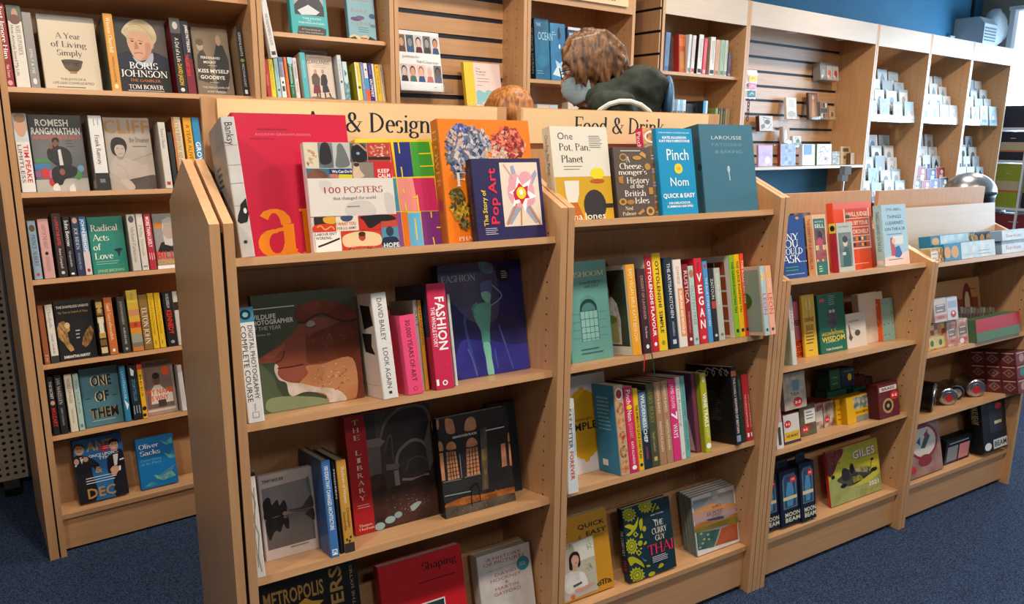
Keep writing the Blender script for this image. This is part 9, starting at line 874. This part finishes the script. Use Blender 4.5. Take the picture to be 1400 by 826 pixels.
for b, (a0, a1) in enumerate(KB):
    rk = empty('card_rack', wp(a0, 0, 0), (0, 0, PHI)); tag(rk, 'clear stepped card rack inside '+BN[b], 'card rack', 'card racks')
    W = a1-a0
    for t_, (z, d) in enumerate(TIERS):
        MB().box(.03, d-.004, z-.004, W-.03, d+.03, z-.001, 'acrylic').box(.03, d-.008, z-.004, W-.03, d-.0045, z+(.05 if t_ in (3, 8) else .02), 'acrylic').build('tier', rk)
    m = MB()
    for x in (.024, W-.028): m.box(x, .1, 1.1, x+.004, .36, 1.106, 'metal').box(x, .12, 1.74, x+.004, .36, 1.746, 'metal')
    m.build('bracket', rk)
    nc = 4
    for t_, (z, d) in enumerate(TIERS):
        for i in range(nc):
            w_ = rc.uniform(.135, .165); x0 = .04+(W-.08)*i/nc+rc.uniform(0, .02); h_ = rc.choice((.155, .165, .175, .16))
            w_ = min(w_, (W-.08)/nc-.004)
            r = empty('greeting_card', wp(a0+x0, d-.002, z), (R(-9), 0, PHI))
            base = rc.choice(PAL[b]); dk = rc.choice(DARK[b]); lowt = t_ > 4
            tag(r, 'greeting card, '+('leftmost', 'second from left', 'third from left', 'rightmost')[i]+' in the '+ORD[t_]+' tier of '+BN[b], 'card', 'cards in '+BN[b])
            m = MB().box(0, 0, 0, w_, .0015, h_, base).box(0, .0035, 0, w_, .005, h_, base).box(0, .0015, 0, .0012, .0035, h_, base)
            f = []
            kind = rc.randrange(4)
            mid = rc.choice(('8aa4b8', '9ab0bc', 'b8b0a8', '7a94ac') if not lowt else tuple(DARK[b]))
            if kind == 0: f = [('r', .1, .12, .9, .88, 'f0f0f0'), ('e', .5, .5, .22, .2, mid), ('l', [.2, .2, .5, .35, .8, .2], .02, dk)]
            elif kind == 1: f = [('l', [.2, .2, .4, .6, .6, .4, .8, .8], .03, mid), ('lines', .25, .85, .75, .92, 2, '888')]
            elif kind == 2: f = [('r', .08, .08, .92, .55, mid), ('e', .4, .45, .14, .12, 'f0ece4'), ('e', .62, .3, .1, .1, dk if lowt else 'd8d4cc')]
            else: f = [('p', [.2, .15, .8, .15, .7, .6, .5, .85, .3, .6], mid), ('e', .5, .4, .12, .1, 'f0ece8')]
            if b == 1 and lowt and t_ > 6: f = [('r', .02, .02, .98, .98, rc.choice(('a82a30', '2c2c30', '3a4484'))), ('p', [.2, .1, .6, .1, .8, .6, .4, .6], 'd8c8b0'), ('e', .65, .75, .16, .12, 'e8e0d4')]
            Art(m, w_, h_, lambda u, v, e: (u, -e, v)).run(f)
            m.build('folded_card', r)
            MB().box(.002, .006, .001, w_-.002, .0075, h_-.006, 'e9e6df').build('envelope', r)

# ------------------------------------------------------------------ far right: white shelf unit with striped storage boxes before the window
r = empty('shelf_unit', wp(8.6, .22, FZ), (0, 0, PHI-math.pi/2)); tag(r, 'white shelf unit of striped storage boxes before the shop window', 'shelf unit')
for z in (.55, .93, 1.40, 1.72): MB().box(-.03, 0, z-.012, 1.3, .4, z+.012, 'white_metal').build('shelf', r)
for x in (-.03, .225, .49, 1.28): MB().box(x, .001, 0, x+.022, .399, 2.0, 'white_metal').build('upright', r)
def sbox(x0, x1, z0, z1, cols, label):
    q = empty('storage_box', wp(8.6, .22, FZ+z0)+Matrix.Rotation(PHI-math.pi/2, 3, 'Z') @ Vector((x0, .02, 0)), (0, 0, PHI-math.pi/2)); tag(q, label, 'storage box', 'striped storage boxes')
    W, H = x1-x0, z1-z0; m = MB(); z = 0; n = len(cols)
    for c, fr in cols: m.box(0, 0, z, W, .3, z+H*fr, c); z += H*fr
    m.build('box_body', q); MB().box(-.002, -.002, H+.0003, W+.002, .302, H+.012, cols[-1][0]).build('lid', q)
    MB().tube([(W*.4, -.004, H*.8), (W*.5, -.012, H*.8), (W*.6, -.004, H*.8)], .004, 'c8c4b8', 6).build('handle', q)
GN, BE, NV, OR = '8f9c2e', 'b8ab90', '1f2238', 'b8683c'
sbox(.0, .215, .944, 1.36, [(GN, .36), (OR, .05), (BE, .22), (GN, .37)], 'green and beige striped box with an orange line on the white shelf unit')
sbox(.26, .48, .944, 1.33, [(NV, .4), (GN, .3), (NV, .3)], 'navy box with a green band right of the green and beige box')
sbox(.0, .215, 1.414, 1.68, [(NV, .3), (OR, .06), (BE, .3), (NV, .34)], 'navy box with a beige and orange band on the upper tier')
sbox(.26, .48, 1.414, 1.68, [(NV, .3), (GN, .36), (NV, .34)], 'navy and green box on the upper tier at the picture edge')
sbox(.0, .6, 1.734, 1.93, [(NV, .9), ('2a2e44', .1)], 'long navy box lying on top of the white shelf unit')
sbox(.0, .44, .564, .86, [('7a2c34', 1.)], 'maroon box on the low tier of the white shelf unit')
# slatted white panel on the window wall
m = MB(); z = 1.0
q0 = wp(9.385, .64, 0)
while z < 2.6: m.box(0, 0, z, .24, .012, z+.088, 'white_metal'); z += .1
m.box(0, .0125, 1.0, .24, .014, 2.6, 'navy_groove'); o = m.build('slatwall'); o.location = wp(9.38, .885, 0); o.rotation_euler = (0, 0, PHI-math.pi/2); tag(o, 'pale slatted panel on the wall beside the window', 'panel')
# grey heater and wrapped bag on the wall above the last card bay
r = empty('wall_heater', wp(8.80, .60, 2.60), (0, 0, PHI)); tag(r, 'grey wall heater above the farthest card bay', 'heater')
MB().prism([(0, .0), (.0, .2), (.06, .27), (.30, .27), (.30, 0)], lambda u, v, h: (h, u, v), 0, .3, 'b4bcc2').build('casing', r)
m = MB()
for i in range(5): m.box(.02, -.004, .03+.03*i, .28, -.0005, .045+.03*i, '5c6870')
m.build('grille', r)
m = MB(); pts = []
for i in range(9):
    for j in range(12):
        a = math.pi*i/8; p_ = 2*math.pi*j/12; k = 1+.16*math.sin(3*p_+i)*math.sin(a); pts.append((.16*math.sin(a)*math.cos(p_)*k, .1*math.sin(a)*math.sin(p_)*k, .2*math.cos(a)*k))
fs = [(i*12+j, i*12+(j+1) % 12, (i+1)*12+(j+1) % 12, (i+1)*12+j) for i in range(8) for j in range(12)]
o = m.add(pts, fs, 'dfe8ee').build('wrapped_parcel', None, True); o.location = wp(9.28, .70, 2.8); tag(o, 'white plastic-wrapped parcel beside the grey wall heater', 'parcel')
o = MB().box(0, 0, 0, .1, .03, .09, 'white_metal').box(.03, -.004, .02, .07, -.0002, .06, 'c8ccd0').build('socket_box'); o.location = wp(8.66, .86, 2.6); o.rotation_euler = (0, 0, PHI); tag(o, 'small white socket box under the wall conduit', 'socket box')

# ------------------------------------------------------------------ behind the gondola: domed bin, clip stand, pegboard
r = empty('domed_bin', (4.66, .85, FZ)); tag(r, 'black bin with a shiny grey domed top behind the far low unit', 'bin')
MB().tube([(0, 0, 0), (0, 0, .02), (0, 0, 1.27), (0, 0, 1.29)], [.12, .135, .135, .14], '17171a', 28).build('bin_body', r, True)
MB().tube([(0, 0, 1.291+.12*math.sin(a*math.pi/16)) for a in range(8)]+[(0, 0, 1.412)], [.142*math.cos(a*math.pi/16) for a in range(8)]+[.01], 'metal', 28).build('dome_lid', r, True)
r = empty('clip_stand', (3.20, .66, FZ)); tag(r, 'grey clip on a thin rod rising behind the headers of the low units', 'clip stand')
MB().tube([(0, 0, .014), (0, 0, 1.40)], .007, 'metal', 10).build('rod', r); MB().tube([(0, 0, 0), (0, 0, .012)], .09, 'darkmetal', 20).build('base', r)
MB().box(-.025, -.012, 1.4, .02, .012, 1.43, '6c7078').box(-.012, -.014, 1.431, .035, .014, 1.47, '6c7078').build('clip', r)
r = empty('pegboard_panel', wp(.146, .8, .05), (0, 0, PHI)); tag(r, 'beige perforated metal panel standing left of the end bookcase', 'panel')
m = MB().box(-.9, 0, 0, 0, .012, 1.7, 'pegboard'); n = 8
for i in range(28):
    for j in range(54):
        cx, cz = -.018-.03*i, .03+.03*j
        m.add([(cx+.0078*math.cos(q*2*math.pi/n), -.0004, cz+.0078*math.sin(q*2*math.pi/n)) for q in range(n)], [tuple(range(n))], '2c2420')
m.build('perforated_sheet', r); MB().box(-.002, -.012, 0, .008, .0, 1.7, 'metal').build('edge_strip', r); MB().box(-.86, -.1, -.038, -.8, .09, -.001, 'darkmetal').build('foot', r); MB().box(-.1, -.1, -.038, -.04, .09, -.001, 'darkmetal').build('foot', r)

# ------------------------------------------------------------------ people
def ell(mb, c, rad, key, n=14, m_=10, rot=None):
    pts = []
    for i in range(m_+1):
        a = math.pi*i/m_
        for j in range(n):
            p_ = 2*math.pi*j/n; v = Vector((rad[0]*math.sin(a)*math.cos(p_), rad[1]*math.sin(a)*math.sin(p_), rad[2]*math.cos(a)))
            if rot: v = rot @ v
            pts.append(Vector(c)+v)
    mb.add(pts, [(i*n+j, i*n+(j+1) % n, (i+1)*n+(j+1) % n, (i+1)*n+j) for i in range(m_) for j in range(n)], key)
def fuse(o, vox, it=4, f=.6):
    a = o.modifiers.new('remesh', 'REMESH'); a.mode = 'VOXEL'; a.voxel_size = vox; a.use_smooth_shade = True
    s = o.modifiers.new('smooth', 'SMOOTH'); s.factor = f; s.iterations = it
    return o
def person(loc, yaw, label, H, lean, hair, jacket, style):
    """local frame: faces -x, z up, feet at the origin; head tips down with lean"""
    r = empty('person', loc, (0, 0, R(yaw))); tag(r, label, 'person')
    k = H/1.8
    up0 = .075 if style == 'hood' else 0
    V = lambda x, y, z: Vector((x*k, y*k, (z+up0*max(0, min(1, (z-1.05)/.35)))*k))
    hd = Vector((-.10*lean*k, 0, (1.665-.02*lean)*k)); hr = Matrix.Rotation(R(-14*lean), 3, 'Y')   # nose down
    L = lambda x, y, z: hd+hr @ (Vector((x, y, z))*k)
    hips = [V(0, s*.09, .93) for s in (-1, 1)]; sh = [V(-.02*lean, s*.175, 1.44) for s in (-1, 1)]
    el = [V(-.02, s*.235, 1.14) for s in (-1, 1)]; wr = [V(-.23, s*.17, 1.02) for s in (-1, 1)]
    b = MB()
    # torso, neck, limbs
    b.tube([V(0, 0, .88), V(0, 0, 1.0), V(.01, 0, 1.15), V(0, 0, 1.32), V(-.02*lean, 0, 1.43), V(-.06*lean, 0, 1.49)], [.13*k, .15*k, .135*k, .15*k, .13*k, .07*k], 'skin', 14)
    b.tube([V(-.03*lean, 0, 1.45), V(-.05*lean, 0, 1.50), L(.025, 0, -.06)], [.062*k, .056*k, .056*k], 'skin', 12)
    ell(b, L(.015, 0, .03), (.098*k, .076*k, .105*k), 'skin', rot=hr); ell(b, L(-.03, 0, -.05), (.062*k, .06*k, .075*k), 'skin', rot=hr)
    ell(b, L(-.055, 0, -.095), (.03*k, .032*k, .022*k), 'skin', rot=hr)
    b.tube([L(-.085, 0, .022), L(-.102, 0, -.005), L(-.112, 0, -.028), L(-.09, 0, -.036)], [.009*k, .011*k, .015*k, .012*k], 'skin', 8)
    b.tube([L(-.083, -.04, .032), L(-.092, -.02, .037), L(-.092, .02, .037), L(-.083, .04, .032)], .009*k, 'skin', 8)
    b.tube([L(-.088, -.022, -.062), L(-.094, 0, -.062), L(-.088, .022, -.062)], .009*k, 'skin', 8)
    for s in (-1, 1): ell(b, L(.012, s*.078, .0), (.02*k, .008*k, .032*k), 'skin', 8, 6, hr)
    for i, s in enumerate((-1, 1)):
        b.tube([V(-.01*lean, s*.1, 1.42), sh[i], el[i], wr[i]], [.06*k, .055*k, .042*k, .028*k], 'skin', 10)
        h0 = wr[i]; dirv = V(-.8, -s*.15, -.25).normalized(); sd = Vector((0, s, 0)); up_ = dirv.cross(sd).normalized()
        pc = h0+dirv*.05*k; b.tube([h0, pc, h0+dirv*.095*k], [.026*k, .034*k, .03*k], 'skin', 10)
        for f_ in range(4):
            off = sd*(.026-.0175*f_)*k; ln_ = (.062, .075, .07, .055)[f_]*k; base = h0+dirv*.09*k+off
            b.tube([base, base+dirv*ln_*.45-up_*.004, base+dirv*ln_*.75-up_*s*.014*k, base+dirv*ln_*.9-up_*s*.028*k], [.0095*k, .009*k, .008*k, .007*k], 'skin', 8)
        tb_ = h0+dirv*.035*k-sd*.028*k; b.tube([tb_, tb_+dirv*.035*k-sd*.02*k, tb_+dirv*.06*k-sd*.02*k], [.012*k, .01*k, .008*k], 'skin', 8)
        b.tube([hips[i]+V(0, 0, .03), V(-.015, s*.1, .5), V(.02, s*.1, .09)], [.085*k, .056*k, .036*k], 'skin', 10)
        b.tube([V(.045, s*.1, .035), V(-.06, s*.105, .03), V(-.16, s*.11, .025)], [.035*k, .036*k, .024*k], 'skin', 10)
    fuse(b.build('body', r), .0085*k, 3)
    # trousers, shoes
    t = MB()
    t.tube([V(0, 0, 1.02), V(0, 0, .9)], [.165*k, .165*k], 'denim', 14)
    for i, s in enumerate((-1, 1)):
        t.tube([V(0, s*.085, .93), V(-.015, s*.1, .5), V(.02, s*.1, .1)], [.1*k, .075*k, .062*k], 'denim', 12)
    fuse(t.build('trousers', r), .014*k, 4)
    for s in (-1, 1):
        q = MB(); q.tube([V(.065, s*.1, .045), V(0, s*.1, .06), V(-.1, s*.108, .045), V(-.19, s*.112, .035)], [.045*k, .05*k, .045*k, .03*k], '2a2a2c', 12); q.box(-.2*k, (s*.105-.05)*k, 0, .1*k, (s*.105+.05)*k, .02*k, 'd8d4cc'); fuse(q.build('shoe', r), .008*k, 3)
    # jacket
    j = MB()
    j.tube([V(0, 0, .86), V(.0, 0, 1.0), V(.02, 0, 1.15), V(.01, 0, 1.32), V(-.01, 0, 1.44), V(-.05*lean, 0, 1.5)], [.185*k, .185*k, .175*k, .185*k, .165*k, .095*k], jacket, 16)
    for i, s in enumerate((-1, 1)):
        w3 = el[i].lerp(wr[i], .93)
        j.tube([V(-.01, s*.1, 1.42), sh[i], sh[i].lerp(el[i], .5), el[i], w3], [.1*k, .085*k, .082*k, .075*k, .052*k], jacket, 12)
    if style == 'hood':
        ell(j, V(.05, 0, 1.50), (.115*k, .15*k, .085*k), jacket, rot=Matrix.Rotation(R(-12), 3, 'Y')); ell(j, V(.10, 0, 1.50), (.085*k, .125*k, .10*k), jacket)
        ell(j, V(-.03, .09, 1.475), (.09*k, .05*k, .055*k), jacket); ell(j, V(-.03, -.09, 1.475), (.09*k, .05*k, .055*k), jacket); ell(j, V(-.09, 0, 1.43), (.045*k, .085*k, .045*k), jacket)
    jo = fuse(j.build('jacket', r), .011*k, 3)
    tx = bpy.data.textures.new('puff', 'CLOUDS'); tx.noise_scale = .07*k
    dm = jo.modifiers.new('folds', 'DISPLACE'); dm.texture = tx; dm.strength = .05*k; dm.mid_level = .5
    # hair: cap of overlapping locks
    h = MB(); rr = random.Random(11)
    if style == 'hood':
        ell(h, L(.026, 0, .052), (.106*k, .083*k, .095*k), hair, rot=hr); ell(h, L(.05, 0, .0), (.075*k, .08*k, .08*k), hair, rot=hr)
        for i in range(76):
            sgn = 1 if i % 2 else -1; fx = rr.uniform(-.085, .10); ez = rr.uniform(-.055, -.005) if fx < .02 else rr.uniform(-.085, -.03)
            st = L(-.01+rr.uniform(-.02, .05), sgn*rr.uniform(.0, .03), .143); q = rr.uniform(0, 6.28)
            w1 = .010*math.sin(q); m1 = L(fx*.6+w1, sgn*.066, .112); m2 = L(fx*.95-w1, sgn*.087, .05); m3 = L(fx+w1*1.4+.006, sgn*.091, .05+(ez-.05)*.5); e2 = L(fx-w1+.014, sgn*(.083+rr.uniform(0, .012)), ez)
            h.tube([st, m1, m2, m3, e2], [.009*k, .0135*k, .014*k, .012*k, .004*k], hair, 6)
        for i in range(22):
            y = rr.uniform(-.075, .075); q = rr.uniform(-.012, .012); h.tube([L(.0, y*.5, .147), L(.075, y*.95, .115), L(.122, y*1.02, .05), L(.122+q, y, -.02), L(.10-q, y*.9, -.075+rr.uniform(-.015, .015))], [.009*k, .014*k, .014*k, .012*k, .004*k], hair, 6)
        for i in range(12):
            y = -.06+.011*i; h.tube([L(.02, y*.4, .147), L(-.05, y*.8, .125), L(-.082, y*1.05, .09), L(-.082+rr.uniform(-.01, .004), y*1.2, .055)], [.009*k, .013*k, .011*k, .004*k], hair, 6)
    else:
        ell(h, L(.03, 0, .05), (.104*k, .082*k, .094*k), hair, rot=hr)
        for i in range(60):
            a = 2*math.pi*i/60; y = math.sin(a); z = math.cos(a)
            h.tube([L(-.075, y*.055, .06+z*.045), L(-.02, y*.08, .05+z*.085), L(.06, y*.081, .045+z*.078), L(.115, y*.042, .03+z*.042), L(.135, y*.012, .02+z*.012)], [.005*k, .008*k, .009*k, .008*k, .006*k], hair, 6)
        for i in range(18):
            a = 2*math.pi*i/18; h.tube([L(.134, .01*math.sin(a), .02+.01*math.cos(a)), L(.16, .026*math.sin(a), .0+.02*math.cos(a)), L(.168, .034*math.sin(a), -.06), L(.15+.01*math.cos(a), .022*math.sin(a), -.15+rr.uniform(-.02, .02))], [.008*k, .01*k, .009*k, .004*k], hair, 6)
    fuse(h.build('hair', r), .0045*k, 1, .3)
    if style != 'hood':
        ti = MB(); ti.tube([L(.14, .02*math.cos(q*math.pi/5), .018+.02*math.sin(q*math.pi/5)) for q in range(11)], .006*k, '2a2026', 6, False); ti.build('hair_tie', r)
    for s in (-1, 1):
        ey = MB(); ell(ey, L(-.079, s*.033, .017), (.012*k, .012*k, .012*k), 'f0ece6', 10, 8); ell(ey, L(-.0885, s*.033, .016), (.004*k, .006*k, .006*k), '3a2c22', 8, 6); ey.build('eye', r, True)
    # mask: pleated sheet round the lower face, with ear loops
    g = MB(); nu, nv = 16, 9; pts = []
    for i in range(nu+1):
        a = R(-78+156*i/nu)
        for jx in range(nv+1):
            t_ = jx/nv; z = -.008-.098*t_; bul = math.sin(math.pi*min(1, t_*.85+.18)); rx = .088+.036*bul*math.cos(a)**2+.003*(jx % 2); ry = .083-.010*t_
            pts.append(L(.005-rx*math.cos(a), ry*math.sin(a), z+.012*math.sin(a)**2))
    g.add(pts, [(i*(nv+1)+jx, (i+1)*(nv+1)+jx, (i+1)*(nv+1)+jx+1, i*(nv+1)+jx+1) for i in range(nu) for jx in range(nv)], 'mask')
    mo = g.build('face_mask', r, True); sl = mo.modifiers.new('thickness', 'SOLIDIFY'); sl.thickness = .0025
    for s in (-1, 1): MB().tube([L(-.012, s*.074, -.015), L(.012, s*.083, .012), L(.036, s*.08, .0), L(.02, s*.078, -.05), L(-.008, s*.068, -.082)], .0018*k, 'e8ecee', 6).build('ear_loop', mo)
    if style == 'hood':
        gl = MB()
        for s in (-1, 1):
            gl.tube([L(-.108, s*.034+.024*math.cos(q*math.pi/8), .017+.02*math.sin(q*math.pi/8)) for q in range(17)], .0018*k, '2a2a30', 6, False); gl.tube([L(-.108, s*.058, .022), L(-.02, s*.08, .02), L(.03, s*.08, .01)], .0018*k, '2a2a30', 6)
        gl.build('glasses', r)
        st = MB()
        for s in (-1, 1): st.tube([V(.01+.115*math.cos(R(18*q-10)), s*(.222+.047*math.sin(R(max(0, 18*q-10)))), 1.35+.105*math.sin(R(18*q-10))) for q in range(12)], .009*k, 'd8dcd0', 8)
        ln_ = MB(); ell(ln_, V(.185, 0, 1.475), (.022*k, .095*k, .085*k), '44688e'); ln_.build('hood_lining', r, True)
        st.build('bag_strap', r)
    return r
person((2.05, .94, FZ), -35, 'masked person with wavy brown hair in a dark green hooded jacket, looking down', 2.03, 1.0, 'hair_brown', 'jacket', 'hood')
person((1.545, .94, FZ), -84, 'person seen from behind with ginger hair tied back, behind the wooden header', 1.78, .35, 'hair_ginger', '3a3236', 'tied')
